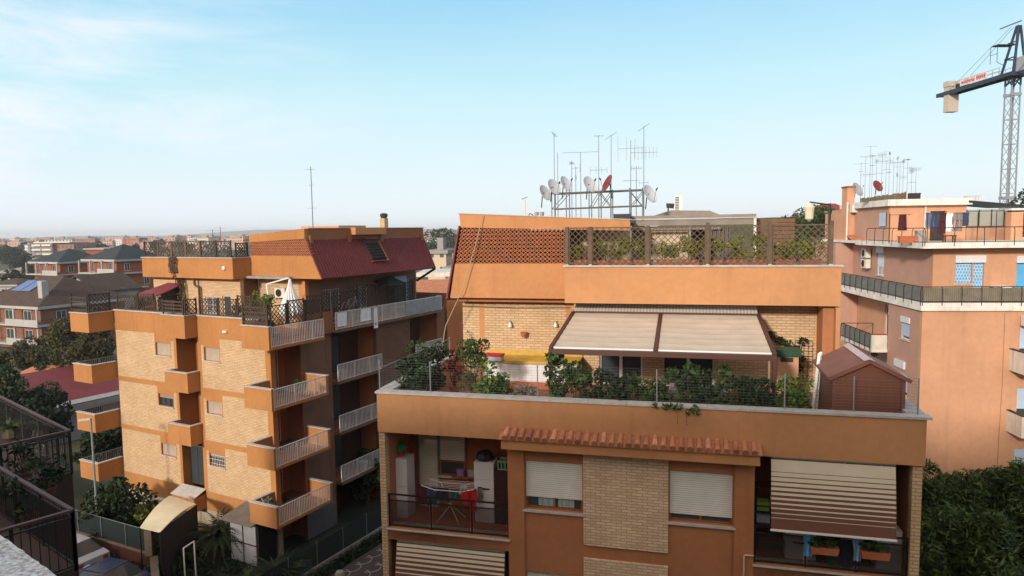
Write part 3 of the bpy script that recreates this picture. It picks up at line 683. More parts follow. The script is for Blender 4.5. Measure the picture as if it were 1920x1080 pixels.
for i, (px, top, heads, lab) in enumerate([
    (1040, 250, [(.99, 2.2, .35, 3, .2, 's')], 'tall thin antenna mast at the left end of the scaffold rack'),
    (1045, 285, [(.55, .1, .3, 3, .2, 'z')], 'thin antenna mast close to the tall left one'),
    (1070, 300, [(.96, 1.0, .25, 6, .12, 'z')], 'antenna mast with a short dense head left of centre'),
    (1080, 312, [(.8, 0, .05, 2, .2, 'z'), (.97, 0, .3, 2, .35, 'z')], 'antenna mast with two upright rods left of centre'),
    (1088, 284, [(.995, .05, 1.3, 2, .15, 'y')], 'antenna mast carrying a long level boom'),
    (1121, 252, [(.995, .3, .3, 3, .3, 'y'), (.6, .1, .6, 4, .3, 'z')], 'tall central antenna mast with a star shaped head'),
    (1146, 253, [(.99, .5, .45, 3, .15, 's')], 'tall mast with one slanted arm behind the red dish'),
    (1182, 262, [(.9, 0, .9, 4, .9, 'z'), (.5, .2, .5, 3, .2, 'y')], 'antenna mast with large upright panel elements'),
    (1192, 310, [(.96, .2, .35, 5, .18, 'z')], 'short antenna between the two right masts'),
    (1207, 236, [(.985, .6, .5, 3, .12, 's'), (.72, .1, .9, 8, .55, 'z'), (.4, .1, .3, 3, .2, 'z')], 'tallest mast with a large comb aerial at the right end of the rack')]):
    c = pA(px, 395, VA); tp = pA(px, top, VA); antenna(lab, A, (c.x, VA + (i % 3) * .15, z0), tp.z - z0, heads, GA)
# scaffold rack
t = thing('antenna_rack', 'low scaffold rack of pipes with crossed braces carrying the dishes on the middle roof', 'rack', A, (0, VA, 0))
zt = pA(1100, 362, VA).z; zm = pA(1100, 391, VA).z
xs = [pA(x, 390, VA).x for x in (1038, 1065, 1107, 1125, 1147, 1182, 1206)]
for k, dv in enumerate((-.35, .35)):
    m = mb(AL).tube((xs[0], dv, zt), (xs[-1], dv, zt + .05), .022).tube((xs[0], dv, zm), (xs[-1], dv, zm + .05), .02)
    for x in xs: m.tube((x, dv, 17.3), (x, dv, zt + .12), .02)
    for p_, q_ in ((0, 1), (2, 3), (3, 4), (5, 6)): m.tube((xs[p_], dv, zm), (xs[q_], dv, zt), .014); 
    m.tube((xs[6], dv, zm), (xs[5], dv, zt), .014).tube((xs[4], dv, zm), (xs[3], dv, zt), .014)
    part('pipe_frame', m, t)
part('cross_pipe', mb(AL).tube((xs[0], -.35, zt), (xs[0], .35, zt), .02).tube((xs[-1], -.35, zt), (xs[-1], .35, zt), .02), t)
def dish(label, F, loc, r, yaw, M_, group, tilt=25, name='satellite_dish', stand=.5):
    t = thing(name, label, 'satellite dish', F, loc, yaw, group)
    MM = Matrix.Rotation(R_(90 - tilt), 3, 'X')   # dish axis towards -y, raised by tilt
    prof = [(r * k / 6, .22 * r * (k / 6) ** 2) for k in range(7)]; prof[0] = (.001, 0)
    part('reflector', mb(M_).lathe((0, 0, 0), prof + [(r * 1.02, .23 * r)] + [(p * 1.0 + .001, q - .012) for p, q in prof[::-1]], 26, MM), t, smooth=True)
    f = MM @ Vector((0, 0, r * 1.0)); b_ = MM @ Vector((0, -r * .98, .2 * r))
    part('feed_arm', mb(GREYM).tube(b_, f, .012), t); part('feed_horn', mb(DARKM).tube(f, f + (MM @ Vector((0, .05, .08))), .03, .02, 8), t)
    part('mount', mb(DARKM).tube((0, .06, 0), (0, .12, -stand), .02).tube((0, 0, 0), (0, .06, 0), .04), t)
    return t
DW = mat('pale_dish_enamel', (.62, .62, .64), .4, .05); DR = mat('rust_red_dish', (.20, .035, .02), .4, .15)
GD = 'satellite dishes on the middle roof'
for px, py, r, yaw, M_, lab in [(1020, 363, .30, 66, DW, 'white dish at the far left of the antenna rack'), (1037, 352, .31, 60, DW, 'grey white dish overlapping the left end of the antenna rack'),
                               (1059, 346, .30, 66, DW, 'white dish third from the left above the rack'), (1104, 347, .31, 56, DW, 'white dish standing alone near the centre of the rack'),
                               (1141, 345, .32, -62, DR, 'rust red dish above the centre of the rack'), (1216, 365, .34, 60, DW, 'largest white dish at the right end of the rack')]:
    c = pA(px, py, VA - .4); dish(lab, A, (c.x, VA - .4, c.z), r, yaw, M_, GD)
for px in (1006, 1016):
    c = pA(px, 398, 7.5); one('vent_pipe', mb(GALV).lathe((0, 0, 0), [(.07, 0), (.07, .28), (.085, .28), (.085, .34), (.06, .36)], 12), 'short metal vent pipe, %s of the pair left of the white dishes' % ('left' if px == 1006 else 'right'), 'vent', A, (c.x, 7.5, 17.3))
c = pA(988, 398, 7.5); m = mb(DARKM); m.path([(0, 0, 0), (.02, 0, .2), (.12, 0, .32), (.26, 0, .22), (.30, 0, .02)], .016); one('bent_cable_pipe', m, 'dark bent pipe arching at the left end of the roof clutter', 'pipe', A, (c.x, 7.5, 17.3))
c = pA(984, 372, 7.5); t = thing('antenna', 'short pale pole with a little cross arm left of all the dishes', 'antenna', A, (c.x, 7.5, 17.3), 0, GA); part('mast', mb(CREAM).tube((0, 0, 0), (0, 0, c.z - 17.3), .025), t); part('aerial', mb(AL).tube((-.12, 0, c.z - 17.33), (.1, 0, c.z - 17.25), .012), t)

# ---------------- terrace furniture
# pergola awning
t = thing('pergola_awning', 'brown framed pergola with two beige fabric panels on the middle terrace', 'pergola', A, (0, 0, 0))
Lx, Rx, Mx = 4.60, 10.24, 7.35; vt, vb, zt, zb = 4.95, 1.05, 14.33, 13.84
def sl_(v): return zb + (zt - zb) * (v - vb) / (vt - vb)
m = mb(BROWNM)
for x in (Lx, Mx, Rx): m.bar((x, vb, zb), (x, vt, zt), .09, .12)
m.bar((Lx - .05, vb, zb - .07), (Rx + .05, vb, zb - .07), .12, .13).bar((Lx, vt, zt + .02), (Rx, vt, zt + .02), .1, .1)
part('frame', m, t)
part('post', mb(BROWNM).box(Lx - .05, Lx + .05, vb - .05, vb + .05, 11.86, zb - .14), t); part('post', mb(BROWNM).box(Rx - .05, Rx + .05, vb - .05, vb + .05, 11.86, zb - .14), t)
part('drain_pipe', mb(mat('copper_pipe', (.40, .22, .15), .5)).tube((Rx - .12, vb, 11.86), (Rx - .12, vb, zb - .14), .03, n=8), t)
for x0, x1 in ((Lx + .06, Mx - .06), (Mx + .06, Rx - .06)):
    m = mb(FABC); m.grid(lambda p, q: (x0 + (x1 - x0) * p, vb + .1 + (vt - vb - .2) * q, sl_(vb + .1 + (vt - vb - .2) * q) + .02 + .012 * abs(math.sin(q * math.pi * 7)) * -1 - .03 * math.sin(q * math.pi) * math.sin(p * math.pi)), 4, 70, (0, 0, .008)); part('fabric_panel', m, t)
    part('fabric_edge', mb(WHITEC).box(x0, x1, vb + .07, vb + .1, zb + .0, zb + .04), t)
part('top_cover', mb(ribs('ribbed_cover', (.60, .54, .45), .10, 0, .6, .72, .5)).prism([(Lx + .03, vt - .02, zt + .08), (Rx - .03, vt - .02, zt + .08), (Rx - .03, vt + .45, zt + .30), (Lx + .03, vt + .45, zt + .30)], (0, .02, -.04)), t)
# kitchen counter
t = thing('outdoor_counter', 'white cupboard with yellow tiled worktop against the brick wall of the middle terrace', 'counter', A, (1.65, 4.55, 11.86))
part('cabinet', mb(WHITE).box(0, 3.1, 0, .95, .25, .84), t); part('worktop', mb(YEL).box(-.04, 3.15, -.06, 1.0, .843, .93), t); part('plinth', mb(TERRA).box(0, 3.1, .03, .95, 0, .249), t)
part('backsplash', mb(YEL).box(-.04, 3.15, 1.0, 1.03, .85, 1.10), t)
for k in range(5): part('cupboard_door', mb(WHITE).box(.03 + k * .62, .60 + k * .62, -.02, -.002, .29, .81), t)
c = A.pz(925, 672, 12.85); t = thing('storage_box', 'clear storage box with a red lid lying on the yellow worktop', 'box', A, (c.x - .25, c.y - .15, 12.795)); part('body', mb(mat('clear_blue_plastic', (.35, .42, .5), .3)).box(0, .56, 0, .35, 0, .14), t); part('lid', mb(REDC).box(-.02, .58, -.02, .37, .142, .2), t)
for px, lab in ((958, 'left'), (1043, 'right')):
    c = A.pv(px, 605, WV); t = thing('wall_lamp', 'small white lamp on the brick wall, %s of the two above the yellow counter' % lab, 'lamp', A, (c.x, WV, c.z), 0, 'wall lamps above the counter')
    part('bracket', mb(DARKM).box(-.02, .02, -.12, -.002, .02, .05), t); part('lamp_shade', mb(WHITE).lathe((0, -.12, -.12), [(.07, 0), (.05, .1), (.015, .16)], 10), t)
c = A.pv(984, 625, WV); m = MB().use(TERRA).lathe((0, -.1, -.1), [(.08, 0), (.12, .13), (.125, .16), (.1, .16)], 12); one('wall_pot', m, 'small terracotta pot hung on the brick wall between the two lamps', 'pot', A, (c.x, WV - .04, c.z))
c0 = A.pv(866, 574, WV - .03); c1 = A.pv(1068, 577, WV - .03); one('wall_cable', mb(DARKM).path([(0, 0, 0), ((c1.x - c0.x) * .5, 0, -.03), (c1.x - c0.x, 0, c1.z - c0.z)], .012, 5), 'thin dark cable along the top of the brick terrace wall', 'cable', A, (c0.x, WV - .03, c0.z))
# masonry barbecue pillar with green top
c = A.pv(1477, 700, 3.6); t = thing('masonry_grill', 'peach masonry barbecue chimney with a green cap at the right of the pergola', 'barbecue', A, (c.x, 3.6, 11.86))
part('body', mb(PINK).box(-.28, .28, 0, .5, 0, 1.5), t); part('opening', mb(DARKC).box(-.2, .14, -.004, .02, 1.34, 1.47), t); part('cap', mb(mat('dark_green_paint', (.02, .07, .04), .5)).box(-.34, .34, -.06, .56, 1.503, 1.68), t)
# ladder leaning on the shed
b0 = A.pv(1521, 712, 1.5); b1 = A.pv(1536, 663, 2.3); t = thing('ladder', 'folded aluminium ladder leaning left of the brown shed', 'ladder', A, (b0.x, 1.5, 11.86))
d = Vector((b1.x - b0.x, .8, b1.z - 11.86)); rl = mb(WHITEM)
for s_ in (0, .3): rl.bar((s_ * .5, s_, 0), (d.x + s_ * .2, d.y + s_ * .6, d.z), .03, .07, (1, 0, 0)); 
for s_ in (0.06, .36): rl.bar((s_ * .5 + .02, s_ + .08, 0), (d.x + s_ * .2 + .02, d.y + s_ * .6 + .05, d.z), .03, .05, (1, 0, 0))
part('stile', rl, t); m = mb(WHITEM)
for k in range(1, 7): m.tube(Vector((0, 0, 0)).lerp(d, k / 7), Vector((.15, .3, 0)).lerp(d + Vector((.06, .18, 0)), k / 7), .014)
part('rungs', m, t)
# shed
s0, s1, w0, w1, e_, rg = 11.56, 13.28 - .24, .62, 2.75, 13.43, 13.82
e0 = A.pv(1562, 700, w0); e1 = A.pv(1712, 706, w0); s0 = e0.x + .02; s1 = min(e1.x - .03, 13.045); sm = (s0 + s1) / 2
t = thing('garden_shed', 'brown garden shed with a pitched roof at the right end of the middle terrace', 'shed', A, (0, 0, 0))
part('wall', mb(SHEDM).box(s0, s1, w0 + .05, w1, 11.86, e_), t); part('gable', mb(SHEDM).prism([(s0, w0 + .05, e_ + .002), (s1, w0 + .05, e_ + .002), (sm, w0 + .05, rg - .04)], (0, w1 - w0 - .05, 0)), t)
m = mb(SHEDR); ov = .12
for s_, x in ((-1, s0 - ov), (1, s1 + ov)):
    zl = e_ - (rg - e_) * ov / (sm - s0)
    m.prism([(x, w0 - .05, zl), (sm, w0 - .05, rg), (sm, w0 - .05, rg + .05), (x, w0 - .05, zl + .05)], (0, w1 - w0 + .12, 0))
part('roof', m, t); part('skylight_ridge', mb(mat('pale_translucent_ridge', (.50, .47, .50), .4)).prism([(sm - .12, w0 - .02, rg + .02), (sm, w0 - .02, rg + .065), (sm + .12, w0 - .02, rg + .02), (sm, w0 - .02, rg + .1)], (0, w1 - w0 + .08, 0)), t)
part('fascia_board', mb(mat('shed_trim', (.16, .06, .04), .6)).bar((s0 - ov, w0 - .06, zl + .02), (sm, w0 - .06, rg + .02), .02, .09, (0, 0, 1)).bar((s1 + ov, w0 - .06, zl + .02), (sm, w0 - .06, rg + .02), .02, .09, (0, 0, 1)), t)
part('corner_trim', mb(mat('shed_trim', (.16, .06, .04))).box(s0 - .02, s0 + .06, w0 + .02, w0 + .049, 11.86, e_).box(s1 - .06, s1 + .02, w0 + .02, w0 + .049, 11.86, e_), t)
# wire mesh fence round the terrace
t = thing('wire_fence', 'grey wire mesh fence on posts along the coping of the middle terrace', 'fence', A, (0, 0, 12.73))
xs = [.02, 1.49, 4.42, 7.42, 10.37, 11.86, 13.19]
for x in xs: part('post', mb(GREYM).tube((x, .17, .002), (x, .17, .83), .017), t)
m = mb(mat('grey_wire', (.16, .17, .16), .6))
for k in range(12): m.tube((xs[0], .17, .06 + k * .07), (xs[-1], .17, .06 + k * .07), .0024, n=3)
for i in range(92): 
    x = .09 + i * .144; m.tube((x, .173, .05), (x, .173, .82), .0011, n=3)
part('wire_mesh', m, t)
for y in (2.0, 4.0, 5.7): part('post', mb(GREYM).tube((.1, y, .002), (.1, y, .6), .016), t)
m = mb(GREYM).tube((.06, .17, .60), (.1, 5.8, .52), .016); 
for k in range(7): m.tube((.06, .17, .08 + k * .07), (.1, 5.8, .08 + k * .06), .0032, n=3)
part('side_rail', m, t)
for px in (1722,):
    pass
# wall trellis + climber
c0 = A.pv(1490, 690, WV - .08); c1 = A.pv(1524, 645, WV - .08); t = thing('wall_trellis', 'square wire trellis on the brick wall above the masonry barbecue', 'trellis', A, (c0.x, WV - .06, c0.z - .4)); m = mb(DARKM); W_ = c1.x - c0.x; H_ = 1.25
for k in range(5): m.tube((W_ * k / 4, 0, 0), (W_ * k / 4, 0, H_), .007, n=4)
for k in range(9): m.tube((0, .0, H_ * k / 8), (W_, .0, H_ * k / 8), .007, n=4)
part('grid', m, t)
t = thing('climbing_plant', 'sparse dark creeper on the brick wall right of the pergola', 'plant', A, (0, WV, 0)); pts = [A.pv(x, y, WV - .12) for x, y in ((1448, 628), (1462, 638), (1478, 645), (1492, 655), (1500, 672), (1495, 690), (1505, 640))]
m = mb(LEAFD); m.leaves([((p_.x, -.12, p_.z), (.16, .08, .12)) for p_ in pts], 420, .06); part('foliage', m, t); part('stem', mb(BARK).path([(p_.x, -.1, p_.z) for p_ in pts], .012, 4), t)
t = thing('climbing_plant', 'thin wispy creeper on the narrow brick strip at the left of the middle terrace wall', 'plant', A, (0, WV, 0)); pts = [A.pv(x, y, WV - .1) for x, y in ((880, 665), (876, 648), (884, 638), (880, 625), (890, 640))]
m = mb(LEAFD); m.leaves([((p_.x, -.08, p_.z), (.12, .05, .1)) for p_ in pts], 90, .035); part('foliage', m, t); part('stem', mb(BARK).path([(p_.x, -.08, p_.z) for p_ in pts], .006, 4), t)
# terrace plants: (px, py of base, v, radius, height, leaves, n, leaf size, label)
PG = 'bushes in pots on the middle terrace'
for i, (px, v, r, h, lm, n, s_, lab) in enumerate([
    (775, 1.3, .55, .75, LEAFD, 900, .07, 'wide dark bush in the left corner of the middle terrace'),
    (812, 2.6, .60, 1.0, LEAFD, 900, .07, 'dark leafy bush behind the left corner bush'),
    (852, 3.2, .30, .75, mat('red_leaf', (.22, .02, .02), .7), 240, .06, 'red leaved plant left of the big terracotta tub'),
    (884, 2.4, .48, 1.15, LEAF, 800, .06, 'rounded bush in a big terracotta tub below the creeper'),
    (922, .75, .40, .80, LEAFB, 520, .085, 'bright green leafy bush in front of the white cupboard'),
    (940, .62, .30, .45, LEAF, 300, .085, 'low bush just right of the bright leafy one'),
    (984, .62, .34, .22, LEAFG, 420, .05, 'low silvery lavender clump right of the bright bush'),
    (1052, .85, .40, 1.15, LEAF, 800, .07, 'tall bush hiding the left pergola post'),
    (1080, .75, .36, .90, LEAF, 600, .07, 'bushy plant just right of the left pergola post'),
    (1128, .8, .40, .70, LEAFD, 620, .07, 'dark bush left of the glazed terrace doors'),
    (1165, .75, .42, .72, LEAFD, 680, .07, 'dark spreading bush in front of the glazed terrace doors'),
    (1205, .7, .36, .55, LEAF, 480, .06, 'medium bush left of the middle of the terrace'),
    (1238, .7, .34, .75, LEAF, 520, .07, 'bush spilling over the coping near the middle of the terrace'),
    (1285, 1.1, .42, .95, LEAF, 640, .07, 'light bush below the middle of the pergola'),
    (1312, .7, .36, .72, LEAFD, 560, .07, 'dense dark bush right of the pergola middle'),
    (1352, 1.2, .40, .85, LEAF, 520, .07, 'bush beneath the right half of the pergola'),
    (1398, .8, .42, .68, LEAFD, 620, .07, 'dark bush left of the right pergola post'),
    (1432, .8, .42, .80, LEAFD, 680, .07, 'dark bush at the right pergola post'),
    (1478, .7, .40, .85, LEAFB, 680, .075, 'bright yellow green bush right of the pergola'),
    (1504, .75, .26, .60, LEAFB, 320, .07, 'smaller bright bush beside the ladder')]):
    c = A.pz(px, 735, 12.0); x = A.pv(px, 735, v).x
    plant(lab, A, (x, v, 11.86), r * 1.22, h + .46, lm, int(n * 1.6), s_, min(.24, r * .55), .34, TERRA, PG, seed=i)
x = A.pv(1262, 735, .6).x
t = thing('trailing_plant', 'trailing stems hanging over the coping of the middle terrace', 'plant', A, (x, 0, 12.6)); part('foliage', mb(LEAF).leaves([((random.uniform(-.6, .6), -.05, .12 - abs(random.gauss(0, .07))), (.10, .09, .07)) for _ in range(9)], 190, .055), t); part('stem', mb(BARK).tube((.1, -.08, .1), (.12, -.1, -.26), .006, n=4).tube((.32, -.08, .1), (.34, -.1, -.3), .006, n=4), t)
part('flower', mb(REDC).lathe((.12, -.1, -.30), [(.001, 0), (.02, .02), (.001, .04)], 6).lathe((.34, -.1, -.33), [(.001, 0), (.02, .02), (.001, .04)], 6), t)
# white covered table under pergola
x0 = A.pv(1255, 720, 2.2).x; x1 = A.pv(1368, 720, 2.2).x
t = thing('covered_table', 'long table under a pale sheet half hidden by the bushes beneath the pergola', 'table', A, (x0, 2.0, 11.86)); W_ = x1 - x0
m = mb(mat('pale_sheet', (.50, .49, .50), .9, .1, 3)); m.grid(lambda p, q: (W_ * p, (.02 + .03 * math.sin(p * 26)) if q < .5 else .05 + (q - .5) * 1.4, .15 + q * 1.2 if q < .5 else .80), 30, 8, (0, 0, -.01)); part('tablecloth', m, t)
for sx in (.08, W_ - .08): 
    for sy in (.15, .65): part('leg', mb(DARKM).box(sx - .02, sx + .02, sy - .02, sy + .02, 0, .78), t)
x = A.pv(1295, 735, 1.6).x; t = thing('garden_chair', 'pinkish patterned garden chair in front of the covered table', 'chair', A, (x, 1.55, 11.86)); part('seat', mb(mat('dusty_pink_fabric', (.30, .10, .12), .9, .3, 12)).box(-.24, .24, -.2, .25, .42, .5), t); part('backrest', mb(mat('dusty_pink_fabric', (.3, .1, .12))).box(-.24, .24, .24, .3, .5, .95), t)
for sx in (-.21, .21):
    for sy in (-.17, .22): part('leg', mb(WHITEM).box(sx - .015, sx + .015, sy - .015, sy + .015, 0, .419), t)
# cable from roof to terrace
p_ = [A.pv(905, 403, LV - .1), A.pv(893, 455, LV - .15), A.pv(866, 545, LV - .2), A.pv(836, 610, LV - .2), A.pv(833, 625, LV - .2), A.pv(829, 655, LV - .2)]
one('hanging_cable', mb(mat('beige_cable', (.42, .33, .20), .7)).path([q - p_[-1] for q in p_], .014, 6), 'long beige cable sagging from the roof edge of the middle building down to its terrace', 'cable', A, tuple(p_[-1]))
# ---------------- left loggia contents
LZ = 8.893
t = thing('clothes_horse', 'white folding clothes horse on the left balcony', 'drying rack', A, (.98, .85, LZ)); m = mb(WHITEM)
for y in (-.28, .28):
    m.path([(0, y, 1.08), (.38, y, .98), (1.15, y, .98), (1.55, y, 1.08)], .012)
for k in range(6): y = -.28 + k * .112; m.tube((.05, y, 1.06), (1.5, y, 1.06), .005, n=4)
part('frame', m, t); m = mb(WHITEM)
for y in (-.28, .28): m.tube((.38, y, .98), (1.1, -y, 0.02), .012).tube((1.15, y, .98), (.42, -y, .02), .012)
part('crossed_legs', m, t)
ii = 0
for (x, y, w_, h_, M_, lab) in [(1.03, .62, .35, .55, MAROON, 'dark red garment bunched at the left end of the clothes horse'), (1.28, .60, .3, .5, NAVY, 'dark garment left of centre on the clothes horse'), (1.62, .58, .36, .42, BLACKP, 'black garment at the middle of the clothes horse'), (1.95, .60, .26, .3, mat('dark_teal_cloth', (.03, .07, .07)), 'dark teal garment right of the middle of the clothes horse'),
                               (2.12, .9, .2, .3, mat('light_blue_cloth', (.30, .50, .65)), 'pale blue garment on the back wire of the clothes horse'), (2.28, .57, .20, .42, REDC, 'small red garment near the right end of the clothes horse'), (2.46, .62, .26, .62, REDC, 'long red garment at the right end of the clothes horse'), (2.62, .8, .14, .4, mat('grey_green_cloth', (.18, .2, .14)), 'grey green cloth behind the long red garment')]:
    cloth(A, (x, y, LZ + 1.07), 0, w_, h_, M_, lab, group='laundry on the balcony clothes horse', seed=ii); ii += 1
def cabinet(label, x0, x1, y0, y1, h, M_, F=A, z=LZ, handle=True, split=.55):
    t = thing('balcony_cabinet', label, 'cabinet', F, (x0, y0, z)); W_ = x1 - x0; D_ = y1 - y0
    part('body', mb(M_).box(0, W_, 0, D_, 0, h), t); part('door', mb(M_).box(.01, W_ - .01, -.02, -.003, .02, h * split - .008), t); part('door', mb(M_).box(.01, W_ - .01, -.02, -.003, h * split + .008, h - .01), t)
    if handle: part('handle', mb(DARKM).box(W_ * .25, W_ * .78, -.045, -.022, h * split * .78, h * split * .78 + .03), t)
    return t
c = A.pv(738, 900, .9); c2 = A.pv(760, 900, .9)
cabinet('tall white plastic cabinet at the left end of the left balcony', c.x, c2.x + .12, .75, 1.3, 1.72, WHITE, handle=False)
t = thing('plant_pot', 'red pot on top of the tall white cabinet at the left', 'pot', A, (c.x + .2, 1.0, LZ + 1.722)); part('bowl', pot(MB(), (0, 0, 0), .16, .16, mat('red_plastic', (.35, .06, .03), .5)), t)
one('plastic_bag', mb(GREENP).leaves([((0, 0, .1), (.15, .15, .1))], 0, .1).lathe((0, 0, 0), [(.05, 0), (.17, .04), (.19, .14), (.12, .22), (.03, .26)], 9), 'dark green plastic bag in the red pot on the white cabinet', 'bag', A, (c.x + .2, 1.0, LZ + 1.86))
c = A.pv(890, 900, 1.0); c2 = A.pv(927, 900, 1.0)
cabinet('tall white cabinet with a black handle at the right of the left balcony', c.x, c2.x, .95, 1.5, 1.72, WHITE, split=.72)
m = mb(BLACKP).lathe((0, 0, 0), [(.22, 0), (.26, .08), (.22, .2), (.1, .26), (.02, .28)], 9); one('rubbish_bag', m, 'black bag lying on top of the white cabinet with the black handle', 'bag', A, (c.x + .25, 1.2, LZ + 1.722))
cabinet('dark brown cabinet in the right corner of the left balcony', c2.x + .02, 3.60, .95, 1.5, 1.52, mat('dark_brown_laminate', (.05, .02, .018), .6), handle=False)
t = thing('plastic_crate', 'pale green plastic crate on the dark brown balcony cabinet', 'crate', A, (3.08, 1.0, LZ + 1.522)); m = mb(mat('pale_green_plastic', (.25, .45, .28), .5))
for y in (0, .3): 
    for k in range(5): m.box(.0 + k * .1, .03 + k * .1, y, y + .02, 0, .24)
    m.box(0, .45, y - .002, y + .022, .22, .26).box(0, .45, y - .002, y + .022, 0, .03)
part('slats', m, t); part('base', mb(GREENP).box(.02, .44, .02, .3, .0, .02), t)
for x, h_, M_, lab in ((1.72, .18, PURP, 'purple box on the sill of the half shuttered balcony window'), (2.05, .2, mat('grey_tin', (.35, .33, .32)), 'grey tin right of the purple box on the balcony window sill')):
    one('sill_box', mb(M_).box(0, .2, 0, .12, 0, h_).box(-.01, .21, -.01, .13, h_ * .8, h_ + .005), lab, 'box', A, (x, 1.50, 9.96))
part('window_ledge', mb(WOODF).box(c1.x * 0 + 1.55, 2.4, 1.48, 1.69, 9.90, 9.955), a)
ac = ac_unit('air conditioner high under the ceiling of the left balcony', A, (1.75, 1.2, 11.28), 0, None, h=.30)
# ---------------- right loggia contents
x = A.pv(1425, 960, 1.2).x
t = thing('shelf_rack', 'shelf rack of boxes at the left end of the right balcony', 'shelf', A, (9.8, .55, LZ)); m = mb(mat('brown_shelf', (.12, .035, .025), .6))
for k in range(4): m.box(0, .75, 0, .45, .35 + k * .45, .38 + k * .45)
part('shelf', m, t); part('upright', mb(DARKM).box(0, .03, 0, .03, 0, 1.8).box(.72, .75, 0, .03, 0, 1.8).box(0, .03, .42, .45, 0, 1.8).box(.72, .75, .42, .45, 0, 1.8), t)
for (x_, z_, w_, h_, M_, lab) in [(9.82, 1.29, .3, .2, LIME, 'lime green box on the shelf rack of the right balcony'), (10.18, 1.29, .3, .26, WHITEP, 'white perforated basket beside the lime green box'), (9.82, .84, .32, .16, mat('pale_blue_box', (.35, .45, .6)), 'pale blue box below the lime green one')]:
    m = mb(M_).box(0, w_, 0, .3, 0, h_).box(-.01, w_ + .01, -.01, .31, h_ * .86, h_ + .004); one('shelf_box', m, lab, 'box', A, (x_, .57, LZ + z_ - .16 + .01 if z_ > 1 else LZ + z_), 0)
cabinet('low white cabinet behind the glass at the left of the right balcony', 10.5, 11.2, .55, 1.0, .98, WHITE)
cabinet('white cabinet at the right end of the right balcony', 12.5, 13.05, .45, 1.0, .95, WHITE, handle=False)
plant('red pot with a pale plant on the right hand balcony cabinet', A, (12.8, .7, LZ + .953), .12, .12, LEAFG, 60, .04, .09, .14, TERRA)
for (x_, M_, lab) in ((10.95, BLUE, 'bright blue cloth hung on the right balcony railing beside the first planter'), (12.02, mat('faded_blue_cloth', (.22, .38, .58)), 'faded blue cloth hung on the right balcony railing beside the second planter')):
    cloth(A, (x_, .10, LZ + .93), 0, .24, .62, M_, lab, 'towel', 'cloth', None, .35, seed=int(x_))
for (x_, lab) in ((11.28, 'terracotta window box with geraniums on the right balcony railing, the left one'), (12.36, 'terracotta window box with geraniums on the right balcony railing, the right one')):
    t = thing('window_box', lab, 'planter', A, (x_, .02, LZ + .46), 0, 'window boxes on the right balcony')
    part('trough', mb(TERRA).prism([(-.28, -.1, 0), (.28, -.1, 0), (.31, -.12, .16), (-.31, -.12, .16)], (0, .2, 0)), t)
    part('foliage', mb(LEAF).leaves([((random.uniform(-.24, .24), 0, .22 + random.uniform(0, .1)), (.12, .12, .09)) for _ in range(7)], 260, .06), t)
for (x_, y_, M_, r_, h_, lab) in ((11.55, .5, GREENP, .17, .42, 'green bucket behind the glass of the right balcony'), (11.85, .5, mat('blue_plastic', (.03, .07, .22), .4), .19, .48, 'blue bucket behind the glass of the right balcony')):
    one('bucket', mb(M_).lathe((0, 0, 0), [(r_ * .7, 0), (r_, h_), (r_ * 1.06, h_), (r_ * 1.06, h_ + .02), (r_ * .92, h_ + .02), (r_ * .66, .03)], 16), lab, 'bucket', A, (x_, y_, LZ))
window(a, (12.0, 1.7, 9.0), 0, .9, 2.1, WHITEM, None, 0, False, 1, -.06, name='glazed_door')
# ================================================================== BUILDING B (left)
b = thing('apartment_building', 'orange and yellow brick apartment building on the left under a dark red mansard', 'building', B, (0, 0, 0))
D = 16.5
ORB = mat('shaded_side_plaster', (.27, .115, .055), .92, .10, .6, .08)  # darker copy of the front plaster, shade of the side facade in its colour
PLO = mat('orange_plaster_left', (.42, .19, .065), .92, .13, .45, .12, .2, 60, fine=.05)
PLD = mat('grey_brown_plaster', (.20, .11, .068), .92, .12, 1.2, .2, .2, 60)
TRAV = brick('travertine_base', (.52, .44, .33), (.44, .37, .27), (.34, .28, .2), .6, .3, .01, .25)
zb = [(8.28, 8.56), (5.31, 5.59), (2.34, 2.62)]
tops = [11.37, 8.28, 5.31]; bots = [8.56, 5.59, 2.62]
zones = []; holes = []
for k in range(3):
    T_ = tops[k]; Bt = bots[k]; wz0 = [10.12, 7.15, 4.2][k]; wz1 = [10.86, 7.86, 4.9][k]
    zones += [(.02, 3.66, Bt, T_, BRICKB), (3.66, 5.12, Bt, wz0 - .08, BRICKB), (5.1, 5.34, Bt, wz1 + .15, BRICKB), (7.66, 7.86, Bt, wz1 + .1, BRICKB), (7.86, 9.2, Bt, wz0 - .08, BRICKB), (9.2, 12.62, Bt, T_, BRICKB)]
    if k == 0: zones += [(11.0, 12.62, 11.2, 11.38, PLO)]
    holes += [(3.72, 5.04, wz0, wz1), (7.9, 9.14, wz0, wz1)]
    holes += [(5.57, 7.36, Bt - .02, 11.37 if k == 0 else tops[k])]
zones += [(0, 13, -.3, 1.35, TRAV), (0, 13, 1.35, 1.55, TRAV)]
m = MB().wall('v', 0, .3, 0, 13.0, -.3, 12.56, holes=holes + [(3.0, 4.2, -.3, 1.0), (8.4, 9.8, -.3, .95)], zones=zones, base=PLO)
part('front_wall', m, b)
part('entrance_door', mb(DARKC).box(3.0, 4.2, .2, .25, -.3, 1.0), b)
part('recess_back_wall', mb(PLO).box(5.4, 7.5, 1.2, 1.35, 1.6, 11.6), b)
part('recess_side_wall', mb(PLO).box(5.42, 5.568, .3, 1.2, 1.6, 11.6), b); part('recess_side_wall', mb(PLO).box(7.362, 7.5, .3, 1.2, 1.6, 11.6), b)
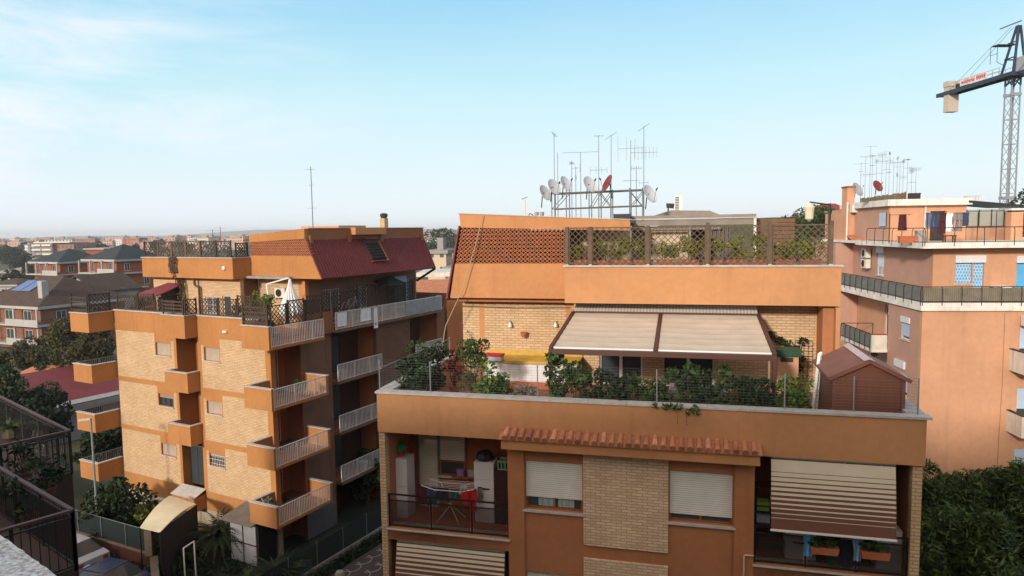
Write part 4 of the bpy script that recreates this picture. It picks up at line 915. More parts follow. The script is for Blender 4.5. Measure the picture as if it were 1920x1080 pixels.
for k in range(3): 
    part('recess_door', mb(mat('brown_panel_door', (.24, .10, .05), .6, .12)).box(5.75, 6.45, 1.13, 1.19, bots[k] + .02, bots[k] + 2.3).box(6.5, 7.2, 1.13, 1.19, bots[k] + .02, bots[k] + 2.3), b)
window(b, (5.58, .3, 2.64), 0, 1.77, 2.3, mat('dark_green_frame', (.05, .06, .045), .5), SHUTG, .01, False, 3, .2, name='glazed_balcony_front')
S2 = mat('beige_shutter_plain', (.40, .32, .25), .7, .1)
for k, (s1_, s2_, f1, f2) in enumerate([(S2, S2, .99, .99), (SHUTG, S2, .35, .99), (S2, SHUTG, .99, .3)]):
    wz0 = [10.12, 7.15, 4.2][k]; hh = [.74, .71, .70][k]
    window(b, (3.72, 0, wz0), 0, 1.32, hh, DARKM, s1_, f1, True, 3, .13); window(b, (7.9, 0, wz0), 0, 1.24, hh, DARKM, s2_, f2, True, 3, .13, bars=WHITEM if k == 2 else None)
# high basement windows with grilles
for x in (4.4, 9.0): window(b, (x, -.0, .62), 0, 1.3, .7, WHITEM, None, 0, False, 2, .06, bars=WHITEM)
part('side_wall_left', mb(PLO).box(0, .3, .301, D, -.3, 12.56), b); part('rear_wall', mb(PLD).box(.3, 13, D - .3, D, -.3, 12.56), b)
part('terrace_coping', mb(MARBLE).box(-.06, 12.7, -.06, .36, 12.563, 12.62), b)
part('terrace_slab', mb(TERRA).box(.3, 12.99, .301, D - .3, 11.45, 11.6), b)
for k in (0, 1, 2): part('floor_slab', mb(PLD).box(.3, 12.99, 1.4, D - .3, bots[k] - .2, bots[k] - .02), b)
part('interior_core', mb(PLD).box(.32, 11.4, 1.5, D - .32, -.3, 11.4), b)
# side facade (u = 13)
m = MB()
Z0, Z1 = -.3, 11.38
lg = []
for k in range(3): lg += [(.36, 2.1, bots[k], tops[k]), (4.45, 8.5, bots[k] , tops[k]), (12.0, 15.2, bots[k], tops[k])]
lg += [(.36, 2.1, .0, 2.3), (4.45, 8.5, 0, 2.3)]
zz = [(8.5, 12.0, -.3, 11.38, BRICKR)]
for k in range(3): zz += [(2.15, 4.4, bots[k] + .02, tops[k], PLD)]
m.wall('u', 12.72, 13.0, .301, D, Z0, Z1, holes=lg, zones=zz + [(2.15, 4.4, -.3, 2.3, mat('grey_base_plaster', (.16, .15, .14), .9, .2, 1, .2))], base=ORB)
part('side_wall', m, b)
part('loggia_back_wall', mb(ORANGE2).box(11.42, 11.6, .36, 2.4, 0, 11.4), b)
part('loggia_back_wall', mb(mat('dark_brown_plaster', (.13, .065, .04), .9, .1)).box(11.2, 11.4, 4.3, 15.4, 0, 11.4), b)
for y in (2.3, 4.3, 8.6, 11.86, 15.3): part('cross_wall', mb(ORANGE2).box(11.4, 12.719, y, y + .14, 0, 11.38), b)
for k in range(3):
    zt_ = bots[k]
    window(b, (11.62, .5, zt_ + .02), 90, 1.2, 2.2, WHITEM, None, 0, False, 2, -.05, bars=DARKM if k == 2 else None, name='glazed_door')
    window(b, (11.44, 5.2, zt_ + .02), 90, 1.6, 2.2, DARKM, None, 0, False, 2, -.05, name='glazed_door')
    window(b, (11.44, 12.6, zt_ + .02), 90, 1.4, 2.2, DARKM, None, 0, False, 2, -.05, name='glazed_door')
# box balconies ----------------------------------------------------
def pickets(par, p, q, z0, z1, M_=WHITEM, sp=.115, nm='balcony_railing'):
    p = Vector((p[0], p[1], 0)); q = Vector((q[0], q[1], 0)); n = max(2, int((q - p).length / sp)); m = mb(M_)
    zv = Vector((0, 0, 1))
    m.bar(p + zv * z1, q + zv * z1, .05, .035).bar(p + zv * (z0 + .05), q + zv * (z0 + .05), .03, .03)
    for i in range(n + 1):
        c = p.lerp(q, i / n); w_ = .026 if i % 12 else .045
        m.box(c.x - w_ / 2, c.x + w_ / 2, c.y - w_ / 2, c.y + w_ / 2, z0 + (.051 if i % 12 else 0), z1 - .018)
    return part(nm, m, par)
lv = [(11.38, 12.50, True), (8.36, 9.42, False), (5.39, 6.46, False), (2.42, 3.48, False)]
for k, (z0, z1, top) in enumerate(lv):
    # middle box
    u0, u1, v0 = 5.5, 7.42, -.76; w_ = .14
    if k == 3:
        part('balcony_box', mb(PLO).box(u0, u1, v0, -.002, 1.62, 2.40), b); part('balcony_lid', mb(MARBLE).prism([(u0 - .04, v0 - .04, 2.403), (u1 + .04, v0 - .04, 2.403), (u1 + .04, -.003, 2.70), (u0 - .04, -.003, 2.70)], (0, 0, .04)), b)
    else:
        zc = z1 + (.12 if top else .03)
        m = mb(PLO).box(u0, u1, v0, v0 + w_, z0, zc).box(u0, u0 + w_, v0 + w_, -.002, z0, zc).box(u1 - w_, u1, v0 + w_, -.002, z0, zc).box(u0 + w_, u1 - w_, v0 + w_, 1.19 if not top else -.002, z0, z0 + .16); part('balcony_box', m, b)
        m = mb(MARBLE).box(u0 - .04, u1 + .04, v0 - .04, v0 + w_ + .03, zc + .003, zc + .05).box(u0 - .04, u0 + w_ + .03, v0 + w_ + .031, -.003, zc + .003, zc + .05).box(u1 - w_ - .03, u1 + .04, v0 + w_ + .031, -.003, zc + .003, zc + .05); part('balcony_coping', m, b)
    # left corner box (wraps the left corner)
    u0, u1, v0, v1 = -1.95, -.12, -1.5, 2.4; zc = z1
    m = mb(PLO).box(u0, u1, v0, v0 + w_, z0, zc).box(u1 - w_, u1, v0 + w_, -.0, z0, zc).box(u0 + .01, u1 - w_ - .001, v0 + w_, v1, z0, z0 + .16).box(u1 - w_, -.001, 0.001, v1, z0, z0 + .16); part('balcony_box', m, b)
    part('balcony_coping', mb(MARBLE).box(u0 - .04, u1 + .04, v0 - .04, v0 + w_ + .03, zc + .003, zc + .05).box(u1 - w_ - .03, u1 + .04, v0 + w_ + .031, .0, zc + .003, zc + .05), b)
    if not top: pickets(b, (u0 + .06, v0 + w_ + .06), (u0 + .06, v1), z0 + .16, zc + .06, GREYM)
    # right corner box
    u0, u1, v0, v1 = 12.70, 14.60, -1.5, 2.3
    m = mb(PLO).box(u0, u1 - .0, v0, v0 + w_, z0 - .02, zc).box(u0, u0 + w_, v0 + w_, -.002, z0 - .02, zc).box(u0 + w_, u1 + .03, v0 + w_, v1, z0 - .02, z0 + .1)
    if not top: m.box(13.0, u1, v1 + .001, v1 + w_, z0 - .02, zc - .05)
    part('balcony_box', m, b)
    m = mb(MARBLE).box(u0 - .04, u1 + .04, v0 - .04, v0 + w_ + .03, zc + .003, zc + .05).box(u0 - .04, u0 + w_ + .03, v0 + w_ + .031, -.003, zc + .003, zc + .05)
    if not top: part('return_coping', mb(MARBLE).box(12.95, u1 + .05, v1 - .03, v1 + w_ + .03, zc - .047, zc), b)
    part('balcony_coping', m, b)
    pickets(b, (u1 - .03, v0 + w_ + .03), (u1 - .03, v1 - .04), z0 + .1, zc - .03)
# second loggia railings along the side
part('gallery_slab', mb(PLD).box(13.001, 13.5, 4.35, 15.3, 11.36, 11.5), b)
pickets(b, (13.42, 4.45), (13.42, 15.2), 11.5, 12.50)
pickets(b, (13.42, 15.2), (13.02, 15.2), 11.5, 12.50)
part('parapet_pier', mb(ORB).box(12.72, 13.3, 2.3, 4.4, 11.381, 12.62), b)
for k in range(3):
    for y0, y1 in ((4.45, 8.5), (12.0, 15.2)):
        part('gallery_slab', mb(PLD).box(12.9, 13.5, y0, y1, bots[k] - .2, bots[k] - .05), b); pickets(b, (13.42, y0 + .04), (13.42, y1 - .04), bots[k] - .05, bots[k] + .92)
# ---------------- penthouse of B
Pz = 11.6
m = MB().wall('v', 2.3, 2.55, .5, 8.3, Pz, 14.48, holes=[(5.25, 6.35, 12.35, 13.35), (6.75, 7.45, Pz, 13.45)], zones=[(.5, 8.3, Pz, 14.3, BRICKB), (3.9, 4.6, Pz, 14.3, BRICKB)], base=ORANGE); part('penthouse_front_wall', m, b)
window(b, (5.25, 2.3, 12.35), 0, 1.1, 1.0, WHITEM, None, 0, True, 2, .08, bars=WHITEM); window(b, (6.75, 2.3, Pz + .02), 0, .7, 1.83, WHITEM, None, 0, False, 1, .08, name='glazed_door')
part('penthouse_side_wall', MB().wall('u', 8.05, 8.3, 2.551, 3.6, Pz, 14.48, base=BRICKR), b)
m = MB().wall('v', 3.62, 3.9, 8.301, 12.0, Pz, 14.5, zones=[(8.3, 11.5, Pz, 14.3, BRICKB)], base=ORANGE); part('penthouse_rear_step_wall', m, b)
dh = [(5.0, 6.5, Pz, 13.7), (7.8, 9.0, 12.3, 13.7), (12.3, 14.0, Pz, 13.8)]
m = MB().wall('u', 11.75, 12.0, 3.901, 14.2, Pz, 14.62, holes=dh, zones=[(3.9, 14.2, Pz, 14.3, mat('mauve_brown_render', (.22, .145, .10), .9, .1, 1.5, .1))], base=ORANGE2); part('penthouse_long_wall', m, b)
window(b, (12.0, 5.0, Pz + .02), 90, 1.5, 2.08, WHITEM, None, 0, False, 2, .1, bars=WHITEM, name='glazed_door'); window(b, (12.0, 7.8, 12.3), 90, 1.2, 1.4, WHITEM, None, 0, True, 2, .1, bars=WHITEM); window(b, (12.0, 12.3, Pz + .02), 90, 1.7, 2.18, WHITEM, None, 0, False, 3, .1, bars=GREYM, name='glazed_door')
part('penthouse_roof_slab', mb(CONC).box(.6, 11.7, 2.6, 15.5, 14.485, 14.62), b)
m = mb(PLO).box(.3, 8.4, 1.75, 2.0, 14.48, 15.66).box(8.15, 8.4, 2.001, 3.0, 14.48, 15.66); part('roof_terrace_parapet', m, b)
part('roof_terrace_coping', mb(MARBLE).box(.25, 8.45, 1.70, 2.05, 15.663, 15.71).box(8.1, 8.45, 2.051, 3.0, 15.663, 15.71), b)
m = mb(PLO).prism([(8.401, 3.0, 14.5), (13.9, 3.0, 14.52), (13.2, 3.0, 15.76), (8.401, 3.0, 15.76)], (0, .25, 0)); m.prism([(8.401, 3.0, 16.55), (12.72, 3.0, 16.72), (12.72, 3.0, 17.28), (8.401, 3.0, 16.98)], (0, .25, 0)); part('end_wall', m, b)
m = mb(LATB)
for k in range(6):
    zz_ = 15.765 + k * .155; u1_ = 13.2 - .08 * k
    m.box(8.42, u1_, 3.03, 3.19, zz_, zz_ + .03)
    n = 26
    for i in range(n): x = 8.42 + (u1_ - 8.42) * i / n; cw = (u1_ - 8.42) / n; m.bar((x, 3.11, zz_ + .03), (x + cw, 3.11, zz_ + .155), .03, .14, (0, 1, 0)).bar((x, 3.11, zz_ + .155), (x + cw, 3.11, zz_ + .03), .0301, .141, (0, 1, 0))
part('lattice_brickwork', m, b); part('lattice_back_wall', mb(mat('attic_interior', (.2, .1, .06))).box(8.4, 12.3, 3.35, 3.45, 15.2, 16.9), b)
# mansard
def mans(y, f): return (14.0 - 1.3 * f, y, 14.55 + 2.08 * f)
y0b, y0t, y1b, y1t = 2.9, 3.1, 13.7, 14.2
m = MB().use(mat('dark_red_sheet', (.155, .030, .026), .5, .1, 1.5, .15)).prism([(14.0, y0b, 14.55), (14.0, y1b, 14.55), (12.7, y1t, 16.64), (12.7, y0t, 16.64)], (-.06, 0, -.04))
n = 50
for i in range(n + 1):
    q = i / n; m.bar((14.01, y0b + (y1b - y0b) * q, 14.555), (12.71, y0t + (y1t - y0t) * q, 16.645), .07, .05, (.85, 0, .53))
part('mansard_roof', m, b)
m = mb(ORB).box(12.45, 12.72, 3.251, 14.2, 16.65, 17.28)
for y in (3.3, 6.4, 9.4, 13.8): m.box(12.721, 12.86, y, y + .25, 16.45, 16.9)
part('roof_parapet', m, b); part('roof_box', mb(ORANGE).box(12.6, 13.15, 6.7, 9.6, 16.9, 17.32), b)
part('roof_coping', mb(MARBLE).box(12.40, 12.78, 3.26, 6.65, 17.283, 17.32).box(12.40, 12.78, 9.65, 14.25, 17.283, 17.32), b)
part('roof_slab', mb(CONC).box(8.5, 12.4, 3.3, 14.1, 16.7, 16.9), b); part('mansard_end_wall', mb(ORANGE2).prism([(12.0, 13.95, 14.5), (13.95, 13.75, 14.5), (12.7, 14.2, 16.64), (12.0, 14.2, 16.64)], (0, .02, 0)), b)
dv0 = B.pu(692, 465, 13.35).y; dv1 = B.pu(719, 465, 13.35).y
fq = lambda z, o=0: 14.0 - 1.3 * (z - 14.55) / 2.08 + o
m = mb(DARKC).prism([(fq(15.35), dv0, 15.35), (fq(15.35), dv1, 15.35), (fq(16.45), dv1, 16.45), (fq(16.45), dv0, 16.45)], (.07, 0, .045)); w_ = part('dormer_window', m, b)
g_ = mb(mat('very_dark_wood', (.03, .018, .014), .8))
for k in range(6): z_ = 15.42 + k * .17; g_.box(fq(z_, .085), fq(z_, .13), dv0 + .03, dv1 - .03, z_, z_ + .09)
part('shutter_slats', g_, w_); part('frame', mb(ORB).prism([(fq(15.3), dv1, 15.3), (fq(16.5), dv1, 16.5), (fq(16.5, .16), dv1, 16.5), (fq(15.3, .15), dv1, 15.3)], (0, .12, 0)).box(fq(15.3), fq(15.3, .2), dv0 - .1, dv1 + .13, 15.26, 15.297), w_)
part('roof_strut', mb(DARKM).bar((12.0, 14.3, 13.6), (13.9, 13.8, 14.5), .12, .12), b)
# rear roofs behind
t = thing('roof_canopy', 'dark sloping tiled lean-to on brackets above the left building roof terrace', 'roof', B, (0, 0, 0))
part('roof', mb(mat('brown_old_tiles', (.12, .07, .055), .9, .3, 3)).prism([(3.8, 6.5, 16.55), (8.1, 6.5, 17.0), (8.1, 9.5, 17.2), (3.8, 9.5, 16.75)], (0, 0, .1)), t)
part('bracket', mb(WOODD).bar((7.0, 6.6, 15.7), (6.6, 6.6, 16.8), .09).bar((7.9, 6.6, 15.9), (7.6, 6.6, 16.9), .09), t)
part('wall', mb(PINK).box(6.2, 9.5, 9.3, 12, 14.7, 17.5), t)
part('pillar', mb(WHITEP).box(6.3, 6.6, 6.7, 7.0, 14.7, 16.7), t)
# lattice fences of B -------------------------------------------------
def fence_panel(label, p, q, z0, z1, M_=WOODD, group='dark lattice screens of the left building', planks=False, hump=0, F=B, sp=.17, w=.035):
    p = Vector((p[0], p[1], 0)); q = Vector((q[0], q[1], 0)); L_ = (q - p).length; d = (q - p) / L_; ang = math.degrees(math.atan2(d.y, d.x))
    t = thing('lattice_screen', label, 'screen', F, (p.x, p.y, z0), ang, group); h_ = z1 - z0
    m = mb(M_)
    if planks:
        for k in range(4): m.box(0, L_, -.012, .012, .08 + k * h_ / 4, .17 + k * h_ / 4)
    else: m.lattice(.04, L_ - .04, .03, h_, lambda u, z, o: (u, o, z), sp, w, .016, .05)
    part('planks' if planks else 'lattice', m, t)
    part('post', mb(M_).box(0, .07, -.035, .035, 0, h_ + .06), t); part('post', mb(M_).box(L_ - .07, L_, -.035, .035, 0, h_ + .06), t)
    return t
tz = 12.62
fence_panel('plank screen on the top left corner box of the left building', (-1.9, -1.42), (-.25, -1.42), 12.56, 13.55, planks=True)
fence_panel('dark lattice screen behind the planks of the top left corner box', (-.2, -1.4), (-.2, -.1), 12.56, 13.6)
fence_panel('dark lattice screen left of centre on the front terrace of the left building', (.1, .15), (2.0, .15), tz, 13.52)
fence_panel('lattice screen just left of the middle plank screen', (2.05, .15), (3.6, .15), tz, 13.62)
fence_panel('low lattice screen touching the middle plank screen', (3.65, .15), (5.4, .15), tz, 13.3)
fence_panel('plank screen on the top middle balcony box', (5.55, -.68), (7.3, -.68), tz + .06, 13.45, planks=True)
fence_panel('lattice screen on the right side of the top middle balcony box', (7.35, -.65), (7.35, .1), tz + .06, 13.5)
fence_panel('first lattice screen right of the middle plank screen', (7.5, .15), (9.0, .15), tz, 13.5)
fence_panel('second lattice screen right of the middle plank screen', (9.05, .15), (10.5, .15), tz, 13.55)
fence_panel('third lattice screen right of the middle plank screen', (10.55, .15), (11.6, .15), tz, 13.75)
fence_panel('lattice screen ending at the right plank screen', (11.65, .15), (12.65, .15), tz, 13.55)
fence_panel('plank and lattice screen on the top right corner box', (12.75, -1.42), (14.5, -1.42), 12.56, 13.55, planks=True)
fence_panel('low lattice on the top right corner box behind its planks', (12.76, -1.36), (14.4, -1.36), 12.56, 13.0, sp=.13)
fence_panel('lattice screen nearest the camera above the top white railing', (14.5, -1.3), (14.5, -.2), 12.5, 13.5)
fence_panel('tall lattice screen in front of the white parasol', (14.5, -.15), (14.5, 1.0), 12.5, 13.65)
fence_panel('dark lattice screen at the far end of the top white railing', (14.5, 1.05), (14.5, 2.25), 12.5, 13.55)
fence_panel('lattice screen over the brown parapet pier', (13.15, 2.5), (13.15, 4.3), 12.62, 13.6)
fence_panel('long lattice screen behind the white railing of the side gallery', (13.2, 4.5), (13.2, 6.5), 12.3, 13.6)
fence_panel('raised lattice screen at the middle of the side gallery', (13.2, 6.55), (13.2, 8.4), 12.3, 13.85)
fence_panel('lattice screen just before the green gazebo', (13.2, 8.7), (13.2, 10.3), 12.3, 13.7)
fence_panel('small lattice screen beside the pale blue door curtain', (13.2, 11.3), (13.2, 12.2), 12.3, 13.7)
for i in range(6):
    fence_panel('lattice screen on the upper roof terrace of the left building, number %s from the left' % ['one', 'two', 'three', 'four', 'five', 'six'][i], (.4 + i * 1.3, 1.88), (.4 + (i + 1) * 1.3, 1.88), 15.71, 16.62, WOODG if i in (1, 2, 3) else WOODD, 'lattice screens of the upper left roof terrace', sp=.2, w=.035)
fence_panel('lattice screen turning back at the right end of the upper left roof terrace', (8.25, 2.1), (8.25, 3.0), 15.71, 16.5, WOODD, 'lattice screens of the upper left roof terrace', sp=.13)
# bushes on roofs and terrace
def terr(px, py, v): return B.pv(px, py, v)
plant('bright green bush rising between the screens and the parasol', B, (11.6, .9, 11.6), .75, 1.9, LEAFB, 900, .09, .25, .35, TERRA)
plant('dark shrub between the plank screen and the left building front terrace', B, (9.7, .7, 11.6), .5, 1.3, LEAFD, 500, .08)
plant('dark shrub behind the right plank screen', B, (13.6, -.9, 11.5), .55, 1.4, LEAFD, 600, .08)
plant('dark shrub at the left end of the left building front terrace', B, (1.2, .8, 11.6), .6, 1.5, LEAFD, 600, .09)
t = thing('climbing_plant', 'bare brown creeper climbing the front of the left penthouse', 'plant', B, (3.3, 2.1, 11.6)); m = mb(BARK); rn = random.Random(4)
for i in range(26):
    x = rn.uniform(-.5, .5); p_ = Vector((x, 0, 0)); 
    for k in range(9): q = Vector((x * (1 - k * .06) + rn.uniform(-.12, .12), rn.uniform(-.05, .12) if k < 6 else -.42, (k + 1) * .46)); m.tube(p_, q, .014, n=4); p_ = q
part('stem', m, t); part('foliage', mb(mat('dry_leaf', (.12, .06, .03))).leaves([((rn.uniform(-.3, .3), -.1 if z < 2.7 else -.45, z), (.2, .06, .3)) for z in (1, 1.8, 2.5, 3.1, 3.6, 4.0)], 260, .07), t)
# cantilever parasol, white
t = thing('cantilever_parasol', 'folded white cantilever parasol with a bent white arm on the left building terrace', 'parasol', B, (0, 0, 0))
pb = B.pv(509, 572, 1.2); pe_ = B.pv(500, 533, 1.2); pa = B.pv(542, 521, 1.2)
part('mast', mb(WHITEM).tube((pb.x + .05, 1.2, 11.6), (pe_.x, 1.2, pe_.z), .05, n=8), t); part('arm', mb(WHITEM).tube((pe_.x, 1.2, pe_.z), (pa.x, 1.2, pa.z), .04, n=8), t)
m = mb(WHITEC)
nf = 16; vs = []; prof = [(0, .06), (.4, .14), (.9, .34), (1.5, .58), (1.75, .62), (2.1, .35)]
for dz, r in prof:
    for i in range(nf * 2): g = math.pi * i / nf; rr = r * (1 if i % 2 else .72); vs.append((pa.x + .05 + rr * math.cos(g), 1.2 + rr * math.sin(g), pa.z - .05 - dz))
fs = [(k * 32 + i, k * 32 + (i + 1) % 32, (k + 1) * 32 + (i + 1) % 32, (k + 1) * 32 + i) for k in range(5) for i in range(32)]
m.add(vs, fs); part('canopy', m, t)
part('base', mb(CONC).box(pb.x - .4, pb.x + .4, .8, 1.6, 11.601, 11.68), t)
# other bits on B
ac_unit('air conditioner on the left penthouse wall behind the parasol', B, (9.9, 3.32, 13.35), 0)
ac_unit('air conditioner at the far left of the left penthouse wall', B, (.8, 2.0, 13.2), 0)
ac_unit('air conditioner low on the stone base behind the carport', B, (3.1, -.32, 1.0), 0)
t = thing('lean_to_roof', 'dark red sheet lean-to at the left end of the left building terrace', 'roof', B, (0, 0, 0)); part('roof', mb(REDMET).prism([(.8, .6, 13.35), (2.9, .6, 13.35), (3.4, 2.28, 14.05), (1.9, 2.28, 14.05)], (0, 0, .05)), t)
for x in (.9, 2.8): part('post', mb(WOODD).box(x, x + .08, .7, .78, 11.601, 13.35), t)
part('side_panel', mb(DARKC).prism([(3.0, .8, 11.65), (3.0, 2.25, 11.65), (3.0, 2.25, 13.9), (3.0, .8, 13.3)], (.03, 0, 0)), t)
one('flue_pipe', mb(BROWNM).path([(0, 0, 0), (0, 0, 2.0), (-.25, -.1, 2.15), (-.25, -.1, 2.6)], .07, 8), 'brown bent flue pipe on the left penthouse wall', 'pipe', B, (4.95, 2.15, 11.9))
one('porthole_light', mb(WHITE).lathe((0, 0, 0), [(.12, 0), (.12, .06), (.05, .1), (.001, .1)], 14, Matrix.Rotation(R_(90), 3, 'X')), 'white fitting on the upper parapet corner of the left building', 'lamp', B, (7.7, 1.74, 15.1))
c = B.pv(423, 622, 0); one('bulkhead_lamp', mb(WHITE).box(-.16, .16, -.1, -.002, -.06, .06).box(-.12, .12, -.13, -.1, -.04, .04), 'small white lamp on the plain orange wall above a shuttered window', 'lamp', B, (c.x, 0, c.z))
c = B.pu(720, 415, 10.5); c.x = c.y; t = thing('chimney', 'buff brick chimney with a dark cap on the left building roof', 'chimney', B, (10.5, c.x, 16.9)); cz = B.pu(720, 400, 10.5).z - 16.9
part('stack', mb(BRICKB).box(-.2, .2, -.2, .2, 0, cz - .35), t); part('cap', mb(DARKC).lathe((0, 0, cz - .35), [(.2, 0), (.2, .1), (.26, .12), (.26, .3), (.12, .36)], 10), t); part('base', mb(DARKC).box(-.26, .26, -.26, .26, .001, .4), t)
for px, top, v, lab, hd in ((587, 312, 6, 'very tall thin antenna mast on the left building roof', [(.97, .3, .5, 3, .5, 'y'), (.55, .2, .6, 3, .3, 'y'), (.8, .2, .3, 2, .3, 'y')]), (398, 430, 9, 'short antenna behind the dark lean-to, the left one', [(.95, .2, 1.0, 5, .3, 'y')]), (413, 425, 9, 'short antenna behind the dark lean-to, the right one', [(.95, .5, .9, 3, .3, 'y')])):
    c = B.pv(px, 430, v); tp = B.pv(px, top, v); antenna(lab, B, (c.x, v, 15.5), tp.z - 15.5, hd, 'antennas of the left building', .03)
# gazebo, curtain, laundry on the side gallery
t = thing('green_gazebo', 'dark green fabric gazebo on the side gallery of the left building', 'gazebo', B, (12.2, 9.4, 11.6)); GF = mat('dark_green_fabric', (.035, .05, .035), .8)
part('canopy', mb(GF).add([(0, 0, 2.3), (1.1, 0, 2.1), (1.1, 1.9, 2.1), (0, 1.9, 2.3), (.5, .95, 2.62)], [(0, 1, 4), (1, 2, 4), (2, 3, 4), (3, 0, 4)]).box(0, 1.1, 0, 1.9, 2.0, 2.1), t)
part('curtain', mb(GF).grid(lambda p, q: (1.0 + .06 * math.sin(p * 20), .8 + p * 1.0, 2.1 * (1 - q) + .6 * q), 20, 2, (.01, 0, 0)), t)
for y in (.02, 1.85): part('pole', mb(DARKM).tube((1.05, y, 0), (1.05, y, 2.1), .025), t)
cloth(B, (12.45, 11.9, 14.1), 90, 1.3, 2.1, mat('pale_blue_curtain', (.42, .50, .68), .8), 'pale blue curtain hanging in front of a door under the red mansard', 'door_curtain', 'curtain')
cloth(B, (13.46, 4.95, 12.52), 90, .8, .85, WHITEC, 'white cloth over the near end of the side gallery railing', 'laundry', 'laundry', 'laundry on the side gallery railing', 0, 1)
cloth(B, (13.47, 7.0, 12.52), 90, .9, .8, WHITEC, 'wide white cloth over the middle of the side gallery railing', 'laundry', 'laundry', 'laundry on the side gallery railing', 0, 2)
cloth(B, (13.50, 7.9, 12.52), 90, .35, 1.35, WHITEC, 'narrow white cloth hanging lowest from the side gallery railing', 'laundry', 'laundry', 'laundry on the side gallery railing', -.3, 3)
for i, (y0_, y1_, lab) in enumerate(((11.0, 13.0, 'grey windbreak sheet tied to the far part of the side gallery railing'), (13.05, 15.1, 'grey windbreak sheet at the very end of the side gallery railing'))):
    m = mb(mat('grey_windbreak', (.30, .31, .33), .7, .2, 3)); m.grid(lambda p, q: (13.46 + .01 * math.sin(p * 22), y0_ + (y1_ - y0_) * p, 12.48 - .92 * q), 24, 2, (.006, 0, 0)); one('windbreak_sheet', m, lab, 'windbreak', B, (0, 0, 0))
t = thing('bicycle', 'white bicycle propped behind the side gallery lattice of the left building', 'bicycle', B, (13.33, 5.4, 12.30)); MM = Matrix.Rotation(R_(90), 3, 'Y')
for y in (0, 1.05):
    part('wheel', mb(GREYM).path([(0, y + .33 * math.cos(g * .3927), .36 + .33 * math.sin(g * .3927)) for g in range(17)], .018, 5), t)
part('frame', mb(GREYM).path([(0, 0, .36), (0, .35, .85), (0, .9, .85), (0, .45, .36), (0, .35, .85)], .016, 5).tube((0, 1.05, .36), (0, .88, .98), .016), t); part('saddle', mb(DARKM).box(-.05, .05, .22, .45, .92, .97), t)
for k, (z, lab) in enumerate(((6.55, 'potted plants'),)):
    pass
plant('leafy plant on the second floor right corner balcony of the left building', B, (14.1, .9, 8.47), .35, .7, LEAF, 260, .07, .14, .3)
plant('small plant behind the coping of the second floor right corner balcony', B, (13.4, -1.0, 8.47), .3, .6, LEAFD, 160, .07, .14, .35)
plant('pale spiky plant in the lowest right corner balcony of the left building', B, (13.4, -.9, 2.5), .35, .65, LEAFG, 220, .09, .18, .4, WHITEP, elong=4)
# satellite etc. small clutter in galleries
one('laundry_basket', mb(WHITE).lathe((0, 0, 0), [(.2, 0), (.26, .45), (.28, .45), (.28, .5), (.2, .5)], 12), 'white tub behind the lowest visible gallery railing of the left building', 'basket', B, (13.1, 6.8, 5.54 - 2.97))
one('laundry_basket', mb(GREYC).lathe((0, 0, 0), [(.2, 0), (.3, .5), (.3, .55), (.1, .6)], 12), 'grey tub behind the gallery railing two levels below the roof terrace', 'basket', B, (13.1, 5.2, 8.51))
# ================================================================== GARDEN OF B
def gw(x, y, z): return WF.pz(x, y, z)
# reddish road wall with green mesh fence
w0 = gw(100, 984, 1.0); w1 = gw(283, 1040, 1.0); w2 = gw(285, 1075, 1.0); w2 = w1 + (w2 - w1).normalized() * 9
t = thing('garden_wall', 'low dark red garden wall with green mesh fence beside the street lamp', 'wall', WF, (0, 0, 0)); RW = mat('dark_red_plaster', (.085, .03, .02), .9, .2, 1, .2)
d = (w1 - w0).normalized(); nrm = Vector((-d.y, d.x, 0)) * .25; w0 = w0 - d * 12
part('base_wall', mb(RW).prism([Vector((p.x, p.y, -.3)) for p in (w0, w1, w1 + nrm, w0 + nrm)], (0, 0, 1.25)), t)
part('coping', mb(mat('worn_stone', (.17, .13, .095), .9, .2)).prism([Vector((p.x, p.y, .953)) for p in (w0 - nrm * .15, w1 - nrm * .15, w1 + nrm * 1.15, w0 + nrm * 1.15)], (0, 0, .06)), t)
MESH = glassm('green_mesh_screen', (.008, .020, .017), .93, .8)
part('mesh_screen', mb(MESH).prism([w0 + nrm * .4 + Vector((0, 0, .02)), w1 + nrm * .4 + Vector((0, 0, .02)), w1 + nrm * .46 + Vector((0, 0, .02)), w0 + nrm * .46 + Vector((0, 0, .02))], (0, 0, 1.15)), t)
pm = MB().use(GREYM)
L_ = (w1 - w0).length; n = int(L_ / 1.9)
for i in range(n + 1): q = w0.lerp(w1, i / n) + nrm * .25; part('post', mb(GREYM).tube((q.x, q.y, 1.015), (q.x, q.y, 2.22), .025), t)
part('top_wire', mb(GREYM).tube(w0 + nrm * .25 + Vector((0, 0, 1.2)), w1 + nrm * .25 + Vector((0, 0, 1.2)), .015), t)
t = thing('garden_wall', 'dark red wall end running towards the camera with a pale edge post', 'wall', WF, (0, 0, 0)); d2 = (w2 - w1).normalized(); n2 = Vector((-d2.y, d2.x, 0)) * .25
part('base_wall', mb(RW).prism([Vector((p.x, p.y, -.3)) for p in (w1 + d2 * .01, w2, w2 + n2, w1 + n2 + d2 * .01)], (0, 0, 1.25)), t)
part('coping', mb(mat('worn_stone', (.3, .22, .15))).prism([Vector((p.x, p.y, .953)) for p in (w1 - n2 * .2 + d2 * .3, w2 - n2 * .2, w2 + n2 * 1.2, w1 + n2 * 1.2 + d2 * .3)], (0, 0, .06)), t)
part('gate_post', mb(mat('worn_stone', (.3, .22, .15))).box(w1.x - .18, w1.x + .18, w1.y - .2, w1.y + .16, 1.016, 2.3), t)
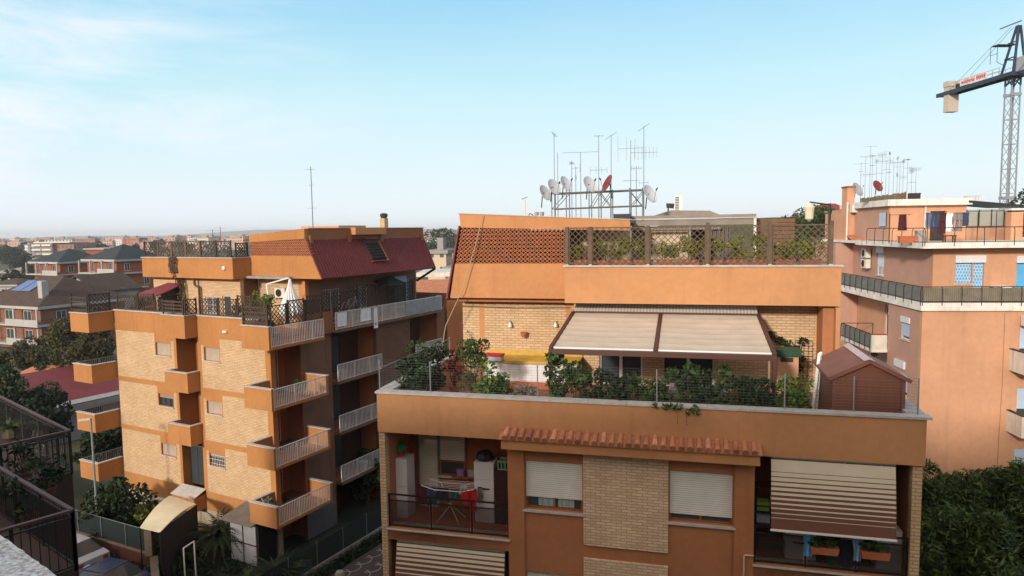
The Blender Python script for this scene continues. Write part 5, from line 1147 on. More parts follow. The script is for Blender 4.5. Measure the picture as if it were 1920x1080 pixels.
# carport canopy
cpts = [gw(*q, 2.9) for q in ((262, 985), (300, 994), (368, 944), (318, 928))]
t = thing('carport', 'cream curved canopy in the garden of the left building', 'canopy', WF, (0, 0, 0))
m = mb(mat('cream_tarpaulin', (.70, .63, .44), .7, .12, 1.5))
m.grid(lambda p, q: (cpts[0].lerp(cpts[1], p).lerp(cpts[3].lerp(cpts[2], p), q) + Vector((0, 0, .22 * math.sin(q * math.pi * .9) - .1))), 8, 12, (0, 0, -.04)); part('canopy', m, t)
for c in cpts: part('post', mb(DARKM).tube((c.x, c.y, -.3), (c.x, c.y, 2.78), .035), t)
part('curtain_wall', mb(mat('dark_mesh', (.03, .032, .03), .9)).prism([Vector((c.x, c.y, 0)) for c in (cpts[1], cpts[2], cpts[2] + Vector((-.05, 0, 0)), cpts[1] + Vector((-.05, 0, 0)))], (0, 0, 2.8)), t)
# panelled cabinet
g0 = gw(438, 1043, 0); g1 = gw(485, 1053, 0)
t = thing('garden_store', 'white panelled garden store with a dark roof beside the stone base', 'shed', B, (11.0, -1.35, 0), 0)
part('body', mb(BLACKP).box(-.1, 2.0, .05, 1.2, 0, 2.3), t)
for x_ in (0, .98):
    for z_ in (.05, 1.12): part('white_panel', mb(mat('frosted_panel', (.42, .42, .44), .4)).box(x_, x_ + .88, 0, .045, z_, z_ + .98), t)
part('roof', mb(mat('old_grey_sheet', (.16, .14, .12), .8, .2)).prism([(-.25, -.45, 2.3), (2.1, -.45, 2.3), (2.1, 1.3, 2.6), (-.25, 1.3, 2.6)], (0, 0, .05)), t)
# swing frame
f0 = gw(352, 1080, 0); 
c0 = P(344, 1028, 2.2); c1 = P(356, 1020, 2.2); t = thing('metal_frame', 'pale metal goal shaped frame standing in the left garden', 'frame', WF, (c0.x, c0.y, 0))
d = (c1 - c0); d.z = 0; d = d.normalized() * .75
part('upright', mb(WHITEM).tube((0, 0, 0), (0, 0, 2.2), .035), t); part('upright', mb(WHITEM).tube((d.x, d.y, 0), (d.x, d.y, 2.2), .035), t); part('top_bar', mb(WHITEM).tube((0, 0, 2.2), (d.x, d.y, 2.2), .035), t)
# fence between the gardens and paving of A
s0_ = Vector((16.2, -3.5)); fl = mb(CONC).box(15.9, 16.1, -4.2, 20, 0, .35)
t = thing('garden_fence', 'green mesh fence on a pale curb between the two apartment buildings', 'fence', B, (0, 0, 0)); part('curb', fl, t)
part('mesh_screen', mb(glassm('dark_green_mesh', (.018, .035, .028), .88, .8)).box(15.99, 16.01, -4.2, 20, .351, 1.5), t)
for k in range(13): part('post', mb(GREYM).tube((16.0, -4.1 + k * 1.9, .351), (16.0, -4.1 + k * 1.9, 1.56), .025), t)
# scalloped paving
m = mb(mat('dark_paving', (.075, .060, .052), .9, .2, 2)).box(16.9, 24, -6, 16, -.34, .0); mm_ = mb(mat('white_paving_joint', (.34, .32, .28), .9, .15, 4))
for i in range(9):
    for j in range(26):
        cx = 17.2 + i * .95; cy = -6 + j * .85 + (.42 if i % 2 else 0)
        mm_.path([(cx + .52 * math.cos(g), cy + .52 * math.sin(g), .005) for g in [k * .35 - 1.55 for k in range(10)]], .03, 4)
o = struct('paving', m); o.location = B.w(0, 0, 0); o.rotation_euler = (0, 0, R_(B.deg)); 
o = struct('paving_joints', mm_); o.location = B.w(0, 0, 0); o.rotation_euler = (0, 0, R_(B.deg))
g_ = mb(LEAFD).leaves([((16.45, -4 + k * .5, .1), (.32, .4, .28)) for k in range(44)], 5200, .09); o = one('ground_cover', g_, 'strip of dark green ground cover along the garden curb', 'ground cover', B, kind='stuff')
g_ = mb(LEAFD)
rn = random.Random(8)
g_.leaves([((rn.uniform(4, 15.5), rn.uniform(-4.6, -2.0), .1), (.7, .5, .35)) for k in range(60)], 9000, .11, rnd=rn); one('undergrowth', g_, 'dark low undergrowth over the garden of the left building', 'ground cover', B, kind='stuff')
one('garden_globe_lamp', mb(mat('dim_globe', (.30, .28, .22), .5)).lathe((0, 0, .0), [(.05, 0), (.05, .55), (.18, .6), (.24, .78), (.18, .95), (.001, 1.02)], 12), 'round garden globe lamp beside the scalloped paving', 'lamp', B, (18.3, -1.2, 0))
# trees in the garden
def tree(label, F, loc, h, r, lm, n, size, group=None, trunk_h=.4, name='tree', seed=0, rz=1.0, nb=26, shape='round', tr=.16, elong=1.6, flat=0, lm2=None):
    rn = random.Random(seed); t = thing(name, label, 'tree', F, loc, 0, group)
    tm = mb(BARK); th = h * trunk_h; tm.tube((0, 0, -.3), (0, 0, th), tr, tr * .7, 8)
    blobs = []; ch = h - th
    for i in range(nb):
        f = rn.random(); 
        if shape == 'round': rr = r * (1 - abs(f - .45) ** 1.6 * 1.6); 
        else: rr = r * (1.05 - f) + .1
        a = rn.uniform(0, 6.28); q = rr * math.sqrt(rn.uniform(.1, 1)) * .85
        c = (math.cos(a) * q, math.sin(a) * q, th * .8 + ch * (.12 + .86 * f)); k = rn.uniform(.20, .38) * r
        blobs.append((c, (k, k, k * .8 * rz)))
        if i % 2 == 0:
            mid = Vector((c[0] * .35, c[1] * .35, th + (c[2] - th) * .35)); tm.tube((0, 0, th * .9), mid, tr * .5, tr * .3, 5).tube(mid, c, tr * .3, tr * .1, 5)
    tm.tube((0, 0, th), (0, 0, h * .85), tr * .7, tr * .15, 6)
    cm_ = mb(lm).leaves(blobs, n, size, flat, elong, rn)
    if lm2: cm_.use(lm2).leaves([((c[0] * 1.12, c[1] * 1.12, c[2] + k[2] * .5), (k[0] * .8, k[1] * .8, k[2] * .8)) for c, k in blobs[::2]], int(n * .16), size, flat, elong, rn)
    part('trunk', tm, t); part('crown', cm_, t); return t
c = P(225, 965, 1.6); tree('dark rounded citrus tree behind the green mesh fence', WF, (c.x, c.y, 0), 3.6, 2.1, LEAFD, 7000, .13, trunk_h=.25, seed=1, nb=34)
c = P(270, 975, 1.4); tree('small yellow green shrub at the edge of the cream carport', WF, (c.x, c.y, 0), 2.2, .9, LEAFY, 1500, .10, trunk_h=.2, seed=2)
c = P(410, 975, 2.0); spiky('large dark cycad palm in the left garden', WF, (c.x, c.y, 0), 2.3, LEAFD, 64, 1.2, .6, .22, 'palm', 'palms of the left garden', 3, 'palm')
c = P(345, 1000, 1.5); spiky('dark palm under the near side of the carport', WF, (c.x, c.y - 1, 0), 1.9, LEAFD, 50, .8, .6, .2, 'palm', 'palms of the left garden', 4, 'palm')
c = P(520, 1075, .8); spiky('spiky palm at the bottom edge left of the garden fence', WF, (c.x, c.y, 0), 1.9, LEAFD, 60, .6, .5, .2, 'palm', 'palms of the left garden', 5, 'palm')
c = P(470, 1078, .8); spiky('agave like plant at the bottom edge beneath the white panelled store', WF, (c.x, c.y, 0), 1.2, LEAF, 40, .3, .3, .12, 'palm', 'palms of the left garden', 6, 'palm')
c = P(690, 930, .5); tree('dark bushy tree in the passage between the two buildings', WF, (c.x, c.y, 0), 3.4, 1.6, LEAFD, 3600, .13, trunk_h=.2, seed=7)
c = P(640, 935, 0); tree('small autumn tinted tree in the passage between the buildings', WF, (c.x + 1.6, c.y + 9, 0), 3.6, 1.3, LEAFO, 2200, .13, trunk_h=.3, seed=17)
# street lamp
c = P(187, 1037, 0); t = thing('street_lamp', 'tall grey street lamp in front of the left building', 'street lamp', WF, (c.x, c.y, 0))
part('pole', mb(mat('grey_green_paint', (.20, .25, .27), .5)).tube((0, 0, 0), (0, 0, 3.2), .085, .075, 10).tube((0, 0, 3.2), (0, 0, 7.35), .055, .05, 10), t); part('base', mb(GREYM).lathe((0, 0, 0), [(.16, 0), (.16, .15), (.1, .2)], 10), t)
part('lamp_head', mb(mat('pale_lamp_head', (.5, .48, .46), .4)).prism([(0, -.08, 7.34), (-.62, -.1, 7.26), (-.66, .1, 7.26), (0, .08, 7.34)], (0, 0, .09)), t); part('arm', mb(GREYM).tube((0, 0, 7.36), (-.3, 0, 7.40), .03), t)
# cars
def car(label, F, loc, rz, col, seed=0, group='cars parked by the garden wall'):
    t = thing('parked_car', label, 'car', F, loc, rz, group); L2, W2 = 2.05, .86
    body = [(-L2, .35), (-L2, .72), (-1.75, .86), (-1.2, .92), (-.55, 1.40), (.75, 1.44), (1.55, 1.05), (L2 - .02, .95), (L2, .35)]
    low = [(-L2, .35), (-L2, .70), (-1.78, .84), (-1.15, .92), (1.62, .98), (L2 - .03, .90), (L2, .35)]
    m = mb(col); n = len(low)
    for sg in (0,):
        m.grid(lambda p, q: ((lambda k, f: (low[k][0] + (low[min(k + 1, n - 1)][0] - low[k][0]) * f, (q - .5) * 2 * W2 * (1 - .08 * abs(p - .5)), low[k][1] + (low[min(k + 1, n - 1)][1] - low[k][1]) * f))(min(int(p * (n - 1)), n - 2), p * (n - 1) - min(int(p * (n - 1)), n - 2))), 24, 6)
        for s_ in (-1, 1): m.add([(x, s_ * W2 * .96, z) for x, z in low], [tuple(range(n))])
    part('body', m, t)
    cab = [(-1.1, .93), (-.5, 1.38), (.75, 1.42), (1.5, .97)]
    g = mb(GLASS)
    for s_ in (-1, 1): g.add([(cab[0][0], s_ * .8, .93), (cab[1][0], s_ * .66, 1.36), (cab[2][0], s_ * .66, 1.40), (cab[3][0], s_ * .8, .97)], [(0, 1, 2, 3)])
    g.add([(-1.1, -.8, .93), (-1.1, .8, .93), (-.5, .66, 1.36), (-.5, -.66, 1.36)], [(0, 1, 2, 3)]).add([(1.5, -.8, .97), (1.5, .8, .97), (.75, .66, 1.40), (.75, -.66, 1.40)], [(0, 1, 2, 3)]); part('windows', g, t)
    part('roof', mb(col).box(-.5, .75, -.66, .66, 1.362, 1.43), t)
    for x in (-1.3, 1.3):
        for s_ in (-1, 1):
            w_ = part('wheel', mb(BLACKP).lathe((x, s_ * .78, .32), [(.2, -.09), (.31, -.09), (.32, 0), (.31, .09), (.2, .09)], 18, Matrix.Rotation(R_(90), 3, 'X')), t); part('rim', mb(GALV).lathe((x, s_ * .78, .32), [(.001, -.07), (.2, -.07), (.2, .07), (.001, .07)], 12, Matrix.Rotation(R_(90), 3, 'X')), w_)
    for s_ in (-.6, .6): part('headlight', mb(WHITE).box(-L2 - .01, -L2 + .1, s_ - .15, s_ + .15, .62, .74), t); part('tail_light', mb(RUST).box(L2 - .1, L2 + .01, s_ - .12, s_ + .12, .68, .84), t)
    return t
c = P(160, 1030, .9); car('white car parked beside the foot of the street lamp', WF, (c.x - .8, c.y, -.02), -28, mat('white_car_paint', (.42, .42, .45), .25, .02, spec=.6))
c = P(205, 1072, .9); car('dark blue car parked nearer the camera than the white one', WF, (c.x, c.y - .3, -.02), -20, mat('blue_car_paint', (.03, .045, .10), .2, .02, spec=.6))
# ================================================================== BUILDING C (right)
c_ = thing('apartment_building', 'tall salmon pink apartment building at the right with wraparound white balconies', 'building', C, (0, 0, 0))
UW = 22.0
def hole(a0, a1, z0, z1): return (a0, a1, z0, z1)
# lower body
m = MB().wall('v', .12, .4, .12, UW, -.3, 12.7, holes=[(6.5, 7.6, z, z + 1.3) for z in (1.2, 4.2, 7.2, 10.2)] + [(4.7, 5.6, z, z + 2.1) for z in (3.6, 6.7, 9.75)], base=PINK); part('front_wall', m, c_)
m = MB().wall('u', .12, .4, .401, 4.1, -.3, 12.7, holes=[(1.46, 2.44, 10.95, 12.1), (1.5, 2.4, 7.9, 9.1)], base=PINK2); part('side_wall', m, c_)
m = MB().wall('u', 1.3, 1.6, 4.101, 16, -.3, 12.7, holes=[(6.3, 7.5, 10.0, 12.2)], base=PINK); part('recessed_side_wall', m, c_)
part('return_wall', mb(PINK2).box(.401, 1.6, 3.9, 4.1, -.3, 12.7), c_)
part('core', mb(PINK2).box(1.61, UW - .1, .9, 16, -.3, 12.69), c_)
window(c_, (.12, 2.44, 10.95), -90, .98, 1.15, WHITEM, SHUTB, .85, True, 1, .08)
part('shutter_box', mb(WHITE).box(.06, .118, 1.44, 2.46, 11.85, 12.15), c_)
window(c_, (.12, 2.4, 7.9), -90, .9, 1.2, WHITEM, SHUTB, .8, True, 1, .08)
window(c_, (1.3, 7.5, 10.02), -90, 1.2, 2.15, WHITE, None, 0, False, 2, .08, name='glazed_door')
for z in (3.6, 6.7, 9.75): window(c_, (4.7, .12, z), 0, .9, 2.1, WHITE, SHUTB, .5, False, 1, .08, name='glazed_door')
part('vent_box', mb(WHITE).box(.02, .118, 1.8, 3.0, 9.35, 9.75), c_)
# wraparound balcony slab
m = mb(STAINED).box(-.0, UW, 0, .13, 12.7, 13.1).box(0, .13, .131, 11.8, 12.7, 13.1).box(.131, UW, .131, .9, 12.72, 12.95).box(.131, 1.6, .9, 11.8, 12.72, 12.95); part('balcony_slab', m, c_)
def railing(par, p, q, z0, z1, screen=None, sp=.95, bend=True, name='balcony_railing', M_=DARKM, fine=False):
    p = Vector((p[0], p[1], 0)); q = Vector((q[0], q[1], 0)); n = max(1, int(round((q - p).length / sp))); m = mb(M_); zv = Vector((0, 0, 1)); dd = (q - p).normalized(); nr = Vector((dd.y, -dd.x, 0)) * .07
    m.bar(p + zv * z1, q + zv * z1, .05, .04).bar(p + zv * (z0 + .02), q + zv * (z0 + .02), .03, .03)
    for i in range(n + 1):
        c = p.lerp(q, i / n); m.bar(c + nr + zv * (z0 - .18), c + nr + zv * (z1 - .15), .025, .025, (1, 0, 0)).bar(c + nr + zv * (z1 - .15), c + zv * z1, .025, .025, (1, 0, 0))
    if fine:
        k = int((q - p).length / .12)
        for i in range(k + 1): c = p.lerp(q, i / k); m.tube(c + zv * (z0 + .02), c + zv * z1, .008, n=4)
    o = part(name, m, par)
    if screen:
        off = nr * -.3; part('privacy_screen', mb(screen).prism([p + off + zv * (z0 + .03), q + off + zv * (z0 + .03), q + off * 1.2 + zv * (z0 + .03), p + off * 1.2 + zv * (z0 + .03)], (0, 0, z1 - z0 - .08)), o)
    return o
SCR = ribs('grey_brown_reed_screen', (.15, .13, .10), .10, 0, .9, 1.5, .2, .2)
SCR2 = mat('grey_privacy_sheet', (.17, .17, .155), .8, .2, 3)
railing(c_, (.05, 11.6), (.05, .05), 13.15, 13.90, SCR2, 1.0)
railing(c_, (.05, .05), (UW, .05), 13.15, 13.90, SCR, .9)
# upper body
m = MB().wall('v', .9, 1.2, .9, UW, 12.95, 15.9, holes=[(1.97, 2.76, 14.0, 15.05), (2.82, 3.32, 13.0, 15.05), (4.85, 6.0, 13.0, 15.0)], base=PINK); part('upper_front_wall', m, c_)
m = MB().wall('u', .9, 1.2, 1.201, 12.9, 12.95, 15.9, holes=[(6.86, 7.9, 14.0, 15.35)], base=PINK2); part('upper_side_wall', m, c_)
part('upper_core', mb(PINK2).box(1.4, UW - .1, 1.4, 12.9, 12.96, 15.89), c_)
MESHB = brick('blue_mesh_shutter', (.10, .38, .68), (.12, .42, .72), (.55, .62, .68), .14, .16, .02)
window(c_, (1.97, .9, 14.0), 0, .79, 1.05, WHITE, MESHB, .98, True, 1, .1); window(c_, (2.82, .9, 13.0), 0, .5, 2.05, WHITE, MESHB, .98, False, 1, .1, name='balcony_door')
part('shutter_box', mb(WHITE).box(1.93, 3.36, .80, .898, 15.06, 15.43), c_)
window(c_, (4.85, .9, 13.0), 0, 1.15, 2.0, WHITE, mat('sky_blue_panel', (.10, .40, .70), .6), .98, False, 2, .1, name='balcony_door'); part('shutter_box', mb(WHITE).box(4.8, 6.1, .8, .898, 15.03, 15.38), c_)
window(c_, (.9, 7.9, 14.0), -90, 1.04, 1.35, WHITEM, SHUTB, .6, True, 2, .08, bars=WHITE); part('shutter_box', mb(WHITE).box(.82, .898, 6.84, 7.92, 15.36, 15.75), c_)
part('string_course', mb(PINK).box(.82, UW, .84, .898, 15.62, 15.70).box(.84, .898, .9, 12.9, 15.62, 15.70), c_)
# terrace slab
m = mb(STAINED).box(0, UW, 0, .13, 15.82, 16.10).box(0, .13, .131, 9.0, 15.82, 16.10).box(.131, UW, .131, 16, 15.905, 16.05); part('roof_terrace_slab', m, c_)
railing(c_, (.06, 7.2), (.06, .06), 16.12, 16.84, None, 1.1); railing(c_, (.06, .06), (UW, .06), 16.12, 16.84, None, 1.35)
# attic (v = 7)
AV = 7.0
def cz(px, py, v): return C.pv(px, py, v)
aL = cz(1667, 420, AV).x; aR = cz(1811, 420, AV).x; zc0 = cz(1740, 385, AV).z; zc1 = cz(1740, 373, AV).z
d0 = cz(1745, 396, AV); d1 = cz(1775, 396, AV)
m = MB().wall('v', AV, AV + .3, aL, aR, 16.05, zc0, holes=[(d0.x, d1.x, 16.05, d0.z)], base=PINK); part('attic_front_wall', m, c_)
part('attic_doorway', mb(DARKC).box(d0.x, d1.x, AV + .25, AV + .28, 16.05, d0.z), c_)
p1_ = C.pu(1590, 400, aL - 1.0)
m = MB().wall('u', aL, aL + .3, AV + .301, 17, 16.05, zc0, base=PINK2)
part('attic_side_wall', m, c_)
w0_ = C.pu(1651, 399, aL); w1_ = C.pu(1662, 425, aL); w0_.x = w0_.y; w1_.x = w1_.y
window(c_, (aL, w0_.x if w0_.x > w1_.x else w1_.x, w1_.z), -90, abs(w0_.x - w1_.x), w0_.z - w1_.z, DARKM, SHUTB, .97, False, 1, -.04)
m = mb(STAINED).box(aL - .25, aR + .15, AV - .35, AV + .2, zc0, zc1).box(aL - .25, aL + .2, AV + .201, 12.5, zc0, zc1).box(aL + .2, aR + .15, AV + .2, 16, zc0 + .05, zc1 - .05); part('attic_roof_edge', m, c_)
part('attic_core', mb(PINK2).box(aL + .31, aR - .1, AV + .6, 16, 16.06, zc0), c_)
part('downpipe', mb(WHITEP).tube((cz(1734, 400, AV).x, AV - .08, 16.06), (cz(1734, 400, AV).x, AV - .08, zc0), .05, n=8), c_)
# left tower and flank
tl = C.pv(1588, 349, 13); tr = C.pv(1602, 349, 13); fl = C.pv(1590, 400, 12.4); fr = C.pv(1640, 400, 12.4); ft = C.pv(1630, 378, 12.4)
part('stair_tower', mb(PINK).box(tl.x, tr.x, 12.9, 13.9, 12, tl.z - .1), c_); part('tower_cap', mb(RUST).box(tl.x - .05, tr.x + .05, 12.85, 13.95, tl.z - .098, tl.z), c_)
m = MB().wall('v', 12.5, 12.8, fl.x, aL + .05, 15.9, C.pv(1620, 388, 12.4).z, holes=[(C.pv(1604, 415, 12.5).x, C.pv(1614, 415, 12.5).x, C.pv(1610, 447, 12.5).z, C.pv(1610, 415, 12.5).z)], base=PINK); part('flank_wall', m, c_)
h0 = C.pv(1604, 447, 12.5); h1 = C.pv(1614, 415, 12.5); window(c_, (h0.x, 12.5, h0.z), 0, h1.x - h0.x, h1.z - h0.z, WHITE, None, 0, True, 1, .08)
part('flank_roof_edge', mb(STAINED).box(C.pv(1596, 388, 12.2).x, aL + .1, 12.0, 12.49, C.pv(1620, 398, 12.2).z, C.pv(1620, 386, 12.2).z), c_)
part('red_eave', mb(TILE).prism([(fl.x - .1, 11.2, 16.02), (aL + .2, 10.2, 16.12), (aL + .2, 12.49, 16.35), (fl.x - .1, 12.49, 16.35)], (0, 0, .05)), c_)
part('white_corner_pipe', mb(WHITEP).tube((fl.x - .06, 12.35, 8), (fl.x - .06, 12.35, 18.6), .06, n=8), c_)
part('rear_flank', mb(PINK).box(fl.x, aL, 12.801, 17, 12, 17.9), c_)
fl2 = C.pu(1573, 560, 1.0)
part('lower_flank_wall', mb(PINK2).box(-.2, 1.29, 11.9, 17, -.3, 15.85), c_)
# little tiled roof and pipe at far left
one('small_tiled_roof', mb(TILE).prism([(-.6, 0, 0), (.55, 0, 0), (.55, 1.4, .5), (-.6, 1.4, .5)], (0, 0, .08)), 'small terracotta tiled roof poking out behind the end post of the lattice fence', 'roof', C, (.1, 12.4, 15.0))
# veranda
vL, vR = cz(1813, 400, AV).x, cz(1888, 400, AV).x; zs = cz(1850, 425, AV).z; zt_ = cz(1820, 380, AV).z; zt2 = cz(1900, 390, AV).z
v_ = thing('glazed_veranda', 'glazed veranda with a thin dark roof on the right building roof terrace', 'veranda', C, (0, 0, 0))
part('parapet_wall', mb(mat('stained_pink_wall', (.36, .20, .13), .9, .3, 1.5, .3)).box(vL, vR, AV, AV + .2, 16.06, zs), v_)
part('glazing', mb(CLEAR).box(vL + .04, vR, AV + .08, AV + .1, zs + .04, zt2 - .05), v_)
m = mb(DARKM); m.box(vL, vR, AV + .04, AV + .12, zs, zs + .04)
for k in range(4): x = vL + (vR - vL) * k / 3.2; m.box(x, x + .04, AV + .03, AV + .079, zs + .041, zt2 - .05)
m.box(vL, vR, AV + .02, AV + .079, zs + .9, zs + .93)
part('window_frame', m, v_)
part('roof', mb(BLACKP).prism([(vL - .1, AV - .4, zt_), (vR + 1.0, AV - .4, zt2), (vR + 1.0, AV + 4, zt2 + .1), (vL - .1, AV + 4, zt_ + .1)], (0, 0, .13)), v_)
pl_, pr_ = cz(1889, 400, AV - .6).x, cz(1911, 400, AV - .6).x; zp = cz(1900, 391, AV - .6).z
p_ = thing('chimney', 'salmon masonry chimney beside the glazed veranda', 'chimney', C, (pl_, AV - 1.0, 16.052)); W_ = pr_ - pl_
part('stack', mb(PINK).box(0, W_, 0, .55, 0, zp - 16.25), p_); part('cap', mb(STAINED).box(-.06, W_ + .06, -.06, .61, zp - 16.16, zp - 16.05), p_); part('smoke_hole', mb(DARKC).box(.06, .22, -.01, .5, zp - 16.249, zp - 16.161).box(W_ - .22, W_ - .06, -.01, .5, zp - 16.249, zp - 16.161), p_)
# roof clutter on C
hl, hr = cz(1614, 372, 9.5), cz(1700, 360, 9.5); hh = cz(1700, 376, 9.5).z
t = thing('reed_screen', 'ragged brown reed screen along the roof edge of the right building', 'screen', C, (0, 9.5, 0)); m = mb(mat('old_brown_reed', (.13, .10, .07), .95, .4, 3, .3, fine=.3)); n = 40
for i in range(n):
    x = hl.x + (hr.x - hl.x) * i / n; top = hl.z + (hr.z - hl.z) * i / n + random.uniform(-.05, .04); m.box(x, x + (hr.x - hl.x) / n * .92, random.uniform(0, .04), .08, zc1 - .05, top)
part('reeds', m, t); part('post', mb(WHITEP).box(hr.x, hr.x + .06, 0, .06, zc1 - .05, hr.z), t)
t = one('water_tank', mb(BLACKP).box(0, .62, 0, .6, 0, .45).box(-.03, .65, -.03, .63, .45, .5), 'black water tank at the right end of the ragged reed screen', 'tank', C, (hr.x + .12, 9.3, zc1 - .04))
for i in range(15):
    px = [1613, 1621, 1630, 1634, 1642, 1652, 1660, 1666, 1674, 1681, 1686, 1692, 1700, 1708, 1716][i]; top = [305, 292, 272, 290, 300, 288, 300, 285, 303, 294, 302, 300, 297, 318, 315][i]
    v = 10 + (i % 4) * .7; c = cz(px, 372, v); tp = cz(px, top, v); pos = ['leftmost', 'second from left', 'third from left', 'fourth from left', 'fifth from left', 'sixth from left', 'seventh from left', 'middle', 'seventh from right', 'sixth from right', 'fifth from right', 'fourth from right', 'third from right', 'second from right', 'rightmost'][i]
    rn = random.Random(i); hd = [(.98, rn.uniform(0, 3), rn.uniform(.4, .9), rn.randint(3, 8), rn.uniform(.2, .5), rn.choice('zy'))]
    if i % 2: hd.append((.6, rn.uniform(0, 3), .6, 4, .3, rn.choice('yz')))
    if i % 3 == 0: hd.append((.78, rn.uniform(0, 3), .4, 3, .3, 'y'))
    antenna('thin antenna of the pale cluster on the right building roof, the %s' % pos, C, (c.x, v, zc1 - .02), tp.z - zc1, hd, 'antennas on the right building roof', .012)
c = cz(1643, 350, 9.4); dish('rust red dish above the reed screen of the right building', C, (c.x, 9.3, c.z), .38, 30, DR, 'dishes of the right building')
c = C.pv(1608, 356, 12.8); dish('grey dish behind the salmon stair tower of the right building', C, (c.x, 13.0, c.z), .5, 40, mat('grey_dish', (.38, .38, .40), .5), 'dishes of the right building')
c = cz(1828, 377, 9); t = thing('roof_cage', 'small white wire cage standing on the roof before the veranda roof', 'cage', C, (c.x - .5, 9, zt_ - .05)); m = mb(WHITEM)
for k in range(7): m.tube((k * .17, 0, 0), (k * .17, 0, .5), .015, n=4).tube((k * .17, .6, 0), (k * .17, .6, .5), .015, n=4)
for z in (.1, .3, .5): m.tube((0, 0, z), (1.02, 0, z), .015, n=4).tube((0, .6, z), (1.02, .6, z), .015, n=4)
part('bars', m, t); part('lid', mb(GREYM).box(.1, .9, .1, .5, .502, .53), t)
# laundry line on roof terrace
LVv = 3.0
l0 = cz(1733, 399, LVv); l1 = cz(1821, 402, LVv)
t = thing('clothes_line', 'thin clothes line stretched across the right building roof terrace', 'clothes line', C, (0, LVv, 0)); part('line', mb(GREYM).tube((l0.x - .2, 0, l0.z), (cz(1905, 403, LVv).x, 0, l0.z - .05), .008, n=4), t)
for px in (1740, 1834, 1869): x = cz(px, 400, LVv).x; part('post', mb(DARKM).tube((x, .0, 16.06), (x, 0, l0.z), .02), t)
LN = [(1744, .42, .75, mat('denim_cloth', (.10, .13, .22), .9), False, 'blue grey shirt at the left end of the roof laundry line'), (1754, .45, .85, NAVY, False, 'black blue shirt second from the left on the roof laundry line'), (1764, .30, 1.15, MAROON, True, 'dark trousers third on the roof laundry line'), (1770, .25, 1.1, MAROON, True, 'dark narrow trousers left of the white towel'),
      (1781, .34, 1.0, WHITEC, False, 'white towel in the middle of the roof laundry line'), (1791, .32, 1.0, GREYC, True, 'grey trousers just right of the white towel'), (1800, .26, 1.0, GREYC, True, 'grey brown leggings second from the right on the roof line'), (1811, .34, .72, NAVY, False, 'dark navy shirt at the right end of the roof laundry line')]
for i, (px, w__, h__, M_, lg_, lab) in enumerate(LN):
    c = cz(px, 400, LVv); cloth(C, (c.x, LVv, l0.z - .01), 0, w__, h__, M_, lab, 'laundry', 'laundry', 'laundry on the roof line of the right building', 0, i, lg_)
c = cz(1693, 402, 2.2); t = thing('towel_stand', 'maroon towel on a stand at the left part of the right building roof terrace', 'laundry', C, (c.x, 2.2, 16.06)); part('towel', mb(MAROON).grid(lambda p, q: ((p - .5) * (.36 + .1 * q), .03 * math.sin(p * 9), (c.z - 16.06) - q * .85), 8, 6, (0, .015, 0)), t)
part('post', mb(DARKM).tube((-.65, 0, 0), (-.65, 0, c.z - 16.0), .025), t); part('rail', mb(DARKM).tube((-.65, 0, c.z - 16.08), (.4, 0, c.z - 16.06), .012), t)
c = cz(1704, 447, 1.2); one('terracotta_planter', mb(TERRA).prism([(-.4, 0, 0), (.4, 0, 0), (.44, -.02, .34), (-.44, -.02, .34)], (0, .28, 0)).box(-.45, .45, -.03, .27, .34, .38), 'terracotta trough on the right building roof terrace left of the downpipe', 'planter', C, (c.x, 1.2, 16.06))
c = cz(1730, 443, 1.4); one('grey_locker', mb(mat('grey_locker', (.33, .31, .28), .7)).box(-.22, .22, 0, .3, 0, .62).box(-.24, .24, -.02, .32, .62, .66), 'grey locker behind the corner of the roof terrace railing', 'locker', C, (c.x, 1.5, 16.06))
c = cz(1783, 447, 3.5); one('low_table', mb(BROWNM).box(-.3, .3, 0, .4, .3, .36).box(-.28, -.22, .05, .1, 0, .3).box(.22, .28, .05, .1, 0, .3).box(-.28, -.22, .3, .35, 0, .3).box(.22, .28, .3, .35, 0, .3), 'low dark table under the roof laundry line', 'table', C, (c.x, 3.5, 16.06))
one('wall_cable', mb(DARKM).path([(0, 0, 12.6), (.03, 0, 9), (-.02, 0, 6), (0, 0, 1)], .006, 4), 'thin cable running down the blank salmon wall beside the box balconies', 'cable', C, (3.95, .09, 0))
# ACs on side walls
for z, lab in ((15.0, 'upper of two stacked air conditioners on the right building side wall'), (14.35, 'lower of two stacked air conditioners on the right building side wall')): ac_unit(lab, C, (.55, 9.5, z), -90)
ac_unit('air conditioner beside the narrow balcony door of the right building', C, (.95, 6.2, 11.75), -90, w=.8)
ac_unit('air conditioner under the balcony slab at the right edge', C, (4.6, -.35, 12.0), 0, w=1.2, h=.5)
# narrow side balcony and box balconies
u0 = -.72; q0 = C.pu(1577, 606, u0).y
m = mb(STAINED).box(u0, 1.29, 4.12, q0, 9.85, 10.02); part('side_balcony_slab', m, c_); part('side_balcony_end', mb(WHITEP).box(u0, .10, 4.12, 4.26, 10.021, 10.85), c_)
part('side_balcony_end_cap', mb(RUST).box(u0 - .03, .118, 4.09, 4.29, 10.852, 10.89), c_)
railing(c_, (u0 + .04, q0 - .03), (u0 + .04, 4.3), 10.05, 10.86, SCR2, .85)
railing(c_, (1.2, q0 - .03), (u0 + .04, q0 - .03), 10.05, 10.86, None, .8)
for k, z in enumerate((9.72, 6.62, 3.55)):
    part('box_balcony', mb(WHITEP).box(4.25, 4.4, -1.15, .118, z, z + 1.05).box(4.401, 9.0, -1.15, .118, z, z + .16).box(4.401, 4.7, -1.15, -1.0, z + .161, z + 1.05), c_); railing(c_, (4.72, -1.08), (9.0, -1.08), z + .2, z + 1.02, None, .5, fine=True); part('box_balcony_cap', mb(DARKM).box(4.24, 4.41, -1.16, .118, z + 1.053, z + 1.10), c_)
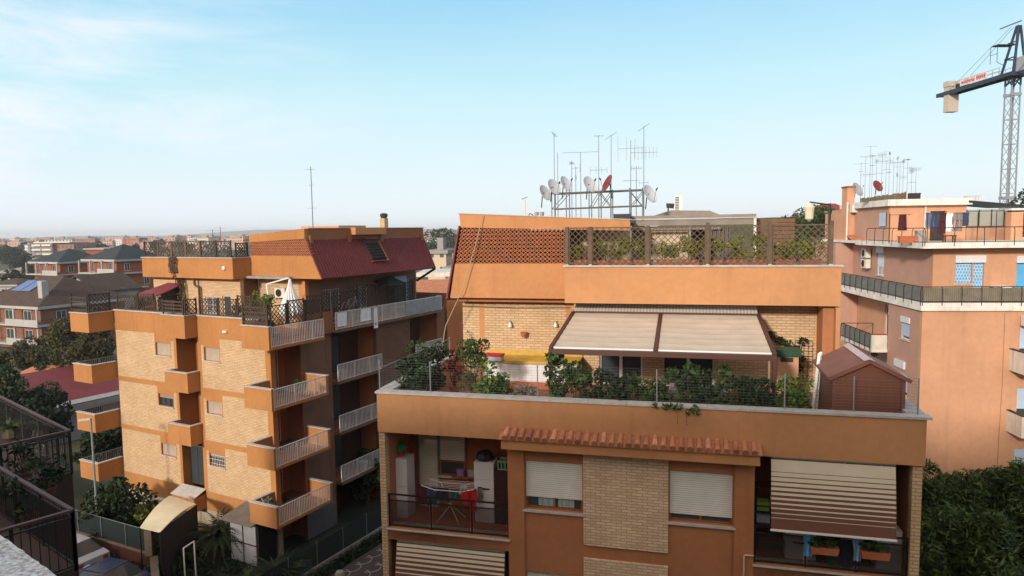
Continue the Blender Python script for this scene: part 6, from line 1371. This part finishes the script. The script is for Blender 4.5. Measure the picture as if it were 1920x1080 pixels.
for i, (z, lab) in enumerate(((4.0, 'round white dish on the salmon wall just above the hedge trees'), (4.2, 'second white dish half hidden by the hedge trees at the right edge'))):
    c = C.pv(1871 + i * 33, 900, -.3); dish(lab, C, (c.x, -.3, c.z), .36, 10 - 30 * i, DW, 'white dishes low on the right building')
plant('dry plant hanging over the end of the narrow side balcony', C, (-.3, 4.9, 9.3), .3, .5, LEAFO, 160, .06, 0, .1)
one('patio_umbrella_table', mb(WHITE).lathe((0, 0, 0), [(.02, 0), (.02, .85), (.5, .88), (.5, .92), (.001, .98)], 16), 'white round table behind the railing of the long white balcony', 'table', C, (4.0, .5, 12.96))

# ================================================================== CRANE
K = Frame((59.5, 82.3), 2.0)
t = thing('tower_crane', 'tall grey lattice tower crane with a dark blue head and pale counterweight', 'crane', K, (0, 0, 0))
GK = mat('grey_crane_steel', (.27, .285, .32), .5, .1); BK = mat('dark_blue_crane_steel', (.030, .042, .075), .5, .1)
hw = .52; m = mb(GK); zt = 33.2
for sx in (-hw, hw):
    for sy in (-hw, hw): m.bar((sx, sy, 0), (sx, sy, zt), .13, .13, (1, 0, 0))
z = 9.0; k = 0; st = 1.45
while z + st <= zt:
    for a0, a1 in (((-hw, -hw), (hw, -hw)), ((hw, -hw), (hw, hw)), ((hw, hw), (-hw, hw)), ((-hw, hw), (-hw, -hw))):
        if k % 2: a0, a1 = a1, a0
        m.bar((a0[0], a0[1], z), (a1[0], a1[1], z + st), .045, .045, (1, 0, 0)); 
        if k % 2 == 0: m.bar((a0[0], a0[1], z), (a1[0], a1[1], z), .07, .07)
    z += st; k += 1
for zc in (19.9, 32.0): m.box(-hw - .12, hw + .12, -hw - .12, -hw + .1, zc, zc + .35).box(-hw - .12, hw + .12, hw - .1, hw + .12, zc, zc + .35)
part('tower', m, t)
m = mb(BK)
for a0, a1 in (((-hw, -hw), (hw, -hw)), ((hw, -hw), (hw, hw)), ((hw, hw), (-hw, hw)), ((-hw, hw), (-hw, -hw))):
    m.bar((*a0, 33.2), (*a1, 34.2), .1).bar((*a1, 33.2), (*a0, 34.2), .1).bar((*a0, 33.2), (*a0, 34.4), .16, .16, (1, 0, 0))
m.box(-1.15, 1.15, -1.15, 1.15, 34.2, 34.65); part('slewing_ring', m, t)
m = mb(BK); ap = (0.55, 0.3, 40.2)
for sx in (-.7, .7): m.bar((sx, 1.0, 34.66), (ap[0] + sx * .2, ap[1], 40.2), .2, .2, (1, 0, 0)).bar((sx, -1.0, 34.66), (ap[0] + sx * .2, ap[1] - .2, 40.2), .2, .2, (1, 0, 0))
for z_ in (36.4, 38.2): q = (z_ - 34.66) / 5.6; m.bar((-.7 * (1 - q * .8), 1 - .7 * q, z_), (.7 * (1 - q * .8), 1 - .7 * q, z_), .14).bar((-.7 * (1 - q * .8), -1 + .8 * q, z_), (-.7 * (1 - q * .8), 1 - .7 * q, z_), .12)
m.bar((-1.2, .9, 40.0), (.4, -.4, 40.6), .12); part('apex_frame', m, t)
part('apex_platform', mb(BK).box(-1.9, .3, .2, 1.3, 38.0, 38.08).path([(-1.9, .2, 38.0), (-1.9, .2, 36.0), (-1.0, .2, 35.6)], .03, 4).path([(-1.9, 1.3, 38.0), (-1.9, 1.3, 36.0)], .03, 4).path([(-1.9, .2, 37), (-1.9, 1.3, 37)], .03, 4), t)
part('operator_cab', mb(mat('pale_cab', (.35, .37, .40), .4)).box(.1, 1.2, -1.6, -.1, 34.8, 36.4), t)
m = mb(BK).box(-.75, -.5, 1.16, 12.8, 34.25, 34.75).box(.5, .75, 1.16, 12.8, 34.25, 34.75)
for k in range(12): m.box(-.5, .5, 1.6 + k, 1.7 + k, 34.3, 34.45)
m.box(-.5, .5, 1.2, 12.6, 34.45, 34.5); part('counter_jib', m, t)
m = mb(mat('pale_concrete_weight', (.50, .44, .36), .9, .12)).box(-.70, .70, 10.3, 11.3, 32.0, 36.0); m.box(-.78, .78, 10.2, 11.4, 35.3, 36.02); part('counterweight', m, t)
m = mb(mat('white_banner', (.70, .68, .68), .7)).box(-.82, -.79, 3.2, 8.0, 34.8, 35.75); bnr = part('banner', m, t)
m = mb(mat('red_lettering', (.50, .04, .03), .7)); rn = random.Random(2)
y = 7.7
while y > 3.6:
    w__ = rn.uniform(.18, .3); 
    for s_ in (0, w__ - .07): m.box(-.845, -.822, y - s_ - .07, y - s_, 34.98, 35.3 + rn.choice((0, .2, .2)))
    m.box(-.845, -.8221, y - w__, y, 35.1 + rn.uniform(0, .12), 35.2 + rn.uniform(.0, .15)); y -= w__ + .1 + (0.25 if 5.5 < y < 5.8 else 0)
part('lettering', m, bnr)
m = mb(GK)
for x in (-.8, .8):
    m.tube((x, 1.2, 35.6), (x, 10, 35.6), .03, n=4).tube((x, 1.2, 35.2), (x, 10, 35.2), .025, n=4)
    for k in range(9): m.tube((x, 1.2 + k * 1.1, 34.7), (x, 1.2 + k * 1.1, 35.6), .03, n=4)
part('walkway_rail', m, t); part('winch', mb(BLACKP).tube((-.4, 9.2, 35.1), (.4, 9.2, 35.1), .35, n=12).box(-.5, .5, 8.1, 8.8, 34.75, 35.3), t)
m = mb(GK)
for sx in (-.55, .55): m.tube((sx * .3, .5, 40.1), (sx, 10.2, 34.9), .025, n=4)
part('stay_cable', m, t)
m = mb(BK)
for k in range(26): y = -1.2 - k * 1.4; m.bar((-.5, y, 34.5), (0, y - .7, 35.6), .06).bar((.5, y, 34.5), (0, y - .7, 35.6), .06).bar((-.5, y, 34.5), (.5, y - 1.4, 34.5), .06)
m.bar((-.5, -1.16, 34.5), (-.5, -38, 34.5), .14).bar((.5, -1.16, 34.5), (.5, -38, 34.5), .14).bar((0, -1.6, 35.6), (0, -38, 35.6), .14); part('jib', m, t)

# ================================================================== BACKGROUND HOUSES
REDB = mat('orange_brick_far', (.30, .095, .04), .9, .1, 1); GREYR = mat('dark_slate_roof', (.034, .042, .045), .8, .15, 1); BRR = mat('brown_tile_roof', (.075, .05, .038), .9, .3, 2, fine=.2)
PALE = mat('pale_house_plaster', (.38, .37, .36), .9, .1, .5, .1)
def corner_frame(px, d, deg): return Frame(((px - 960) / 1280 * d, d), deg)
def hip(m, x0, x1, y0, y1, z0, zp, ov=.8, ridge=.0, th=.25):
    x0 -= ov; x1 += ov; y0 -= ov; y1 += ov; cx = (x0 + x1) / 2; cy = (y0 + y1) / 2; r = (x1 - x0) * ridge / 2
    m.add([(x0, y0, z0), (x1, y0, z0), (x1, y1, z0), (x0, y1, z0), (cx - r, cy, zp), (cx + r, cy, zp), (x0, y0, z0 - th), (x1, y0, z0 - th), (x1, y1, z0 - th), (x0, y1, z0 - th)],
          [(0, 1, 5, 4), (1, 2, 5), (2, 3, 4, 5), (3, 0, 4), (6, 9, 8, 7), (0, 6, 7, 1), (1, 7, 8, 2), (2, 8, 9, 3), (3, 9, 6, 0)]); return m
def house(label, F, w_, d_, eave, peak, wallm, roofm, storeys=(), balc=True, ridge=0.0, solar=False, x0=None, terr_=0.0, name='house'):
    t = thing(name, label, 'house', F, (0, 0, 0)); X0 = -w_
    part('wall', mb(wallm).box(X0, 0, 0, d_, -.3, eave), t); rf = part('roof', hip(mb(roofm), X0, 0, 0, d_, eave + .02, peak, ridge=ridge), t)
    part('fascia', mb(PALE).box(X0 - .85, .85, -.85, -.8, eave - .45, eave - .02).box(.8, .85, -.8, d_ + .8, eave - .45, eave - .02), t)
    for z in storeys:
        part('balcony', mb(PALE).box(X0 - 1.2, 1.2, -1.3, -.01, z, z + .25).box(.01, 1.2, 0, d_ * .6, z, z + .25).box(X0 * .45, 1.2, -1.3, -1.15, z + .251, z + 1.1), t)
        part('balcony_railing', mb(DARKM).box(X0 - 1.2, X0 * .46, -1.28, -1.24, z + 1.0, z + 1.05).box(1.12, 1.17, -1.1, d_ * .6, z + 1.0, z + 1.05), t)
        for k in range(3):
            x = X0 + w_ * (k + .35) / 3.2; window(t, (x, -.09, z + .3), 0, w_ / 8, 2.0, WHITEM, None, 0, False, 2, .0, name='glazed_door')
        for k in range(2): window(t, (.09, d_ * (k + .4) / 2.4, z + .6), 90, d_ / 9, 1.5, WHITEM, None, 0, False, 2, .0)
        for k in range(4): part('pillar', mb(PALE).box(X0 - 1.1 + (w_ + 2) * k / 3, X0 - .85 + (w_ + 2) * k / 3, -1.25, -1.0, z + (.26 if k < 2 else 1.101), z + 2.75), t)
    return t, rf
F1 = corner_frame(113, 150, -30); house('brick house under a dark pyramid roof, the left one of two alike', F1, 11, 10, 11.6, 14.4, REDB, GREYR, (3.3, 8.6), name='house')
F2 = corner_frame(219, 137, -30); house('brick house under a dark pyramid roof, the right one of two, beside the orange terrace', F2, 10.5, 9.5, 12.4, 15.4, REDB, GREYR, (3.6, 6.4, 9.4), name='house')
part_m = mb(GREYR)
F3 = corner_frame(70, 104, -24); t3, rf3 = house('house with brown tiled roof, solar panels and a white balcony band at the left edge', F3, 15, 14, 6.5, 10.6, mat('dull_brick_far', (.22, .10, .06), .9, .12, 1), BRR, (.4, 3.4), ridge=.35)
# solar panels lying on the front slope
zf = lambda y: 6.52 + (10.6 - 6.52) * (y + .8) / 7.8
m = mb(mat('blue_solar_cells', (.10, .14, .30), .25, .05, spec=.6))
for x_ in (-11.5, -9.0): m.prism([(x_, 2.6, zf(2.6) + .12), (x_ + 2.3, 2.6, zf(2.6) + .12), (x_ + 2.3, 5.4, zf(5.4) + .12), (x_, 5.4, zf(5.4) + .12)], (0, 0, .05))
part('solar_panel', m, t3)
part('chimney', mb(PALE).box(-2.2, -1.2, 1.2, 2.2, 7.0, 10.2), t3)
F4 = corner_frame(178, 118, -24); t4 = thing('house', 'white gabled house with little round windows behind the solar panel roof', 'house', F4, (0, 0, 0))
part('wall', mb(PALE).box(-9, 0, 0, 8, -.3, 7.6), t4); part('gable', mb(PALE).prism([(-9, 0, 7.6), (0, 0, 7.6), (-4.5, 0, 10.0)], (0, 8, 0)), t4)
part('roof', mb(BRR).prism([(-9.8, -.6, 7.3), (-4.5, -.6, 10.1), (-4.5, -.6, 10.35), (-9.8, -.6, 7.55)], (0, 9, 0)).prism([(-4.5, -.6, 10.1), (.8, -.6, 7.3), (.8, -.6, 7.55), (-4.5, -.6, 10.35)], (0, 9, 0)), t4)
for x_ in (-7.2, -1.8): part('round_window', mb(GLASS).lathe((x_, -.0, 7.3), [(.4, 0), (.4, .06), (.001, .06)], 12, Matrix.Rotation(R_(90), 3, 'X')), t4)
window(t4, (-5.0, -.09, 6.7), 0, 1.0, 1.4, WHITEM, None, 0, False, 2, .0)
# low red roofed house behind the lamp
F5 = Frame((-38.6, 55.2), 60); t5 = thing('house', 'low white walled house with a dark red sheet roof left of the left apartment building', 'house', F5, (0, 0, 0))
part('wall', mb(PALE).box(0, 15, 0, 8, -.3, 2.9), t5); part('roof', mb(mat('dark_red_sheet_roof', (.17, .035, .038), .7, .15, 1)).prism([(-.6, -.9, 2.9), (15.5, -.9, 2.9), (15.5, 8, 4.6), (-.6, 8, 4.6)], (0, 0, .1)), t5)
part('gutter', mb(mat('pale_gutter', (.34, .33, .31), .7)).box(-.6, 15.5, -1.0, -.85, 2.5, 2.95).prism([(-.6, -.98, 3.02), (15.5, -.98, 3.02), (15.5, -.1, 3.18), (-.6, -.1, 3.18)], (0, 0, .02)), t5)
for x_ in (3.0, 8.0): window(t5, (x_, -.12, 1.2), 0, 1.6, 1.0, DARKM, None, 0, True, 2, .0)
F6 = corner_frame(108, 66, -20); t6 = thing('house', 'terracotta roofed shed with one pale panel behind the dark red sheet roof', 'shed', F6, (0, 0, 0))
part('wall', mb(PALE).box(-7, 0, 0, 5, -.3, 2.8), t6); part('roof', mb(TILE).prism([(-7.5, -.5, 2.8), (.5, -.5, 2.8), (.5, 5, 4.2), (-7.5, 5, 4.2)], (0, 0, .1)), t6)
part('skylight_panel', mb(WHITEP).prism([(-2.4, 1.2, 3.40), (.3, 1.2, 3.40), (.3, 3.0, 3.87), (-2.4, 3.0, 3.87)], (0, 0, .04)), t6)
# windows pattern for the far city
def citym(name, wall, win=(.10, .10, .11), fu=3.2, fz=3.0):
    m = mat(name, wall, .9, .12, .2); t = m.node_tree; l = t.links.new; bb = t.nodes['Principled BSDF']; src = bb.inputs['Base Color'].links[0].from_socket
    c = t.nodes.new('ShaderNodeTexCoord'); s = t.nodes.new('ShaderNodeSeparateXYZ'); l(c.outputs['Object'], s.inputs[0])
    ad = t.nodes.new('ShaderNodeMath'); ad.operation = 'ADD'; l(s.outputs[0], ad.inputs[0]); l(s.outputs[1], ad.inputs[1])
    def band(o, f, lo, hi):
        q = t.nodes.new('ShaderNodeMath'); q.operation = 'DIVIDE'; q.inputs[1].default_value = f; l(o, q.inputs[0])
        r = t.nodes.new('ShaderNodeMath'); r.operation = 'FRACT'; l(q.outputs[0], r.inputs[0])
        g = t.nodes.new('ShaderNodeMath'); g.operation = 'GREATER_THAN'; g.inputs[1].default_value = lo; l(r.outputs[0], g.inputs[0])
        h = t.nodes.new('ShaderNodeMath'); h.operation = 'LESS_THAN'; h.inputs[1].default_value = hi; l(r.outputs[0], h.inputs[0])
        k = t.nodes.new('ShaderNodeMath'); k.operation = 'MULTIPLY'; l(g.outputs[0], k.inputs[0]); l(h.outputs[0], k.inputs[1]); return k.outputs[0]
    k = t.nodes.new('ShaderNodeMath'); k.operation = 'MULTIPLY'; l(band(ad.outputs[0], fu, .3, .7), k.inputs[0]); l(band(s.outputs[2], fz, .3, .8), k.inputs[1])
    x = t.nodes.new('ShaderNodeMixRGB'); l(k.outputs[0], x.inputs[0]); l(src, x.inputs[1]); x.inputs[2].default_value = (*win, 1); l(x.outputs[0], bb.inputs['Base Color']); return m
CM = [citym('far_pink_facade', (.56, .31, .25)), citym('far_cream_facade', (.58, .46, .34)), citym('far_white_facade', (.62, .60, .57)), citym('far_brick_facade', (.40, .15, .09)), citym('far_orange_facade', (.58, .34, .23))]
CN = ['pink', 'cream', 'white', 'red brick', 'orange']
RF = mat('far_flat_roof', (.32, .29, .27), .9, .2, .1)
def block(label, x, y, w_, d_, h_, rz, M_, grp, name='distant_building', z0=-.35):
    t = thing(name, label, 'building', WF, (x, y, z0), rz, grp)
    part('wall', mb(M_).box(-w_ / 2, w_ / 2, 0, d_, 0, h_), t); part('roof', mb(RF).box(-w_ / 2 - .3, w_ / 2 + .3, -.3, d_ + .3, h_, h_ + .5).box(-w_ / 6, w_ / 6, d_ * .3, d_ * .6, h_ + .5, h_ + 2.2), t); return t
rn = random.Random(21)
rngs = [(-30, 480, 1.0), (-30, 480, 1.0), (-30, 480, 1.0), (795, 870, .3), (1480, 1600, .2)]
cnt = 0
while cnt < 190:
    lo, hi, _ = rngs[cnt % 15 if cnt % 15 < 1 else (3 if cnt % 15 == 7 else 0)]
    px = rn.uniform(lo, hi); d = 620 * (3300 / 620) ** rn.random()
    k = rn.choice([0, 0, 0, 1, 2, 3, 4, 4]); h_ = rn.uniform(8, 15.5) * (1 if d < 900 else 1.08); w_ = rn.uniform(12, 30)
    dist = 'middle distance' if d < 800 else 'far distance'
    block('%s apartment block with flat roof in the hazy %s' % (CN[k], dist), (px - 960) / 1280 * d, d, w_, rn.uniform(10, 16), h_, rn.uniform(-40, 30), CM[k], 'distant %s blocks, %s' % (CN[k], dist)); cnt += 1
# white terraced block, dark-balconied grey block, red blocks
Fw = corner_frame(101, 430, -14); t = thing('apartment_block', 'white five storey block with long balconies in the middle distance', 'building', Fw, (0, 0, 0))
part('wall', mb(mat('grey_block_wall', (.20, .20, .20), .9)).box(-14, 0, 0, 12, -.3, 13.4), t)
for k in range(5): 
    for x0_, x1_ in ((-14.4, -7.6), (-6.6, .4)): part('balcony', mb(WHITEP).box(x0_, x1_, -1.6, -.01, k * 2.8 + .3, k * 2.8 + 1.35), t)
part('roof', mb(WHITEP).box(-14.2, 14, -.5, 12.5, 13.5, 14.1), t)
part('side_wall', mb(citym('mauve_brick_facade', (.30, .16, .12))).box(.01, 14, 2.5, 14, -.3, 13.4), t)
t = thing('apartment_block', 'brown block with stacked dark balconies right of the white five storey block', 'building', corner_frame(150, 440, -14), (0, 0, 0))
part('wall', mb(mat('brown_block_wall', (.24, .15, .11), .9)).box(-14, 2, 0, 12, -.3, 13.2), t)
for k in range(4):
    for x0_ in (-10.0, -2.0): part('balcony', mb(WHITEP if k % 2 else DARKC).box(x0_, x0_ + 3.2, -1.0, -.01, k * 3 + .8, k * 3 + 1.8), t)
t, _ = house('dark red brick house with white trim beyond the pyramid roofs', corner_frame(198, 300, -20), 11, 10, 11.8, 12.2, mat('deep_red_brick', (.26, .06, .03), .9), RF, (5,), name='house')
t, _ = house('long pinkish house with a grey roof low at the left edge', corner_frame(44, 240, -14), 12, 9, 5.0, 6.4, mat('dusty_red_plaster', (.30, .11, .08), .9), RF, (2.2,), name='house')
t, _ = house('small grey roofed house below the long pinkish one', corner_frame(30, 190, -10), 9, 9, 4.0, 5.6, PALE, BRR, (.5,), name='house')
# gap between the two orange buildings
block('cream three storey building seen in the gap between the two orange buildings', (820 - 960) / 1280 * 95, 95, 2.6, 8, 14.3, -6, citym('cream_gap_facade', (.56, .46, .34), fu=1.4, fz=2.6), None, 'building')
block('grey violet building at the right of the gap between the orange buildings', (846 - 960) / 1280 * 90, 90, 1.6, 8, 12.2, -6, citym('violet_grey_facade', (.27, .26, .29), fu=1.3, fz=2.6), None, 'building')
t = thing('low_house', 'low orange walled house with white roof edge in the gap between the orange buildings', 'house', WF, ((828 - 960) / 1280 * 62, 62, 0)); 
part('wall', mb(ORANGE2).box(-3.5, 3.5, 0, 8, -.3, 11.2), t); part('roof', mb(TILE).prism([(-3.8, -.4, 11.2), (3.8, -.4, 11.2), (3.8, 4, 12.3), (-3.8, 4, 12.3)], (0, 0, .1)), t); part('white_roof', mb(WHITEP).box(-3, 4, 5, 12, 12.6, 13.0), t)
part('roof_edge', mb(WHITEP).box(-3.9, 3.9, -.5, -.41, 11.0, 11.25), t)
# right background
HL = mat('scrub_hill', (.07, .08, .035), .95, .4, .05, fine=.3)
m = mb(HL); N_ = 24
m.grid(lambda p, q: (22 + 150 * p, 62 + 170 * q, -.3 + 19.0 * math.sin(min(1, q * 1.6) * math.pi / 2) * (math.sin(min(1, p * 5) * math.pi / 2)) + 1.2 * math.sin(p * 17 + q * 9)), N_, N_); struct('hill', m, True)
t, _ = house('white walled house with a red tiled roof behind the arm of the folded parasol', corner_frame(1586, 125, 4), 3.6, 6, 19.7, 21.2, PALE, mat('bright_red_tiles', (.26, .05, .04), .8, .15), (16.9,), ridge=.5, name='house')
# ---------------- trees
tree('big dark tree at the left edge above the farther terrace railing', WF, ((5 - 960) / 1280 * 46, 46, 0), 7.9, 3.6, LEAFD, 15000, .15, 'trees around the left houses', .3, seed=30, nb=40)
tree('dark tree behind the big left edge tree', WF, ((62 - 960) / 1280 * 52, 52, 0), 5.6, 2.4, LEAFD, 6500, .15, 'trees around the left houses', .3, seed=31)
tree('large olive brown tree left of the orange box balconies', WF, ((140 - 960) / 1280 * 66, 66, 0), 9.6, 3.3, LEAFO, 16000, .15, 'trees around the left houses', .25, seed=32, nb=44)
tree('olive tree between the solar roof house and the large olive brown tree', WF, ((95 - 960) / 1280 * 76, 76, 0), 6.2, 3.0, LEAFO, 8000, .17, 'trees around the left houses', .25, seed=33)
tree('dark green tree at the foot of the solar roof house', WF, ((30 - 960) / 1280 * 82, 82, 0), 4.4, 3.0, LEAFO, 7000, .18, 'trees around the left houses', .25, seed=34)
tree('dark green tree low behind the red sheet roof', WF, ((110 - 960) / 1280 * 72, 72, 0), 5.5, 3.2, LEAFD, 6000, .2, 'trees around the left houses', .25, seed=35)
tree('small round tree right behind the end of the red sheet roof', WF, ((212 - 960) / 1280 * 50, 50, 0), 4.3, 1.6, LEAFD, 3000, .16, 'trees around the left houses', .3, seed=36)
tree('dark leafy tree under the lowest left box balcony', WF, ((190 - 960) / 1280 * 45, 45, 0), 4.4, 2.4, LEAFD, 5000, .16, 'trees around the left houses', .3, seed=37)
rn = random.Random(77)
for i, (px, d, h_, r_, lm) in enumerate([(20, 200, 7, 5, LEAFD), (60, 230, 7, 5, LEAFD), (10, 150, 5, 4, LEAFO), (42, 340, 9, 7, LEAFD), (90, 300, 8, 6, LEAFD), (212, 260, 12.5, 6, LEAFD), (225, 280, 12, 6, LEAFO), (25, 420, 10, 8, LEAFD), (5, 520, 11, 9, LEAFD), (255, 400, 12, 7, LEAFD), (190, 500, 12, 8, LEAFD), (55, 640, 12, 9, LEAFD), (838, 330, 17.5, 13, LEAFD), (815, 380, 16.5, 14, LEAFD), (856, 300, 16.5, 11, LEAFD), (840, 120, 14.3, 1.6, LEAFD), (300, 600, 13, 9, LEAFD), (345, 520, 12, 9, LEAFD)]):
    tree('dark clump like tree among the distant houses' if i not in (12, 13, 14, 15) else ['broad dark tree on the skyline of the gap between the buildings', 'second broad tree on the skyline of the gap, the left one', 'third broad tree on the skyline of the gap, the right one', 'narrow green tree beside the cream building in the gap'][i - 12], WF, ((px - 960) / 1280 * d, d, 0), h_, r_, lm, 1500, max(.3, d / 500), 'trees among the distant houses' if i not in (12, 13, 14, 15) else 'trees in the gap', .15, seed=50 + i, nb=16)
for i, (px, d, h_, r_, z, lm, lab) in enumerate([(1500, 85, 8, 4, 11, LEAFO, 'grey green tree left of the folded parasol'), (1478, 90, 8, 4, 10.5, LEAFO, 'tree just right of the slatted screen on the skyline'), (1532, 75, 7.5, 3.2, 11.5, LEAF, 'green tree between the folded parasol and its arm post'), (1556, 70, 6, 3, 10.8, LEAFO, 'scrubby tree below the red roofed house'), (1582, 62, 7.5, 2.6, 9.5, LEAFG, 'bare greyish tree beside the salmon corner of the right building'), (1975, 70, 10, 5, 11, LEAFD, 'dark tree at the right edge behind the glazed veranda')]):
    tree(lab, WF, ((px - 960) / 1280 * d, d, z), h_, r_, lm, 4200 if lm != LEAFG else 2200, .18, 'trees on the slope behind', .2, seed=90 + i)
for i, (px, d, top, r_) in enumerate([(1762, 23, 893, 1.5), (1795, 25, 905, 1.7), (1830, 23.5, 908, 1.6), (1862, 25, 905, 1.7), (1900, 24, 903, 1.7), (1945, 23, 880, 1.9), (1810, 20.5, 985, 1.8), (1880, 20, 990, 1.9), (1755, 20.5, 1000, 1.5)]):
    ztop = 17 - (top - 421) * d / 1280
    tree(['first', 'second', 'third', 'fourth', 'fifth', 'sixth'][i] + ' cypress like tree of the back hedge row, counted from the orange building' if i < 6 else ['middle cypress like tree of the front hedge row', 'right cypress like tree of the front hedge row', 'left cypress like tree of the front hedge row, against the orange building'][i - 6], WF, ((px - 960) / 1280 * d, d, 0), ztop, r_, LEAFC, 21000, .060, 'hedge trees between the middle and right buildings', .06, 'hedge_tree', 120 + i, 1.3, 70, 'cone', .14, 3.2, .2, LEAFB)
# far hills and woods
m = mb(mat('far_blue_hills', (.075, .085, .06), .95, .2, .002)); 
m.grid(lambda p, q: (-6500 + 13000 * p, 5200 + 900 * q, -1 + math.sin(q * math.pi) * (34 + 16 * math.sin(p * 21) + 9 * math.sin(p * 57 + 1))), 160, 6); struct('hills', m, True)
g_ = mb(LEAFD); rn = random.Random(5)
for k in range(420):
    d = 450 * (3600 / 450) ** rn.random(); px = rn.choice([rn.uniform(-60, 500), rn.uniform(-60, 500), rn.uniform(790, 870)]); x = (px - 960) / 1280 * d
    g_.leaves([((x + rn.uniform(-10, 10), d + rn.uniform(-8, 8), 3.0), (9, 6, 4.5)) for _ in range(3)], 16, max(2.0, d / 420), rnd=rn)
one('distant_wood', g_, 'dark green wood and gardens spread between the distant blocks', 'wood', kind='stuff')
# ================================================================== AIR
hm = bpy.data.materials.new('haze_air'); hm.use_nodes = True; t = hm.node_tree; t.nodes.clear()
o_ = t.nodes.new('ShaderNodeOutputMaterial'); pvn = t.nodes.new('ShaderNodeVolumePrincipled'); pvn.inputs['Density'].default_value = .00020; pvn.inputs['Color'].default_value = (.93, .96, 1, 1); pvn.inputs['Anisotropy'].default_value = 0.0
t.links.new(pvn.outputs[0], o_.inputs['Volume'])
h_ = MB().use(hm).box(-7500, 7500, -700, 7000, -1.4, 60).obj('haze'); h_['kind'] = 'stuff'
